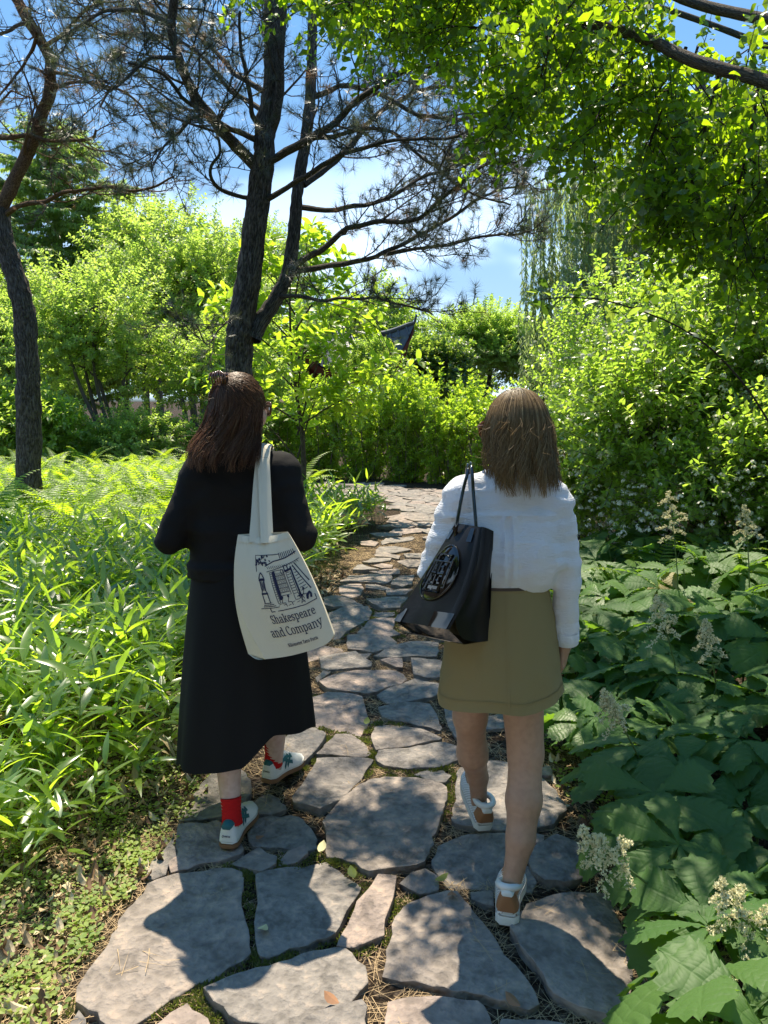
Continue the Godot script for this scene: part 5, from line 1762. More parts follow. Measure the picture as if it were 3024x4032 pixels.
func trees() -> void:
	var green := tuft_mesh(M.needle, 44, 0.115, 0.07)
	var green_b := tuft_mesh(M.needle_b, 40, 0.105, 0.06)
	var dead := tuft_mesh(M.needle_dead, 40, 0.11, 0.06)
	var stems := [[[Vector3(-1.49,-0.02,-8.05), Vector3(-1.49,1.13,-8.04), Vector3(-1.49,1.98,-8.02), Vector3(-1.45,2.35,-8.01), Vector3(-1.36,2.80,-7.99), Vector3(-1.26,3.46,-7.98), Vector3(-1.19,3.89,-7.96), Vector3(-1.15,4.19,-7.95), Vector3(-1.07,4.62,-7.93), Vector3(-1.06,5.09,-7.92), Vector3(-1.06,5.57,-7.90)], 0.165, 0.075], [[Vector3(-1.34,2.19,-8.02), Vector3(-1.28,2.35,-8.07), Vector3(-1.14,2.57,-8.13), Vector3(-0.99,2.87,-8.18), Vector3(-0.92,3.30,-8.23), Vector3(-0.88,3.76,-8.29), Vector3(-0.80,4.23,-8.34), Vector3(-0.75,4.69,-8.39), Vector3(-0.73,5.26,-8.45), Vector3(-0.70,5.87,-8.50)], 0.088, 0.045], [[Vector3(-1.06, 5.5, -7.9), Vector3(-1.0, 6.6, -7.8), Vector3(-1.0, 8.2, -7.8)], 0.075, 0.02], [[Vector3(-0.7, 5.8, -8.5), Vector3(-0.6, 6.8, -8.5), Vector3(-0.5, 8.0, -8.4)], 0.046, 0.015]]
	var limbs := [
		[[Vector3(-1.25,3.85,-7.95), Vector3(-1.46,4.05,-7.79), Vector3(-1.64,4.21,-7.63), Vector3(-1.74,4.39,-7.47), Vector3(-1.80,4.58,-7.32), Vector3(-1.82,4.79,-7.16), Vector3(-1.78,5.04,-7.00)], 0.062, 0.035],
		[[Vector3(-1.11,4.15,-7.95), Vector3(-0.99,4.40,-7.83), Vector3(-0.96,4.84,-7.72), Vector3(-0.91,5.38,-7.60)], 0.050, 0.035],
		[[Vector3(-1.17,4.15,-7.95), Vector3(-1.25,4.30,-7.79), Vector3(-1.28,4.49,-7.62), Vector3(-1.27,4.70,-7.46), Vector3(-1.25,4.93,-7.30)], 0.030, 0.012],
		[[Vector3(-1.15,4.51,-7.90), Vector3(-1.50,4.82,-8.12), Vector3(-1.77,5.11,-8.35), Vector3(-2.05,5.45,-8.58), Vector3(-2.39,5.75,-8.80)], 0.030, 0.012],
		[[Vector3(-1.21,4.08,-7.95), Vector3(-1.44,4.12,-7.69), Vector3(-1.70,4.20,-7.43), Vector3(-1.93,4.35,-7.16), Vector3(-2.12,4.37,-6.90)], 0.032, 0.010],
		[[Vector3(-1.29,3.56,-8.00), Vector3(-1.57,3.58,-7.85), Vector3(-1.62,3.73,-7.70), Vector3(-1.52,3.88,-7.55), Vector3(-1.51,4.01,-7.40)], 0.024, 0.010],
		[[Vector3(-1.14,4.32,-7.95), Vector3(-1.43,4.61,-8.19), Vector3(-1.88,5.05,-8.43), Vector3(-2.41,5.37,-8.66), Vector3(-2.97,5.48,-8.90)], 0.030, 0.010],
		[[Vector3(-1.15,3.89,-7.95), Vector3(-0.79,3.98,-7.70), Vector3(-0.44,4.10,-7.45), Vector3(-0.04,4.31,-7.20), Vector3(0.24,4.34,-6.95), Vector3(0.49,4.28,-6.70)], 0.045, 0.015],
		[[Vector3(-0.83,3.77,-8.30), Vector3(-0.51,4.07,-8.58), Vector3(0.00,4.67,-8.85), Vector3(0.36,4.98,-9.12), Vector3(0.90,5.11,-9.40)], 0.042, 0.014],
		[[Vector3(-1.24,3.51,-8.00), Vector3(-0.75,3.71,-7.76), Vector3(-0.38,3.81,-7.52), Vector3(-0.00,3.85,-7.28), Vector3(0.50,3.82,-7.04), Vector3(0.96,3.88,-6.80)], 0.030, 0.010],
		[[Vector3(-0.89,3.55,-8.30), Vector3(-0.51,3.57,-8.48), Vector3(-0.00,3.71,-8.66), Vector3(0.63,4.05,-8.84), Vector3(1.23,4.29,-9.02), Vector3(1.89,4.39,-9.20)], 0.033, 0.010],
		[[Vector3(-0.95,2.92,-8.15), Vector3(-0.65,3.07,-7.99), Vector3(-0.36,3.25,-7.82), Vector3(-0.00,3.26,-7.66), Vector3(0.39,3.31,-7.49), Vector3(0.69,3.53,-7.33), Vector3(0.92,3.62,-7.16), Vector3(1.14,3.62,-7.00)], 0.036, 0.010],
		[[Vector3(-0.94,2.89,-8.15), Vector3(-0.50,2.95,-8.28), Vector3(-0.00,3.10,-8.40), Vector3(0.32,3.26,-8.53), Vector3(0.75,3.55,-8.65), Vector3(1.11,3.77,-8.78), Vector3(1.58,3.92,-8.90)], 0.034, 0.010],
		[[Vector3(-0.00,3.11,-8.50), Vector3(0.34,3.12,-8.28), Vector3(0.70,3.17,-8.05), Vector3(1.09,3.17,-7.82), Vector3(1.41,3.17,-7.60)], 0.022, 0.008],
		[[Vector3(-1.06,2.63,-8.10), Vector3(-0.83,2.61,-7.94), Vector3(-0.59,2.53,-7.78), Vector3(-0.22,2.53,-7.62), Vector3(0.18,2.49,-7.46), Vector3(0.43,2.36,-7.30)], 0.024, 0.008],
		[[Vector3(-0.80,4.23,-8.35), Vector3(-0.51,4.25,-8.26), Vector3(-0.14,4.26,-8.17), Vector3(0.32,4.01,-8.08), Vector3(0.78,3.68,-7.99), Vector3(1.23,3.49,-7.90)], 0.028, 0.009],
		[[Vector3(-0.77,4.66,-8.45), Vector3(-0.32,4.68,-8.24), Vector3(0.23,4.43,-8.03), Vector3(0.75,4.23,-7.82), Vector3(1.25,4.24,-7.61), Vector3(1.55,4.13,-7.40)], 0.030, 0.010],
		[[Vector3(-1.55,2.39,-8.00), Vector3(-1.66,2.31,-7.87), Vector3(-1.77,2.14,-7.73), Vector3(-1.81,2.31,-7.60)], 0.012, 0.006],
		[[Vector3(-1.77,4.53,-7.20), Vector3(-1.96,4.43,-7.00), Vector3(-2.18,4.17,-6.80), Vector3(-2.27,3.92,-6.60)], 0.022, 0.008],
		[[Vector3(-1.78,4.72,-7.00), Vector3(-2.01,4.75,-6.83), Vector3(-2.26,4.64,-6.67), Vector3(-2.46,4.40,-6.50)], 0.024, 0.009],
		[[Vector3(-1.63,4.20,-7.60), Vector3(-1.80,4.05,-7.40), Vector3(-1.96,3.79,-7.20), Vector3(-2.00,3.54,-7.00)], 0.018, 0.007],
	]
	pine("pine_tree", "dark forked pine with spreading limbs behind the woman in black", Vector3(-1.49, 0, -8.05), stems, limbs, M.bark, M.bark, [green, green_b, green, dead], 0.9, Vector2(0.45, 1.1), top_limbs([Vector3(-1.0, 0, -7.85), Vector3(-0.62, 0, -8.5)], 15, 5.9, 8.0, 1.9))
	var ltrunk := [Vector3(-4.20,0.44,-9.00), Vector3(-4.16,0.85,-9.00), Vector3(-4.13,1.39,-9.00), Vector3(-4.10,1.92,-9.00), Vector3(-4.10,2.44,-9.00), Vector3(-4.14,2.85,-9.00), Vector3(-4.22,3.15,-9.00), Vector3(-4.28,3.45,-9.00), Vector3(-4.29,3.70,-9.00)]
	var llimbs := [
		[[Vector3(-4.29,3.68,-9.00), Vector3(-4.10,3.93,-8.95), Vector3(-3.83,4.35,-8.90), Vector3(-3.65,4.69,-8.85), Vector3(-3.56,4.98,-8.80), Vector3(-3.58,5.28,-8.75), Vector3(-3.71,5.48,-8.70), Vector3(-3.83,5.72,-8.65), Vector3(-3.93,5.92,-8.60)], 0.075, 0.050],
		[[Vector3(-4.29,3.70,-9.00), Vector3(-4.52,4.07,-9.10), Vector3(-4.70,4.50,-9.20), Vector3(-4.76,5.02,-9.30)], 0.070, 0.050],
		[[Vector3(-4.27,3.61,-9.00), Vector3(-4.04,3.68,-8.90), Vector3(-3.71,3.75,-8.80), Vector3(-3.31,3.81,-8.70), Vector3(-2.78,3.80,-8.60), Vector3(-2.43,3.82,-8.50), Vector3(-2.18,3.84,-8.40)], 0.034, 0.009],
		[[Vector3(-4.66,4.35,-9.20), Vector3(-4.32,4.44,-9.06), Vector3(-4.05,4.45,-8.92), Vector3(-3.64,4.36,-8.78), Vector3(-3.14,4.33,-8.64), Vector3(-3.01,4.36,-8.50)], 0.040, 0.012],
		[[Vector3(-3.52,5.03,-8.75), Vector3(-3.27,4.93,-8.57), Vector3(-2.92,4.75,-8.38), Vector3(-2.63,4.62,-8.20)], 0.020, 0.007],
		[[Vector3(-3.55,4.88,-8.80), Vector3(-3.36,4.97,-8.93), Vector3(-3.05,4.98,-9.05), Vector3(-2.74,4.83,-9.18), Vector3(-2.58,4.53,-9.30)], 0.022, 0.008],
		[[Vector3(-3.72,4.59,-8.90), Vector3(-3.56,4.51,-9.10), Vector3(-3.33,4.43,-9.30), Vector3(-3.03,4.44,-9.50)], 0.020, 0.007],
		[[Vector3(-3.56,5.26,-8.70), Vector3(-3.20,5.33,-8.47), Vector3(-2.88,5.40,-8.23), Vector3(-2.52,5.37,-8.00)], 0.024, 0.008],
		[[Vector3(-3.67,5.44,-8.60), Vector3(-3.80,5.32,-8.43), Vector3(-4.01,5.12,-8.27), Vector3(-4.18,4.79,-8.10)], 0.022, 0.008],
		[[Vector3(-3.59,5.33,-8.60), Vector3(-3.82,5.19,-8.87), Vector3(-4.16,5.01,-9.13), Vector3(-4.56,4.91,-9.40)], 0.022, 0.008],
		[[Vector3(-4.39,4.49,-9.20), Vector3(-4.39,4.69,-9.03), Vector3(-4.04,4.86,-8.87), Vector3(-3.77,4.76,-8.70)], 0.016, 0.007],
	]
	var thin_a := tuft_mesh(M.needle_b, 22, 0.07, 0.06)
	var thin_b := tuft_mesh(M.needle, 20, 0.065, 0.06)
	var thin_c := tuft_mesh(M.needle_dead, 18, 0.06, 0.05)
	pine("pine_tree", "leaning pine with orange upper bark rising from the ferns at the left edge", Vector3(-4.1, 0, -9.0), [[ltrunk, 0.15, 0.095]], llimbs, M.bark_grey, M.bark_red, [thin_a, thin_b, thin_a, thin_c], 0.97, Vector2(0.4, 1.0), top_limbs([Vector3(-4.3, 0, -8.7)], 4, 5.8, 7.0, 1.2))
	ginkgo()
	background_trees()

func ginkgo() -> void:
	var o := thing("ginkgo_tree", "ginkgo with fan shaped leaves hanging from a grey limb over the path", "tree", Vector3(2.9, 0, -2.3))
	var g := Geo.new()
	var tp := spline([Vector3(0, -0.1, 0), Vector3(0.05, 1.5, -0.1), Vector3(-0.05, 3.0, -0.5), Vector3(-0.15, 4.6, -0.9), Vector3(-0.3, 7.0, -1.2)], 6)
	tube(g, tp, taper(tp.size(), 0.14, 0.05), 16, 0.12, Color(-1, 0, 0), 1.5)
	part("trunk", g.smooth(), M.bark_grey, o)
	var base := o.position
	var limbs := [
		[[Vector3(1.62,2.62,-2.95), Vector3(1.47,2.79,-3.14), Vector3(1.25,2.95,-3.34), Vector3(1.12,3.11,-3.53), Vector3(0.87,3.28,-3.72), Vector3(0.69,3.45,-3.91), Vector3(0.39,3.66,-4.11), Vector3(0.05,3.89,-4.30)], 0.052, 0.018],
		[[Vector3(1.71,2.88,-3.00), Vector3(1.50,3.06,-3.25), Vector3(1.30,3.24,-3.50), Vector3(1.08,3.48,-3.75), Vector3(0.81,3.73,-4.00)], 0.042, 0.020],
		[[Vector3(2.66,3.15,-4.40), Vector3(2.26,3.50,-4.64), Vector3(1.82,3.80,-4.88), Vector3(1.33,4.07,-5.12), Vector3(0.80,4.35,-5.36), Vector3(0.22,4.64,-5.60)], 0.035, 0.014],
	]
	var branches := [
		[Vector3(0.73,3.55,-4.10), Vector3(0.44,3.44,-4.17), Vector3(0.17,3.34,-4.25), Vector3(-0.07,3.30,-4.33), Vector3(-0.27,3.31,-4.40)],
		[Vector3(0.41,3.81,-4.40), Vector3(0.12,3.71,-4.43), Vector3(-0.17,3.59,-4.47), Vector3(-0.35,3.51,-4.50)],
		[Vector3(0.05,4.10,-4.70), Vector3(-0.29,4.02,-4.77), Vector3(-0.61,3.93,-4.83), Vector3(-0.81,3.87,-4.90)],
		[Vector3(0.92,3.38,-3.95), Vector3(0.72,3.26,-4.00), Vector3(0.50,3.15,-4.05), Vector3(0.30,3.11,-4.10)],
		[Vector3(1.02,3.33,-3.90), Vector3(0.86,3.15,-3.93), Vector3(0.72,3.02,-3.97), Vector3(0.63,2.94,-4.00)],
		[Vector3(1.19,3.20,-3.75), Vector3(1.08,3.01,-3.77), Vector3(0.99,2.83,-3.78), Vector3(0.93,2.67,-3.80)],
		[Vector3(1.33,3.11,-3.65), Vector3(1.26,2.87,-3.67), Vector3(1.20,2.66,-3.68), Vector3(1.19,2.44,-3.70)],
		[Vector3(1.43,2.99,-3.50), Vector3(1.40,2.77,-3.53), Vector3(1.37,2.53,-3.57), Vector3(1.35,2.30,-3.60)],
		[Vector3(1.55,2.90,-3.40), Vector3(1.54,2.66,-3.43), Vector3(1.52,2.41,-3.47), Vector3(1.51,2.18,-3.50)],
		[Vector3(1.69,2.76,-3.25), Vector3(1.64,2.55,-3.30), Vector3(1.62,2.33,-3.35), Vector3(1.62,2.11,-3.40)],
		[Vector3(0.63,3.67,-4.20), Vector3(0.39,3.49,-4.10), Vector3(0.20,3.36,-4.00), Vector3(0.02,3.26,-3.90)],
		[Vector3(1.12,3.30,-3.85), Vector3(0.96,3.13,-3.73), Vector3(0.75,2.95,-3.62), Vector3(0.69,2.78,-3.50)],
		[Vector3(1.03,4.15,-5.33), Vector3(0.67,4.04,-5.49), Vector3(0.32,3.93,-5.66), Vector3(0.00,3.91,-5.82), Vector3(-0.27,3.94,-5.98)],
		[Vector3(0.63,4.49,-5.72), Vector3(0.26,4.41,-5.85), Vector3(-0.13,4.29,-5.99), Vector3(-0.37,4.22,-6.12)],
		[Vector3(0.17,4.87,-6.11), Vector3(-0.28,4.81,-6.29), Vector3(-0.71,4.74,-6.48), Vector3(-1.00,4.71,-6.66)],
		[Vector3(1.29,3.93,-5.14), Vector3(1.03,3.81,-5.28), Vector3(0.76,3.70,-5.43), Vector3(0.50,3.67,-5.58)],
		[Vector3(1.41,3.86,-5.07), Vector3(1.22,3.66,-5.19), Vector3(1.05,3.51,-5.32), Vector3(0.96,3.44,-5.44)],
		[Vector3(1.63,3.70,-4.88), Vector3(1.51,3.47,-4.97), Vector3(1.41,3.26,-5.07), Vector3(1.36,3.07,-5.17)],
		[Vector3(1.80,3.58,-4.75), Vector3(1.75,3.29,-4.84), Vector3(1.69,3.03,-4.94), Vector3(1.71,2.76,-5.03)],
		[Vector3(1.94,3.42,-4.55), Vector3(1.93,3.16,-4.67), Vector3(1.92,2.86,-4.78), Vector3(1.93,2.57,-4.90)],
		[Vector3(2.09,3.30,-4.42), Vector3(2.11,3.02,-4.53), Vector3(2.11,2.70,-4.65), Vector3(2.13,2.41,-4.76)],
		[Vector3(2.26,3.12,-4.23), Vector3(2.24,2.87,-4.36), Vector3(2.25,2.59,-4.49), Vector3(2.29,2.31,-4.62)],
		[Vector3(0.91,4.30,-5.46), Vector3(0.60,4.11,-5.41), Vector3(0.36,3.98,-5.36), Vector3(0.12,3.87,-5.30)],
		[Vector3(1.53,3.82,-5.00), Vector3(1.35,3.63,-4.92), Vector3(1.09,3.42,-4.84), Vector3(1.02,3.21,-4.76)],
	]
	for n in branches.size():
		var right: bool = n % 12 > 3 and n % 12 < 10
		for q in branches[n].size(): branches[n][q] += Vector3(0, (0.02 + 0.025 * q) if right else (0.1 + 0.07 * q), 0)
	for l in limbs:
		l[1] *= 0.55
	for k in 3: (limbs[k][0] as Array).insert(0, base + Vector3(-0.03, 2.6 + 0.5 * k, -0.45))
	var extra := []
	for k in 9:
		var a := -2.1 + k * 0.22
		var y := rnd(4.9, 6.8)
		var p := base + Vector3(-0.2, y - 0.5, -1.0)
		var d := Vector3(cos(a) * 1.3, 0.15, sin(a) - 0.2)
		var l := rnd(1.3, 2.3)
		extra.append([p, p + d * l * 0.35 + Vector3(0, 0.2, 0), p + d * l * 0.7 + Vector3(0, 0.15, 0), p + d * l])
	for l in limbs:
		var lg := Geo.new()
		var p := spline(l[0], 6)
		for k in p.size(): p[k] -= base
		tube(lg, p, taper(p.size(), l[1], l[2]), 14, 0.1, Color(-1, 0, 0), 2.5)
		part("limb", lg.smooth(), M.bark_grey, o)
	var protos: Array = []
	for k in 5:
		var a := Geo.new()
		var b := Geo.new()
		var t := Geo.new()
		tube(t, PackedVector3Array([Vector3.ZERO, Vector3(0.006, 0.09, 0), Vector3(0, 0.17, -0.006)]), PackedFloat32Array([0.0024, 0.002, 0.0012]), 3)
		for q in 13:
			var s := floorf(q / 3.0) / 4.0
			var ang := q * 2.1 + rnd(-0.5, 0.5)
			var d := Vector3(cos(ang), rnd(-0.1, 0.7), sin(ang)).normalized()
			fan(a if rng.randf() < 0.6 else b, place(Vector3(0, 0.02 + s * 0.15, 0), d, rand_dir() + Vector3(0, 0.6, 0.5), rnd(0.7, 1.15)), rnd(0.03, 0.043))
		protos.append(mesh_of([a, M.ginkgo, b, M.ginkgo_b, t, M.twig]))
	var sets := [[], [], [], [], []]
	var all: Array = branches + extra
	for n in all.size():
		var bg := Geo.new()
		var p := spline(all[n], 5)
		for k in p.size(): p[k] -= base
		var high := n >= branches.size()
		tube(bg, p, taper(p.size(), 0.016 if high else 0.009, 0.0025), 6)
		for k in range(1, p.size()):
			var dir := (p[k] - p[k - 1]).normalized()
			for twin in 2:
				var d := (dir * rnd(0.2, 0.8) + rand_dir() * 0.9 + Vector3(0, -0.05, 0)).normalized()
				var len := rnd(0.12, 0.34)
				var q := p[k] + d * len * 0.5
				var d2 := (d + Vector3(0, -0.25, 0)).normalized()
				var e := q + d2 * len * 0.5
				tube(bg, PackedVector3Array([p[k], q, e]), PackedFloat32Array([0.0035, 0.003, 0.002]), 4)
				for s in 2:
					var at := p[k].lerp(e, [0.45, 1.0][s])
					(sets[rng.randi() % 5] as Array).append(place(at + rand_dir() * 0.02, d2 + rand_dir() * 0.9, rand_dir(), rnd(0.85, 1.2)))
		part("branch", bg.smooth(), M.twig, o)
	# the nearest leaves of the fringe one by one
	var single: Array = []
	for k in 3:
		var lg := Geo.new()
		fan(lg, Transform3D.IDENTITY, 0.047)
		single.append(mesh_of([lg, M.ginkgo if k < 2 else M.ginkgo_b]))
	for n in 240:
		var br: Array = branches[n % 12]
		var t := pow(rng.randf(), 0.5)
		var p := (br[-2] as Vector3).lerp(br[-1], t) - base
		var lf := part("leaf", single[n % 3], null, o)
		lf.transform = place(p + rand_dir() * 0.16 + Vector3(0, 0.02, 0.05), Vector3(rnd(-1, 1), rnd(-1.2, 0.3), rnd(-1, 1)), rand_dir(), rnd(0.65, 1.0))
	for k in 5: many("foliage", protos[k], sets[k], o)

func larch(label: String, base: Vector3, h: float, w: float, n: int, mats: Array) -> void:
	var o := thing("larch_tree", label, "tree", base)
	var g := Geo.new()
	var p := spline([Vector3(0, -0.2, 0), Vector3(0.1, h * 0.4, 0), Vector3(0, h, 0)], 6)
	tube(g, p, taper(p.size(), 0.2, 0.02), 9, 0.1)
	part("trunk", g.smooth(), M.bark, o)
	var spr: Array = []
	for k in 4:
		var a := Geo.new()
		var b := Geo.new()
		var t := Geo.new()
		tube(t, PackedVector3Array([Vector3.ZERO, Vector3(0, 0.3, 0.03), Vector3(0, 0.62, -0.05)]), PackedFloat32Array([0.008, 0.006, 0.003]), 3)
		for q in 60:
			var s := rng.randf()
			var at := Vector3(0, s * 0.62, 0.03 - s * 0.06)
			var sd := 1.0 if q % 2 else -1.0
			var d := Vector3(sd * rnd(0.5, 1), rnd(0.2, 0.9), rnd(-0.9, 0.1)).normalized()
			leaf(a if q % 3 else b, place(at, d, Vector3(rnd(-0.4, 0.4), 0, 1)), rnd(0.12, 0.26) * (1.1 - s * 0.5), 0.042, SMALL, 0.5, 0.1)
		spr.append(mesh_of([a, mats[0], b, mats[1], t, M.twig]))
	var sets := [[], [], [], []]
	for k in n:
		var s := float(k) / n
		var y := lerpf(h * 0.12, h * 0.97, s)
		var a := k * 2.4
		var len := w * pow(1.0 - s, 0.7) * rnd(0.7, 1.15) + 0.2
		var d := Vector3(cos(a), 0.3, sin(a))
		var q := Vector3(0, y, 0)
		var bp := spline([q, q + d * len * 0.4 + Vector3(0, 0.05, 0), q + d * len * 0.8, q + d * len * 1.0 + Vector3(0, 0.15, 0)], 4)
		var bg := Geo.new()
		tube(bg, bp, taper(bp.size(), 0.045 * (1.1 - s), 0.01), 5)
		part("limb", bg.smooth(), M.bark, o)
		for j in int(len * 20):
			var t := pow(rng.randf(), 0.7)
			var at: Vector3 = bp[int(t * (bp.size() - 1))]
			var sd := d.cross(Vector3.UP).normalized() * rnd(-1, 1)
			(sets[rng.randi() % 4] as Array).append(place(at + rand_dir() * 0.1, sd + d * rnd(0.3, 1.0) + Vector3(0, rnd(-0.5, 0.1), 0), Vector3.UP, rnd(0.7, 1.25)))
	for k in 4: many("foliage", spr[k], sets[k], o)

func willow() -> void:
	var base := Vector3(8.3, 0, -21.0)
	var o := thing("willow_tree", "tall weeping willow with long hanging strands behind the flowering shrubs", "tree", base)
	var g := Geo.new()
	var tp := spline([Vector3(0, -0.2, 0), Vector3(-0.1, 3, 0), Vector3(-0.3, 6.5, 0.2), Vector3(-0.2, 10, 0)], 6)
	tube(g, tp, taper(tp.size(), 0.38, 0.12), 12, 0.15)
	part("trunk", g.smooth(), M.bark, o)
	var strands: Array = []
	for k in 4:
		var a := Geo.new()
		var b := Geo.new()
		var t := Geo.new()
		var len := 2.6
		var line := PackedVector3Array()
		for j in 9: line.append(Vector3(sin(j * 0.9 + k) * 0.06, -len * j / 8.0, cos(j * 0.7 + k) * 0.06))
		tube(t, line, taper(9, 0.008, 0.003), 3)
		for q in 120:
			var s := rng.randf() * 7.99
			var at := line[int(s)].lerp(line[int(s) + 1], s - int(s))
			var d := Vector3(rnd(-0.6, 0.6), -1, rnd(-0.6, 0.6))
			leaf(a if q % 2 else b, place(at + rand_dir() * 0.03, d, rand_dir()), rnd(0.13, 0.2), 0.032, SMALL, 0.4, 0.2)
		strands.append(mesh_of([a, M.willow, b, M.willow_b, t, M.twig_grey]))
	var sets := [[], [], [], []]
	for k in 15:
		var a := -3.6 + k * 0.36
		var d := Vector3(cos(a), 0, sin(a) * 0.8)
		var y := rnd(6.5, 10.0)
		var l := rnd(2.0, 4.3)
		var q := Vector3(-0.2, y - 1.5, 0)
		var lp := spline([q, q + d * l * 0.4 + Vector3(0, 1.3, 0), q + d * l * 0.8 + Vector3(0, 1.6, 0), q + d * l * 1.05 + Vector3(0, 1.2, 0)], 5)
		var lg := Geo.new()
		tube(lg, lp, taper(lp.size(), 0.1, 0.02), 6)
		part("limb", lg.smooth(), M.bark, o)
		for j in range(4, lp.size()):
			var drop := rnd(0.6, 2.3)
			for n in 5:
				var at := lp[j] + Vector3(rnd(-0.25, 0.25), rnd(-0.2, 0.15), rnd(-0.25, 0.25))
				var y2 := 0.0
				while y2 < drop * 2.6 and at.y - y2 > 2.2:
					(sets[rng.randi() % 4] as Array).append(Transform3D(Basis(Vector3.UP, rnd(0, TAU)), at - Vector3(0, y2, 0)))
					y2 += 2.3
	for k in 4: many("hanging_strands", strands[k], sets[k], o)

func background_trees() -> void:
	larch("tall feathery larch with drooping tiers behind the left shrubs", Vector3(-10.2, 0, -25.0), 10.2, 4.2, 78, [M.larch, M.larch_b])
	larch("second darker conifer between the larch and the left edge", Vector3(-15.0, 0, -27.0), 11.0, 4.2, 66, [M.larch, M.larch])
	willow()
	var s_leaf: Array = []
	var s_dark: Array = []
	var s_pale: Array = []
	for k in 3:
		s_leaf.append(spray(20, 0.5, 0.15, 0.075, SMALL, M.leaf, M.leaf_b, 0.9, 0.3, 0.4))
		s_dark.append(spray(20, 0.5, 0.17, 0.095, SMALL, M.leaf_b, M.leaf_dark, 0.9, 0.3, 0.4))
		s_pale.append(spray(22, 0.55, 0.12, 0.055, SMALL, M.leaf_pale, M.leaf, 1.0, 0.75, 0.3))
	broad_tree("honey_locust_tree", "light green honey locust with layered branches beyond the hedge", "tree", Vector3(5.4, 0, -42), Vector3(5.8, 4.0, -42), Vector3(3.6, 2.7, 2.8), 34, 105, s_pale, Vector2(1.0, 1.7), 0.2, M.bark, "", 1, 0.55)
	broad_tree("round_tree", "dark round broadleaf tree just right of the upturned roof corner", "tree", Vector3(2.5, 0, -35), Vector3(2.3, 2.4, -35), Vector3(1.9, 1.9, 1.7), 16, 80, s_dark, Vector2(0.9, 1.4), 0.16, M.bark)
	broad_tree("tall_tree", "mid green tree standing behind the upturned roof", "tree", Vector3(-2.0, 0, -44), Vector3(-1.5, 4.6, -44), Vector3(4.2, 3.2, 3.0), 20, 70, s_leaf, Vector2(1.2, 1.9), 0.25, M.bark)
	broad_tree("tall_tree", "thin dark tree at the far end of the gap beside the willow", "tree", Vector3(10.2, 0, -45), Vector3(10.2, 3.4, -45), Vector3(1.7, 3.2, 1.6), 12, 60, s_dark, Vector2(1.0, 1.6), 0.16, M.bark)
	var row := [[-34, -58, 8.5, 6.0, 0], [-25, -50, 9.5, 5.5, 1], [-18, -54, 8.0, 5.0, 0], [-11, -48, 6.8, 4.2, 1], [-5.5, -52, 5.6, 3.6, 0], [5, -60, 5.0, 3.8, 1], [15, -52, 6.0, 4.0, 1], [21, -48, 9.0, 5.0, 0], [30, -55, 10.0, 6.0, 1]]
	for r in row.size():
		var q: Array = row[r]
		broad_tree("tall_tree", ["dark tree of the far wood at the outer left", "broad tree of the far wood left of the larches", "tree of the far wood seen between the larches", "tree of the far wood behind the pale airy tree", "tree of the far wood just left of the pine trunk", "low tree of the far wood right of the honey locust", "tree of the far wood behind the willow", "tall tree of the far wood behind the flowering bank", "dark tree of the far wood at the outer right"][r], "tree", Vector3(q[0], 0, q[1]), Vector3(q[0], q[2] * 0.55, q[1]), Vector3(q[3], q[2] * 0.48, q[3] * 0.8), 18, 60, s_leaf if q[4] == 0 else s_dark, Vector2(1.4, 2.2), 0.25, M.bark, "trees of the distant wood")
	# the wood the walkers come from: it closes the sky behind the viewer
	for q in [[-4.2, 5.0, "leafy tree on the near left, outside the picture"], [0.8, 7.5, "leafy tree over the path behind the viewer"], [5.6, 4.2, "leafy tree on the near right, outside the picture"], [-8.0, 1.5, "leafy tree beyond the left edge of the picture"], [7.5, -1.5, "leafy tree beyond the right edge of the picture"]]:
		broad_tree("tall_tree", q[2], "tree", Vector3(q[0], 0, q[1]), Vector3(q[0], 4.4, q[1]), Vector3(3.1, 3.2, 2.7) if q[1] > 2 else Vector3(2.3, 3.0, 2.3), 26, 62, s_dark, Vector2(0.9, 1.5), 0.2, M.bark)
	broad_tree("round_tree", "small round tree hiding most of the grey roof slope", "tree", Vector3(-0.7, 0, -28.6), Vector3(-0.65, 2.7, -28.6), Vector3(0.85, 0.95, 0.8), 12, 55, s_leaf, Vector2(0.6, 1.0), 0.08, M.bark)
	# left middle: bushy small-leaved trees behind the ferns
	var t_leaf: Array = []
	var t_lime: Array = []
	var t_pale: Array = []
	for k in 3:
		t_leaf.append(spray(22, 0.34, 0.085, 0.042, SMALL, M.leaf, M.leaf_b, 0.9, 0.2, 0.4))
		t_pale.append(spray(22, 0.36, 0.085, 0.045, SMALL, M.leaf_pale, M.leaf, 0.9, 0.3, 0.4))
		t_lime.append(spray(16, 0.32, 0.1, 0.055, SPEAR, M.lime_b, M.leaf_pale, 0.9, 0.2, 0.4))
	broad_tree("bushy_tree", "dense small leaved tree with thin stems behind the ferns", "tree", Vector3(-5.9, 0, -16.5), Vector3(-6.0, 2.7, -16.5), Vector3(1.75, 1.75, 1.3), 24, 44, t_pale, Vector2(0.85, 1.3), 0.06, M.twig_grey, "", 5)
	broad_tree("bushy_tree", "pale green airy tree rising left of the pine trunk", "tree", Vector3(-4.8, 0, -20), Vector3(-5.0, 3.9, -20), Vector3(2.4, 2.3, 1.5), 32, 48, t_pale, Vector2(0.9, 1.5), 0.08, M.twig_grey, "", 4)
	broad_tree("bushy_tree", "mid green bushy tree beside the leaning pine trunk", "tree", Vector3(-9.6, 0, -20), Vector3(-9.6, 2.7, -20), Vector3(2.1, 2.2, 1.4), 24, 46, t_pale, Vector2(0.9, 1.4), 0.07, M.twig_grey, "", 4)
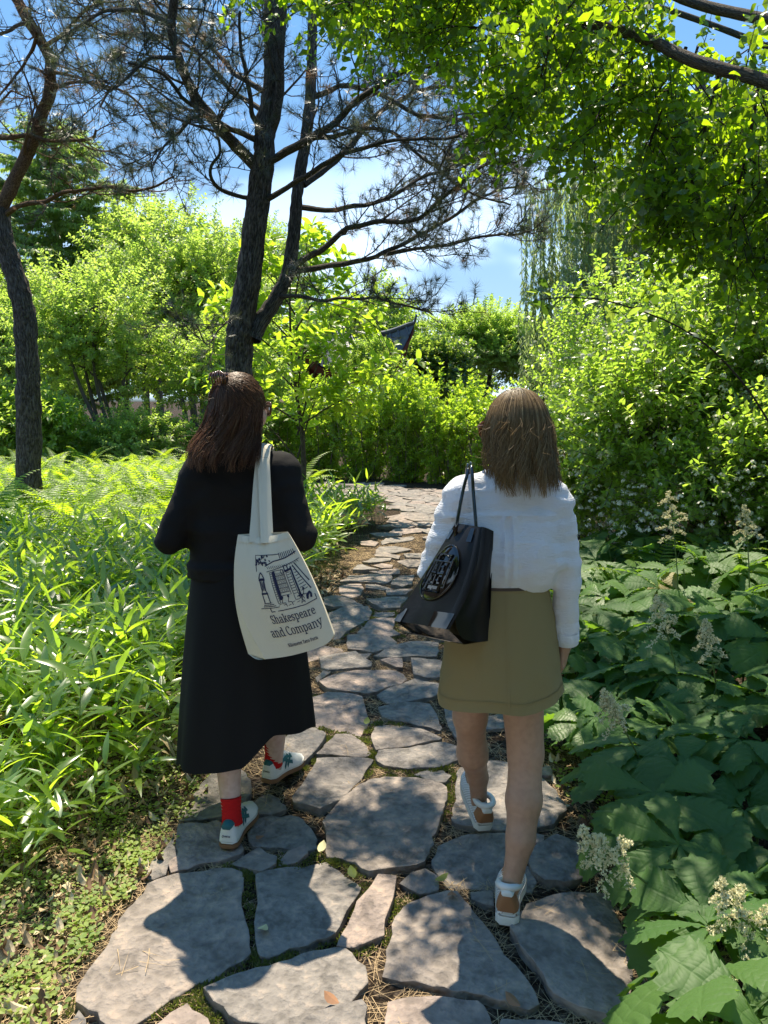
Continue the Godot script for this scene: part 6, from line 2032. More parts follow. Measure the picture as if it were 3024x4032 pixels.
	broad_tree("bushy_tree", "low green bushy tree behind the head of the woman in black", "tree", Vector3(-3.4, 0, -17), Vector3(-3.4, 1.8, -17), Vector3(1.4, 1.5, 1.0), 20, 46, t_pale, Vector2(0.8, 1.2), 0.05, M.twig_grey, "", 4)
	broad_tree("shrub", "bright lime shrub left of the leaning pine trunk", "shrub", Vector3(-8.1, 0, -15), Vector3(-8.1, 1.1, -15), Vector3(1.0, 1.1, 0.9), 14, 60, t_lime, Vector2(0.8, 1.2), 0.03, M.twig_grey, "", 4)
	broad_tree("shrub", "bright lime shrub just right of the leaning pine trunk", "shrub", Vector3(-6.6, 0, -14.9), Vector3(-6.6, 0.95, -14.9), Vector3(0.75, 0.95, 0.7), 10, 60, t_lime, Vector2(0.7, 1.1), 0.03, M.twig_grey, "", 4)
	broad_tree("airy_tree", "taller pale tree filling the sky between the larch and the pine trunk", "tree", Vector3(-7.2, 0, -24), Vector3(-7.2, 5.2, -24), Vector3(2.6, 2.5, 1.8), 32, 50, t_pale, Vector2(1.0, 1.6), 0.12, M.twig_grey, "", 2)
	broad_tree("airy_tree", "taller pale tree showing just left of the pine trunk", "tree", Vector3(-4.0, 0, -26), Vector3(-4.0, 5.0, -26), Vector3(2.2, 2.2, 1.6), 26, 50, t_leaf, Vector2(1.0, 1.6), 0.12, M.twig_grey, "", 2)
	for q in [[-10.6, -18.0, "wide low shrub under the larch"], [-7.9, -17.8, "low shrub in the gap behind the leaning pine"], [-4.9, -15.6, "low shrub at the back edge of the ferns"], [-2.7, -16.0, "low shrub behind the shoulder of the woman in black"]]:
		broad_tree("shrub", q[2], "shrub", Vector3(q[0], 0, q[1]), Vector3(q[0], 0.7, q[1]), Vector3(1.1, 0.85, 0.8), 12, 55, t_pale if q[0] > -5 else t_leaf, Vector2(0.7, 1.1), 0.03, M.twig_grey, "", 3)

# ---------------------------------------------------------------- the pavilion behind the hedge
func building() -> void:
	var tilem := mat(Color(0.085, 0.09, 0.098), 0.45, 0.5)
	var red := mat(Color(0.11, 0.022, 0.014), 0.6)
	var centre := Vector3(-1.85, 0, -32.6)
	var o := thing("pavilion", "grey tiled pavilion with upturned roof corner and red eaves behind the hedge", "building", centre)
	o.rotation_degrees.y = 18
	o.scale = Vector3(0.78, 1.02, 0.78)
	var s := 2.75
	var roof := func(u: float, v: float) -> Vector3:
		# front slope: u -1..1 along the eave, v 0 eave .. 1 ridge; z towards the camera
		var half := s * (1.0 - v)
		var lift := 1.75 * pow(absf(u), 5.0) * pow(1.0 - v, 2.2)
		var push := 0.35 * pow(absf(u), 4.0) * pow(1.0 - v, 2)
		return Vector3(u * (half + push), 2.65 + 1.9 * pow(v, 0.8) * 0.9 + lift, half + push)
	for side in 4:
		var turn := Transform3D(Basis(Vector3.UP, side * PI * 0.5), Vector3.ZERO)
		var sh := sheet(func(u: float, v: float) -> Vector3: return turn * (roof.call(u * 2 - 1, v) as Vector3), 30, 10)
		var slope := part("roof_slope", sh, tilem, o)
		if side < 2:
			for k in 23:
				var u := lerpf(-0.97, 0.97, k / 22.0)
				var x0: float = (roof.call(u, 0.0) as Vector3).x
				var p := PackedVector3Array()
				for j in 11:
					var v := j / 10.0 * 0.97
					var half := s * (1.0 - v)
					if absf(x0) > half + 0.3 * pow(1.0 - v, 2): break
					p.append(turn * ((roof.call(clampf(x0 / (half + 0.02), -1, 1), v) as Vector3) + Vector3(0, 0.03, 0)))
				if p.size() < 2: continue
				var g := Geo.new()
				tube(g, p, taper(p.size(), 0.055, 0.055), 6)
				part("roof_tile_row", g.smooth(), tilem, slope)
		var under := sheet(func(u: float, v: float) -> Vector3:
			var e: Vector3 = roof.call(u * 2 - 1, 0.0)
			return turn * (e + Vector3(0, -0.06 - 0.3 * v, -0.02 - 0.12 * v)), 30, 3)
		part("eave_board", under, red, o)
		var soff := sheet(func(u: float, v: float) -> Vector3:
			var e: Vector3 = roof.call(u * 2 - 1, 0.0)
			return turn * (e * Vector3(1, 1, 1) + Vector3(0, -0.36, -0.14)).lerp(Vector3(e.x * 0.75, 2.3, s * 0.75), v), 30, 3)
		part("soffit", soff, red, o)
		var hip := Geo.new()
		var hp := PackedVector3Array()
		for j in 15:
			var v := j / 14.0
			hp.append(turn * ((roof.call(1.0, v) as Vector3) + Vector3(0, 0.06, 0)))
		var e0 := hp[0]
		hp.insert(0, e0 + (e0 - Vector3(0, e0.y, 0)).normalized() * 0.12 + Vector3(0, 0.3, 0))
		tube(hip, hp, taper(hp.size(), 0.05, 0.13, 0.5), 8)
		part("hip_ridge", hip.smooth(), tilem, o)
		var beam := Geo.new()
		tube(beam, PackedVector3Array([turn * Vector3(-s * 0.75, 2.3, s * 0.75), turn * Vector3(s * 0.75, 2.3, s * 0.75)]), taper(2, 0.14, 0.14), 8)
		part("beam", beam.smooth(), red, o)
		for k in 2:
			var c := Geo.new()
			var q := turn * Vector3(s * 0.72 * (1.0 - k), 0, s * 0.72)
			tube(c, PackedVector3Array([q, q + Vector3(0, 0.12, 0), q + Vector3(0, 0.14, 0), q + Vector3(0, 2.3, 0)]), PackedFloat32Array([0.16, 0.16, 0.11, 0.1]), 12)
			part("column", c.smooth(), red, o)
	var fin := Geo.new()
	tube(fin, PackedVector3Array([Vector3(0, 4.3, 0), Vector3(0, 4.5, 0), Vector3(0, 4.7, 0), Vector3(0, 4.95, 0), Vector3(0, 5.1, 0)]), PackedFloat32Array([0.3, 0.12, 0.2, 0.1, 0.02]), 12)
	part("finial", fin.smooth(), tilem, o)
	var w := thing("timber_rail", "dark red timber rail on posts half hidden behind the young tree", "railing", Vector3(-3.0, 0, -27.0))
	for y in [1.45, 0.75]:
		var g := Geo.new()
		tube(g, PackedVector3Array([Vector3(-2.0, y, 0), Vector3(2.6, y, 0.1)]), taper(2, 0.13, 0.13), 4)
		part("rail", g, red, w)
	for k in 5:
		var g := Geo.new()
		tube(g, PackedVector3Array([Vector3(-1.9 + k * 1.1, -0.1, 0.02), Vector3(-1.9 + k * 1.1, 1.75, 0.02)]), taper(2, 0.09, 0.09), 6)
		part("post", g.smooth(), red, w)

# ---------------------------------------------------------------- hedge, young tree, flowering shrubs
func far_plants() -> void:
	# hedge across the bend: upright stems with bright leaf tips
	var hs: Array = []
	for k in 4: hs.append(spray(18, 0.3, 0.085, 0.045, SPEAR, M.lime if k < 2 else M.lime_b, M.lime_b, 0.75, 0.0, 0.35, M.twig_grey, 5))
	var spots := [[-2.3, -16.4, 1.5], [-1.3, -15.9, 1.9], [-0.4, -15.6, 2.0], [0.45, -15.3, 2.2], [1.25, -14.8, 1.85], [2.0, -14.2, 1.6], [2.7, -13.9, 1.4], [3.4, -13.6, 1.6]]
	var said := ["hedge shrub at the far left, partly behind the young tree", "hedge shrub right behind the young tree's trunk", "hedge shrub left of the open bend, below the roof", "tallest hedge shrub, under the upturned roof corner", "hedge shrub in the middle of the bend beside the tallest one", "hedge shrub just left of the blonde woman's head", "hedge shrub hidden behind the blonde woman's head", "last hedge shrub on the right, against the white flowers"]
	for k in spots.size():
		var q: Array = spots[k]
		var o := thing("hedge_shrub", said[k], "shrub", Vector3(q[0], 0, q[1]), "lime green hedge at the bend")
		var sets := [[], [], [], []]
		for n in 26:
			var a := n * 2.4
			var r := 0.72 * sqrt((n + 0.5) / 26.0)
			var h: float = q[2] * rnd(0.62, 1.05) * (1.0 - 0.15 * r)
			var foot := Vector3(cos(a) * r * 0.45, -0.05, sin(a) * r * 0.4)
			var top := Vector3(cos(a) * r, h, sin(a) * r * 0.8)
			var p := spline([foot, foot.lerp(top, 0.5) + Vector3(rnd(-0.06, 0.06), 0, rnd(-0.06, 0.06)), top], 4)
			var g := Geo.new()
			tube(g, p, taper(p.size(), 0.011, 0.004), 4)
			part("stem", g.smooth(), M.twig_grey, o)
			for j in int(h * 15):
				var s := pow(rng.randf(), 0.8)
				var at: Vector3 = p[int(s * (p.size() - 1))]
				(sets[rng.randi() % 4] as Array).append(place(at + rand_dir() * 0.05, Vector3(rnd(-1, 1), rnd(0.3, 1.3), rnd(-1, 1)), rand_dir(), rnd(0.65, 1.1)))
			(sets[0] as Array).append(place(top, Vector3(rnd(-0.3, 0.3), 1, rnd(-0.3, 0.3)), rand_dir(), 1.0))
		for j in 4: many("foliage", hs[j], sets[j], o)
	# young tree
	var base := Vector3(-1.1, 0, -10.5)
	var o := thing("young_tree", "slender young tree with large yellow green leaves behind the black-clad shoulder", "tree", base)
	var tg := Geo.new()
	var tp := spline([Vector3(0, -0.1, 0), Vector3(0, 0.7, 0), Vector3(-0.02, 1.2, 0), Vector3(-0.12, 2.0, 0.02), Vector3(-0.15, 2.7, 0), Vector3(-0.13, 3.3, 0)], 5)
	tube(tg, tp, taper(tp.size(), 0.045, 0.006), 12, 0.08)
	part("trunk", tg.smooth(), M.bark_grey, o)
	var ys: Array = []
	for k in 4: ys.append(spray(11, 0.2, 0.17, 0.072, OVAL, M.lime, M.lime_b, 1.0, 0.35, 0.6, M.twig_grey, 6))
	var sets := [[], [], [], []]
	var arms := [[0.75, Vector3(-0.55, 0.65, 0.1)], [0.8, Vector3(0.3, 0.9, 0.05)], [1.2, Vector3(0.9, 0.5, 0.3)], [1.3, Vector3(-1.0, 0.55, 0.2)], [1.5, Vector3(1.25, 0.45, -0.2)], [1.7, Vector3(-0.9, 0.8, -0.3)], [1.8, Vector3(0.7, 0.6, 0.4)], [1.95, Vector3(-0.65, 0.6, 0.5)], [2.1, Vector3(0.8, 0.65, -0.2)], [2.3, Vector3(-0.75, 0.7, -0.1)], [2.5, Vector3(0.5, 0.6, 0.2)], [2.7, Vector3(-0.4, 0.55, 0.1)], [1.1, Vector3(0.45, 1.5, -0.1)], [2.0, Vector3(0.1, 0.7, -0.8)], [1.6, Vector3(0.2, 0.6, 0.9)], [2.9, Vector3(0.15, 0.6, 0.1)]]
	for a in arms:
		var from := Vector3(-0.08, a[0], 0)
		var to: Vector3 = from + a[1]
		var p := spline([from, from.lerp(to, 0.5) + Vector3(0, 0.04, 0), to], 5)
		var g := Geo.new()
		tube(g, p, taper(p.size(), 0.014, 0.004), 6)
		for j in range(3, p.size()):
			for n in 2:
				var d := ((a[1] as Vector3).normalized() + rand_dir() * 0.9).normalized()
				var e := p[j] + d * rnd(0.1, 0.3)
				tube(g, PackedVector3Array([p[j], e]), PackedFloat32Array([0.004, 0.0025]), 3)
				(sets[rng.randi() % 4] as Array).append(place(e, d + Vector3(0, 0.2, 0), Vector3.UP + rand_dir() * 0.3, rnd(0.8, 1.1)))
		part("branch", g.smooth(), M.bark_grey, o)
	for j in 4: many("foliage", ys[j], sets[j], o)
	flowering_shrubs()

func flowering_shrubs() -> void:
	var sp: Array = []
	for k in 4: sp.append(spray(15, 0.26, 0.066, 0.036, SPEAR, M.bank, M.bank_b if k % 2 else M.bank, 0.9, 0.25, 0.4))
	# white flower clusters
	var fl := Geo.new()
	for k in 16:
		var d := rand_dir()
		d.y = absf(d.y)
		var p := d * 0.028
		for j in 5:
			var a := TAU * j / 5.0
			var b := frame(d)
			leaf(fl, place(p, b.x * cos(a) + b.z * sin(a) + d * 0.25, d), 0.012, 0.011, SMALL, 0.2, 0.1)
	var cluster := mesh_of([fl, M.petal])
	var list := [[Vector3(2.55, 0, -6.9), Vector3(2.5, 1.15, -6.9), Vector3(1.0, 1.15, 0.9), 22, "white flowered shrub nearest the blonde woman's head"], [Vector3(3.7, 0, -7.2), Vector3(3.6, 1.95, -7.2), Vector3(1.35, 1.35, 1.1), 30, "tall white flowered shrub in the middle of the right bank"], [Vector3(4.9, 0, -6.2), Vector3(4.6, 1.75, -6.3), Vector3(1.4, 1.6, 1.1), 30, "white flowered shrub at the right edge with crossing bare stems"], [Vector3(3.9, 0, -5.6), Vector3(3.7, 1.0, -5.7), Vector3(1.1, 0.75, 0.7), 16, "lower white flowered shrub above the big leaves"], [Vector3(1.9, 0, -7.6), Vector3(1.9, 0.75, -7.6), Vector3(0.75, 0.8, 0.7), 14, "low leafy shrub at the path edge below the white flowers"], [Vector3(2.9, 0, -6.0), Vector3(2.9, 0.7, -6.0), Vector3(1.0, 0.75, 0.6), 16, "low leafy shrub behind the tall cream plume"], [Vector3(3.4, 0, -9.6), Vector3(3.3, 1.6, -9.6), Vector3(1.5, 1.7, 1.2), 20, "shrub with few flowers behind the white flowered ones"]]
	for q in list:
		var o := broad_tree("flowering_shrub", q[4], "shrub", q[0], q[1], q[2], q[3], 62, sp, Vector2(0.8, 1.25), 0.026, M.twig_grey, "", 6)
		var at: Array = []
		for n in q[3] * 50:
			var e := rand_dir()
			var p: Vector3 = (q[1] - q[0]) + e * (q[2] as Vector3) * rnd(0.7, 1.12)
			if fine.get_noise_3dv(p * 1.5) < -0.3: continue
			at.append(place(p, Vector3(rnd(-0.5, 0.5), 1, rnd(-0.2, 0.8)), rand_dir(), rnd(0.4, 0.95)))
		many("flower_clusters", cluster, at, o)
	# bare arching stems through the bank
	var o2 := thing("arching_branch", "dark twig with a bunch of leaves reaching left against the sky", "branch", Vector3(2.2, 0, -5.0))
	var g := Geo.new()
	var p := spline([Vector3(0.7, 0.2, -0.4), Vector3(0.5, 1.2, -0.2), Vector3(-0.1, 1.9, 0), Vector3(-0.75, 2.2, 0), Vector3(-1.25, 2.22, 0)], 6)
	tube(g, p, taper(p.size(), 0.009, 0.003), 7)
	part("stem", g.smooth(), M.twig, o2)
	for k in 64:
		var t := 0.3 + 0.7 * pow(rng.randf(), 0.45)
		var lg := Geo.new()
		leaf(lg, Transform3D.IDENTITY, 0.1, 0.05, OVAL, 0.5, 0.25)
		var lf := part("leaf", lg.smooth(), M.leaf_dark if k % 3 else M.leaf_b, o2)
		lf.transform = place(p[int(t * (p.size() - 1))] + rand_dir() * 0.07, Vector3(rnd(-1, 0.4), rnd(-0.7, 0.7), rnd(-0.6, 0.8)), Vector3.UP + rand_dir() * 0.6, rnd(0.75, 1.2))
	var o3 := thing("bare_branch", "long bare stem arching down through the white flowered bank", "branch", Vector3(4.0, 0, -4.9))
	for row in [[Vector3(0.5, 0.3, 0.0), Vector3(0.3, 1.1, 0), Vector3(-0.2, 1.75, 0), Vector3(-0.95, 1.72, 0.1)], [Vector3(-0.1, 1.7, 0), Vector3(-0.7, 2.2, 0), Vector3(-1.1, 2.5, 0.1)], [Vector3(0.4, 1.5, -0.2), Vector3(0.0, 2.4, -0.1), Vector3(-0.1, 2.9, 0)]]:
		var bg := Geo.new()
		var bp := spline(row, 6)
		tube(bg, bp, taper(bp.size(), 0.014, 0.005), 7)
		part("stem", bg.smooth(), M.twig_grey, o3)

# ---------------------------------------------------------------- beds on either side
func near_plants() -> void:
	bamboo_bed()
	ferns()
	big_leaves()

func bamboo_kind(h: float, n: int, l: float) -> Array:
	# [culm mesh, leaf meshes, leaf placements]
	var t := Geo.new()
	var lean := Vector3(rnd(-0.25, 0.25), 1, rnd(-0.25, 0.25)).normalized()
	var p := PackedVector3Array()
	for k in 6: p.append(lean * h * k / 5.0 + Vector3(0.02 * sin(k * 1.3), 0, 0.015 * cos(k)))
	tube(t, p, taper(6, 0.0024, 0.0012), 4)
	var at: Array = []
	for k in n:
		var s := lerpf(0.42, 1.0, float(k) / (n - 1))
		var q := p[int(s * 4.99)].lerp(p[mini(int(s * 4.99) + 1, 5)], s * 4.99 - int(s * 4.99))
		var a := k * 2.6 + rnd(-0.6, 0.6)
		var d := Vector3(cos(a), rnd(0.15, 1.35) + (0.5 if k == n - 1 else 0.0), sin(a))
		at.append(place(q, d, Vector3.UP + rand_dir() * 0.35, rnd(0.75, 1.15)))
	return [t, l, at]

func bamboo_bed() -> void:
	var blades: Array = []
	for k in 6:
		var g := Geo.new()
		leaf(g, Transform3D.IDENTITY, [0.21, 0.25, 0.18, 0.29, 0.23, 0.16][k], [0.031, 0.038, 0.029, 0.036, 0.042, 0.027][k], BLADE, [0.25, 0.7, 0.4, 0.95, 0.5, 0.15][k], 0.2, rnd(-0.12, 0.12))
		blades.append(g.smooth())
	var kinds: Array = []
	for k in 8: kinds.append(bamboo_kind(rnd(0.28, 0.5), 7 + k % 4, 0.2))
	var protos: Array = []
	for k in 8:
		var a := Geo.new()
		var b := Geo.new()
		var dry := Geo.new()
		for j in (kinds[k][2] as Array).size():
			var dest := a if j % 5 < 3 else b
			if k == 7 and j < 3 or k % 3 == 2 and j == 1: dest = dry
			dest.join(blades[(j + k) % 6], kinds[k][2][j])
		protos.append(mesh_of([a.smooth(), M.bamboo, b.smooth(), M.bamboo_b, dry, M.bamboo_dry, kinds[k][0], M.stalk]))
	var spots: Array[Vector3] = []
	var tries := 0
	while tries < 4300:
		tries += 1
		var z := -1.6 - 9.4 * pow(rng.randf(), 0.8)
		var x := rnd(-0.62 * -z - 1.2, 0.2)
		var el := edge_left(z)
		if x > el - 0.1: continue
		var edge := 0.0
		# front border: weeds and litter first, then shoots ever denser
		var from_edge := el - x
		if z > -3.4: edge = smoothstep(0.12, 0.95, from_edge + (-z - 2.25) * 0.9) * 0.85
		else: edge = smoothstep(0.05, 0.35, from_edge)
		if z < -6.6 and x < -1.9: edge *= smoothstep(-8.2, -6.6, z)
		if z < -9.6: edge *= smoothstep(-11, -9.6, z)
		if x < -1.4 and z < -8.2: continue
		if rng.randf() > edge: continue
		spots.append(Vector3(x, ground_y(x, z), z))
	# foreground strays
	for q in [[-1.02, -1.5], [-1.28, -2.05], [-1.2, -2.42], [-1.36, -1.75], [-1.05, -2.62], [-1.5, -2.2], [-0.98, -2.9], [-1.6, -1.9], [-1.25, -2.75], [-1.45, -2.6], [-1.12, -2.25], [-1.7, -2.3], [-1.35, -1.3]]: spots.append(Vector3(q[0], -0.02, q[1]))
	spots.sort_custom(func(a: Vector3, b: Vector3) -> bool: return a.z > b.z)
	var sets := [[], [], [], [], [], [], [], []]
	var blade_mesh: Array = []
	for k in 6:
		blade_mesh.append(mesh_of([blades[k], M.bamboo]))
		blade_mesh.append(mesh_of([blades[k], M.bamboo_b]))
	for n in spots.size():
		var k := rng.randi() % 8
		var near := -spots[n].z < 3.0
		var x := Transform3D(Basis(Vector3.UP, rnd(0, TAU)) * Basis(Vector3.RIGHT, rnd(-0.2, 0.2)), spots[n]).scaled_local(Vector3.ONE * rnd(0.75, 1.15) * (0.75 if near else 1.0))
		if n < 110:
			var o := thing("bamboo_shoot", "dwarf bamboo shoot with long pointed leaves at the front of the left bed", "plant", Vector3.ZERO, "dwarf bamboo shoots at the front of the bed")
			o.transform = x
			part("culm", kinds[k][0], M.stalk, o)
			for j in (kinds[k][2] as Array).size():
				var lf := part("leaf", blade_mesh[((j + k) % 6) * 2 + (0 if j % 5 < 3 else 1)], null, o)
				lf.transform = kinds[k][2][j]
		else: (sets[k] as Array).append(x)
	var bed := Node3D.new()
	bed.name = "bamboo_groundcover"
	bed.set_meta("kind", "stuff")
	bed.set_meta("label", "dense dwarf bamboo filling the bed left of the path")
	add_child(bed)
	for k in 8: many("bamboo_leaves", protos[k], sets[k], bed)

func frond_mesh(l: float, w: float, m: Material, arch: float) -> ArrayMesh:
	var g := Geo.new()
	var t := Geo.new()
	var p := PackedVector3Array()
	for k in 13:
		var s := k / 12.0
		var a := arch * s * s
		p.append(Vector3(0, l * s * cos(a * 0.75), -l * s * sin(a * 0.75)))
	tube(t, p, taper(13, 0.004, 0.001), 4)
	var n := 25
	for k in n:
		var s := lerpf(0.14, 0.985, float(k) / (n - 1))
		var q := p[int(s * 11.99)].lerp(p[int(s * 11.99) + 1], s * 11.99 - int(s * 11.99))
		var ax := (p[int(s * 11.99) + 1] - p[int(s * 11.99)]).normalized()
		var len := w * pow(sin(PI * pow(s, 0.62)), 0.85) + 0.006
		for sd in [-1.0, 1.0]:
			var d := (Vector3(sd, 0, 0) + ax * 0.38 + Vector3(0, 0, -0.12)).normalized()
			var up := ax.cross(Vector3(1, 0, 0)).normalized()
			leaf(g, place(q, d, -up if up.z < 0 else up), len, 0.021, [0.7, 1.0, 0.8, 0.0], 0.35, 0.15)
	return mesh_of([g, m, t, M.stalk])

const ORDER := ["first", "second", "third", "fourth", "fifth", "sixth", "seventh", "eighth", "ninth", "tenth", "eleventh", "twelfth", "thirteenth", "fourteenth", "fifteenth", "sixteenth", "seventeenth", "eighteenth"]

func ferns() -> void:
	var fr: Array = [frond_mesh(0.78, 0.12, M.fern, 0.9), frond_mesh(0.7, 0.11, M.fern_b, 1.1), frond_mesh(0.85, 0.125, M.fern, 0.7)]
	var spots: Array = []
	for r in 17:
		for c in 17:
			var z := -7.3 - r * 0.45 + rnd(-0.15, 0.15)
			var x := -1.55 - c * 0.48 + rnd(-0.2, 0.2)
			if x < z * 0.56 - 0.6: continue
			if z > -8.0 and rng.randf() < 0.35 or z < -12.3 and x > -2.2: continue
			if Vector2(x, z).distance_to(Vector2(-4.1, -9.0)) < 0.3 or Vector2(x, z).distance_to(Vector2(-1.49, -8.05)) < 0.4: continue
			spots.append([x, z, "left", r, c])
	for q in [[-3.55, -8.45], [-4.0, -8.35], [-4.4, -8.5], [-3.75, -8.05], [-4.2, -7.95], [-3.4, -8.0], [-4.65, -8.2]]: spots.append([q[0], q[1], "trunk"])
	for q in [[3.1, -5.3], [3.5, -5.0], [3.0, -4.8], [3.9, -5.2], [2.6, -5.4], [3.4, -4.5], [2.2, -5.8], [4.0, -4.6], [1.9, -5.4], [2.8, -5.0]]: spots.append([q[0], q[1], "right"])
	for q in spots:
		var said := "green fern between the big jagged leaves and the white flowered shrubs"
		if q[2] == "left": said = "bright fern, %s from the right in the %s row of the left drift" % [ORDER[q[4]], ORDER[q[3]]]
		if q[2] == "trunk": said = "tall bright fern in front of the foot of the leaning pine"
		var o := thing("fern", said, "fern", Vector3(q[0], ground_y(q[0], q[1]), q[1]), {"left": "ferns in the left drift", "trunk": "ferns at the foot of the leaning pine"}.get(q[2], "ferns below the flowering shrubs"))
		o.rotation.y = rnd(0, TAU)
		o.scale = Vector3.ONE * (rnd(0.85, 1.25) if q[2] == "left" else rnd(1.1, 1.35) if q[2] == "trunk" else rnd(0.75, 1.1))
		var n := 7
		for k in n:
			var f := part("frond", fr[rng.randi() % 3], null, o)
			f.transform = Transform3D(Basis(Vector3.UP, TAU * k / n + rnd(-0.3, 0.3)) * Basis(Vector3.RIGHT, -rnd(0.15, 0.55)), Vector3(0, 0.03, 0))

func leaflet(g: Geo, x: Transform3D, l: float, w: float, bend: float, lobes: bool) -> void:
	# broad leaf widest beyond the middle, toothed, pleated along its side veins
	var n := 27
	var cols := [-1.0, -0.62, -0.28, 0.0, 0.28, 0.62, 1.0]
	var p := Vector3.ZERO
	var a := -0.15
	var base := g.v.size()
	for k in n:
		var t := k / (n - 1.0)
		var hw := w * 0.5 * (0.1 + 0.9 * pow(sin(PI * pow(t, 1.55) * 0.93 + 0.07), 0.85)) * (1.0 if t < 0.72 else 1.0)
		hw *= 1.0 - smoothstep(0.8, 1.0, t) * 0.93
		var tooth := 0.0
		if k % 2 == 1: tooth = 0.13 if t > 0.3 else 0.06
		if lobes and t > 0.66 and t < 0.86: hw *= 1.0 + 0.12 * sin((t - 0.66) / 0.2 * PI)
		for c in cols.size():
			var u: float = cols[c]
			var e := hw * u * (1.0 + (tooth if absf(u) > 0.9 else 0.0))
			var pleat := 0.0045 * sin((t * 8.0 - absf(u) * 1.3) * TAU) * absf(u) * (w / 0.14)
			var cup := -0.25 * hw * u * u + 0.16 * absf(e)
			var fwd := (0.035 * absf(u) + (0.012 if k % 2 == 1 and absf(u) > 0.9 else 0.0)) * l / 0.28
			var tip := smoothstep(0.9, 1.0, t) * (1.0 - absf(u)) * 0.03
			g.put(x * (p + Vector3(e, (fwd + tip) * cos(a), pleat + cup - (fwd + tip) * sin(a))), Vector2(0.5 + u * 0.5, t))
			if k > 0 and c > 0:
				var b := base + k * cols.size() + c
				g.quad(b, b - 7, b - 8, b - 1)
		a += bend / (n - 1)
		p += Vector3(0, cos(a), -sin(a)) * l / (n - 1)

func palm_leaf(m: Material, size: float, n: int) -> ArrayMesh:
	var g := Geo.new()
	for k in n:
		var a := (k - (n - 1) * 0.5) * (0.98 if n == 5 else 1.05)
		var f := 1.0 - 0.1 * absf(k - (n - 1) * 0.5)
		var d := Vector3(sin(a), cos(a), 0.12)
		leaflet(g, place(Vector3(0, 0, 0.004 * k), d, Vector3(0, 0, 1) + rand_dir() * 0.18), size * f * rnd(0.92, 1.08), size * 0.56 * f, rnd(0.35, 1.0), k % 2 == 0)
	return mesh_of([g.smooth(), m])

func plume(o: Node3D, foot: Vector3, top: Vector3, h: float, w: float) -> void:
	# flower stalk with an open panicle of tiny cream stars
	var g := Geo.new()
	var p := spline([foot, foot.lerp(top, 0.5) + Vector3(0.02, 0.02, 0), top], 6)
	tube(g, p, taper(p.size(), 0.005, 0.003), 6)
	var st := part("flower_stalk", g.smooth(), M.stalk, o)
	var f := Geo.new()
	var b := Geo.new()
	var dir := (p[-1] - p[-2]).normalized()
	var n := 15
	for k in n:
		var s := k / (n - 1.0)
		var q := top + dir * (s - 0.55) * h
		if k == 0: tube(b, PackedVector3Array([top - dir * 0.55 * h, top + dir * 0.45 * h]), PackedFloat32Array([0.003, 0.001]), 4)
		var a := k * 2.4
		var fr := frame(dir)
		var side := (fr.x * cos(a) + fr.z * sin(a) + dir * 0.35).normalized()
		var len := w * (1.0 - s * 0.75) * rnd(0.7, 1.2)
		var pts := spline([q, q + side * len * 0.5 + Vector3(0, 0.008, 0), q + side * len + Vector3(0, -0.022, 0)], 4)
		tube(b, pts, taper(pts.size(), 0.0018, 0.0009), 3)
		for j in range(2, pts.size()):
			for c in 5:
				var at := pts[j] + rand_dir() * 0.01
				for e in 4:
					var d := (rand_dir() + Vector3(0, 0.6, 0)).normalized()
					leaf(f, place(at, d, rand_dir()), 0.0085, 0.005, SMALL, 0.1, 0.2)
	part("flower_plume", mesh_of([f, M.cream, b, M.stalk]), null, st)

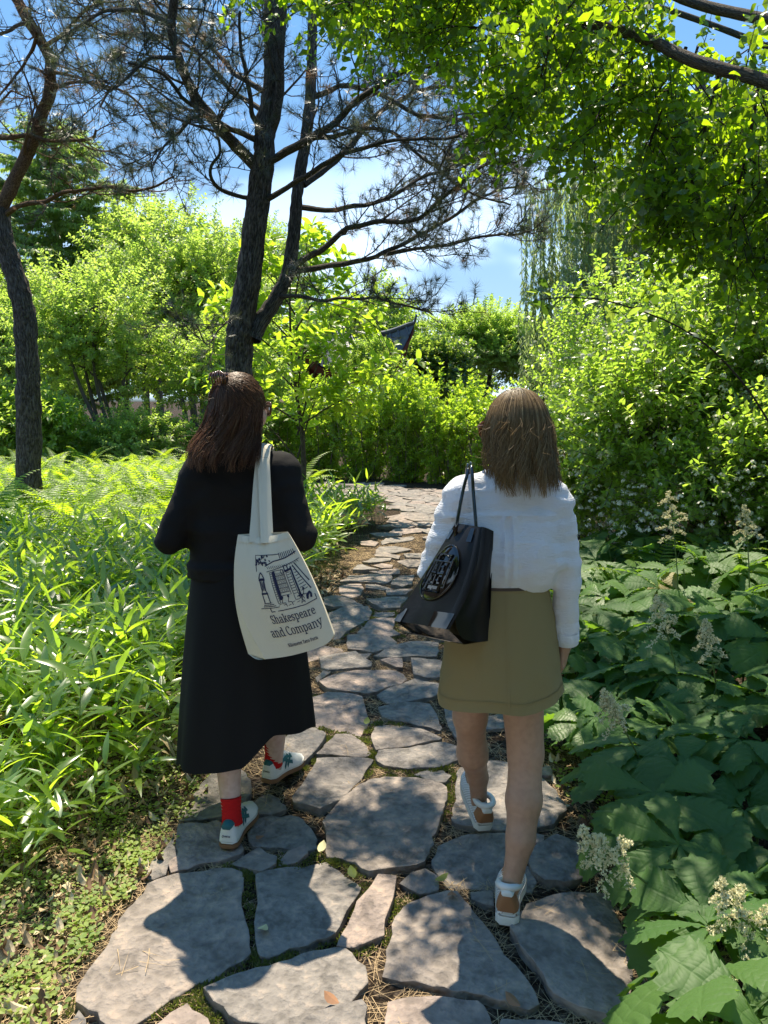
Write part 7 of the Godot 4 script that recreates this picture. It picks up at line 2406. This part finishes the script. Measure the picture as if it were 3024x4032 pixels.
func big_leaves() -> void:
	var leaves: Array = []
	for k in 7: leaves.append(palm_leaf([M.rod, M.rod_b, M.rod, M.rod_b, M.rod, M.rod_c, M.rod_old][k], [0.27, 0.3, 0.24, 0.32, 0.21, 0.2, 0.2][k], [5, 5, 5, 5, 5, 3, 4][k]))
	var spots: Array = []
	for r in 18:
		for c in 10:
			var z := -1.05 - r * 0.31 + rnd(-0.1, 0.1)
			var x := edge_right(z) + 0.13 + c * 0.3 + rnd(-0.1, 0.1)
			if x > -z * 0.62 + 0.75 or x > 3.4: continue
			spots.append([Vector3(x, -0.02, z), r, c])
	for sp in spots:
		var s: Vector3 = sp[0]
		var o := thing("rodgersia_plant", "plant with big jagged leaves, %s from the path in the %s row from the bottom" % [ORDER[sp[2]], ORDER[sp[1]]], "plant", s, "large leaved plants right of the path")
		var n := 3 + (rng.randi() % 2)
		var inward: float = s.x - edge_right(s.z)
		for k in n:
			var a := TAU * k / n + rnd(-0.5, 0.5)
			var h: float = rnd(0.3, 0.52) * (0.62 + 0.5 * smoothstep(0.2, 1.4, inward))
			var out := Vector3(cos(a), 0, sin(a))
			# blades tip outwards, those by the path lean over it
			var lean := (out + Vector3(-0.35 if inward < 0.9 else -0.1, 0, 0.35)).normalized()
			var hub := out * rnd(0.06, 0.2) + Vector3(0, h, 0)
			var g := Geo.new()
			var p := spline([out * 0.02, hub * Vector3(0.5, 0.55, 0.5), hub], 4)
			tube(g, p, taper(p.size(), 0.006, 0.004), 5)
			var lf := part("leaf", leaves[6 if rng.randf() < 0.03 and s.z < -2.6 else rng.randi() % 6], null, o)
			var nrm := (Vector3.UP + lean * rnd(0.25, 0.75) + rand_dir() * 0.12).normalized()
			var y := (lean - nrm * lean.dot(nrm)).normalized()
			y = y.rotated(nrm, rnd(-0.9, 0.9))
			lf.transform = place(hub, y, nrm, rnd(0.75, 1.12))
			part("leaf_stalk", g.smooth(), M.stalk, o)
	var fl := [[0.79, -1.95, 0.42, -0.2, 0.09, "cream plume leaning over the path above the front stones"], [0.92, -1.75, 0.38, -0.05, 0.12, "large cream plume nearest the camera at the lower right"], [0.9, -2.65, 0.53, -0.09, 0.07, "white plume beside the hem of the khaki skirt"], [1.3, -3.45, 0.63, -0.03, 0.1, "pale plume deep in the big leaves"], [1.4, -3.3, 0.58, 0.02, 0.08, "small cream plume right of the pale one"], [1.72, -4.6, 0.93, 0.0, 0.14, "tall cream plume standing above the big leaves"], [2.15, -4.6, 0.88, 0.02, 0.1, "cream plume at the right edge before the ferns"]]
	for q in fl:
		var o := thing("rodgersia_plant", "flowering stem: " + q[5], "plant", Vector3(q[0], -0.02, q[1]))
		plume(o, Vector3(0.12, 0.05, -0.05), Vector3(q[3], q[2], 0.05), q[4] * 2.0, q[4])
		var lf := part("leaf", leaves[4], null, o)
		lf.transform = place(Vector3(0.1, 0.3, 0), Vector3(-0.4, 0.1, 0.8), Vector3(-0.2, 1, 0.3), 0.9)

# ---------------------------------------------------------------- litter, weeds and moss
func litter() -> void:
	var nd := Geo.new()
	for k in 5:
		var a := rnd(0, TAU)
		var d := Vector3(cos(a), rnd(-0.02, 0.1), sin(a)) * 0.05
		var s := d.cross(Vector3.UP).normalized() * 0.0009
		var q := Vector3(rnd(-0.02, 0.02), 0.004, rnd(-0.02, 0.02))
		var b := nd.v.size()
		nd.v.append(q - s - d); nd.v.append(q + s - d); nd.v.append(q + d + s * 0.3)
		nd.tri(b, b + 1, b + 2)
	var straw := mat(Color(0.42, 0.3, 0.17), 0.8, 0.3)
	var pine_straw := mesh_of([nd, straw])
	var at: Array = []
	for k in 13000:
		var z := -1.1 - 8.0 * pow(rng.randf(), 1.5)
		var x := rnd(edge_left(z) - 1.1, edge_right(z) + 0.35)
		var on := false
		for s in stones:
			if absf(s[0].y - z) < 0.9 and Geometry2D.is_point_in_polygon(Vector2(x, z), s): on = true
		if on and rng.randf() < 0.985: continue
		at.append(Transform3D(Basis(Vector3.UP, rnd(0, TAU)) * Basis(Vector3.RIGHT, rnd(-0.15, 0.15)), Vector3(x, (0.006 if on else ground_y(x, z) + 0.004), z)).scaled_local(Vector3.ONE * rnd(0.7, 1.3)))
	tag(many("pine_straw", pine_straw, at, self), "dry pine needles strewn over the soil and joints", "litter")
	# dry leaf scraps
	var dl := Geo.new()
	leaf(dl, Transform3D(Basis(Vector3.RIGHT, PI * 0.5), Vector3.ZERO), 0.06, 0.026, OVAL, 0.9, 0.5, 0.2)
	var scraps: Array = [mesh_of([dl, mat(Color(0.38, 0.28, 0.17), 0.8)]), mesh_of([dl, mat(Color(0.16, 0.09, 0.05), 0.8)]), mesh_of([dl, mat(Color(0.52, 0.43, 0.29), 0.8)])]
	for j in 3:
		var pl: Array = []
		for k in 1700:
			var z := -1.1 - 6.0 * pow(rng.randf(), 1.4)
			var x := edge_left(z) - 1.6 * pow(rng.randf(), 1.3) + 0.03
			if rng.randf() < 0.16: x = edge_right(z) + rnd(-0.02, 0.4)
			pl.append(Transform3D(Basis(Vector3.UP, rnd(0, TAU)) * Basis(Vector3.RIGHT, rnd(-0.5, 0.5)), Vector3(x, ground_y(x, z) + 0.012, z)).scaled_local(Vector3.ONE * rnd(0.35, 1.1)))
		tag(many("leaf_litter", scraps[j], pl, self), ["tan leaf litter along the left edge of the path", "dark leaf litter along the left edge of the path", "pale leaf litter along the left edge of the path"][j], "litter")
	# low weeds
	var wm: Array = []
	for j in 3:
		var g := Geo.new()
		for k in 9:
			var a := k * 2.4
			var r := 0.006 + 0.004 * k
			leaf(g, place(Vector3(cos(a) * r, 0.012 + 0.004 * k * rng.randf(), sin(a) * r), Vector3(cos(a), 0.45, sin(a)), Vector3.UP + rand_dir() * 0.3), rnd(0.014, 0.024), rnd(0.011, 0.017), OVAL, 0.4, 0.2)
		wm.append(mesh_of([g, [M.weed, M.weed_b, M.weed][j]]))
	for j in 3:
		var pl: Array = []
		for k in 1300:
			var z := -1.2 - 3.4 * pow(rng.randf(), 1.1)
			var x := edge_left(z) + 0.02 - 1.0 * pow(rng.randf(), 1.1)
			if fine.get_noise_2d(x * 2.2, z * 2.2 + j * 5) < -0.08: continue
			pl.append(Transform3D(Basis(Vector3.UP, rnd(0, TAU)), Vector3(x, ground_y(x, z) + 0.004, z)).scaled_local(Vector3.ONE * rnd(0.35, 1.1)))
		for k in 60:
			var z := -1.4 - 4.5 * rng.randf()
			var x := edge_right(z) + rnd(0.02, 0.25)
			pl.append(Transform3D(Basis(Vector3.UP, rnd(0, TAU)), Vector3(x, ground_y(x, z) + 0.004, z)).scaled_local(Vector3.ONE * rnd(0.7, 1.7)))
		tag(many("ground_weeds", wm[j], pl, self), ["pale creeping weeds beside the path stones", "mid green creeping weeds beside the path stones", "yellow green creeping weeds beside the path stones"][j], "weeds")
	# moss cushions in the joints
	var mg := Geo.new()
	for k in 26:
		var d := rand_dir()
		d.y = absf(d.y)
		leaf(mg, place(d * Vector3(0.018, 0.006, 0.018), d + Vector3(0, 0.6, 0), rand_dir()), 0.009, 0.006, SMALL, 0.2, 0.2)
	var moss := mesh_of([mg, leafmat(Color(0.085, 0.09, 0.02), Color(0.7, 0.9, 0.1), 0.2, 0.9)])
	var ml: Array = []
	for s in stones.size():
		var poly := stones[s]
		if poly[0].y < -6: continue
		for k in poly.size():
			if fine.get_noise_2d(poly[k].x * 1.6 + 30, poly[k].y * 1.6) < 0.16: continue
			for j in 5:
				var q := poly[k].lerp(poly[(k + 1) % poly.size()], rng.randf())
				var mid := Vector2.ZERO
				for e in poly: mid += e
				mid /= poly.size()
				q += (q - mid).normalized() * rnd(0.008, 0.035)
				ml.append(Transform3D(Basis(Vector3.UP, rnd(0, TAU)), Vector3(q.x, ground_y(q.x, q.y) + 0.004, q.y)).scaled_local(Vector3.ONE * rnd(0.6, 1.3)))
	tag(many("moss", moss, ml, self), "olive moss growing in the joints of the path", "moss")
	# a few leaves that lie on the path by themselves
	var spots := [[-0.1, -2.37, 0, "fresh green leaf lying in the joint left of the blonde walker"], [0.17, -2.36, 0, "green leaf lying below the large dappled flagstone"], [0.22, -2.3, 1, "brown leaf in the joint beside the standing foot"], [-0.12, -1.83, 1, "yellowish leaf in the joint at the bottom of the picture"], [-0.36, -2.14, 2, "pale leaf in the joint between the two front flagstones"], [-0.09, -3.6, 0, "light green leaf between the middle flagstones"], [-0.47, -2.62, 1, "curled brown leaf beside the red-socked heel"], [-0.23, -2.52, 2, "pale yellow leaf beside the dappled flagstone"], [0.36, -1.82, 1, "rust coloured leaf at the bottom of the path"]]
	var fresh := Geo.new()
	leaf(fresh, Transform3D(Basis(Vector3.RIGHT, PI * 0.5), Vector3.ZERO), 0.05, 0.032, OVAL, 0.4, 0.3)
	for q in spots:
		var m: Material = [M.leaf_pale, mat(Color(0.28, 0.14, 0.07), 0.8), mat(Color(0.5, 0.46, 0.25), 0.8)][q[2]]
		var o := part("fallen_leaf", fresh, m, self)
		o.transform = Transform3D(Basis(Vector3.UP, rnd(0, TAU)) * Basis(Vector3.RIGHT, -0.12), Vector3(q[0], 0.012, q[1]))
		tag(o, q[3], "leaf")
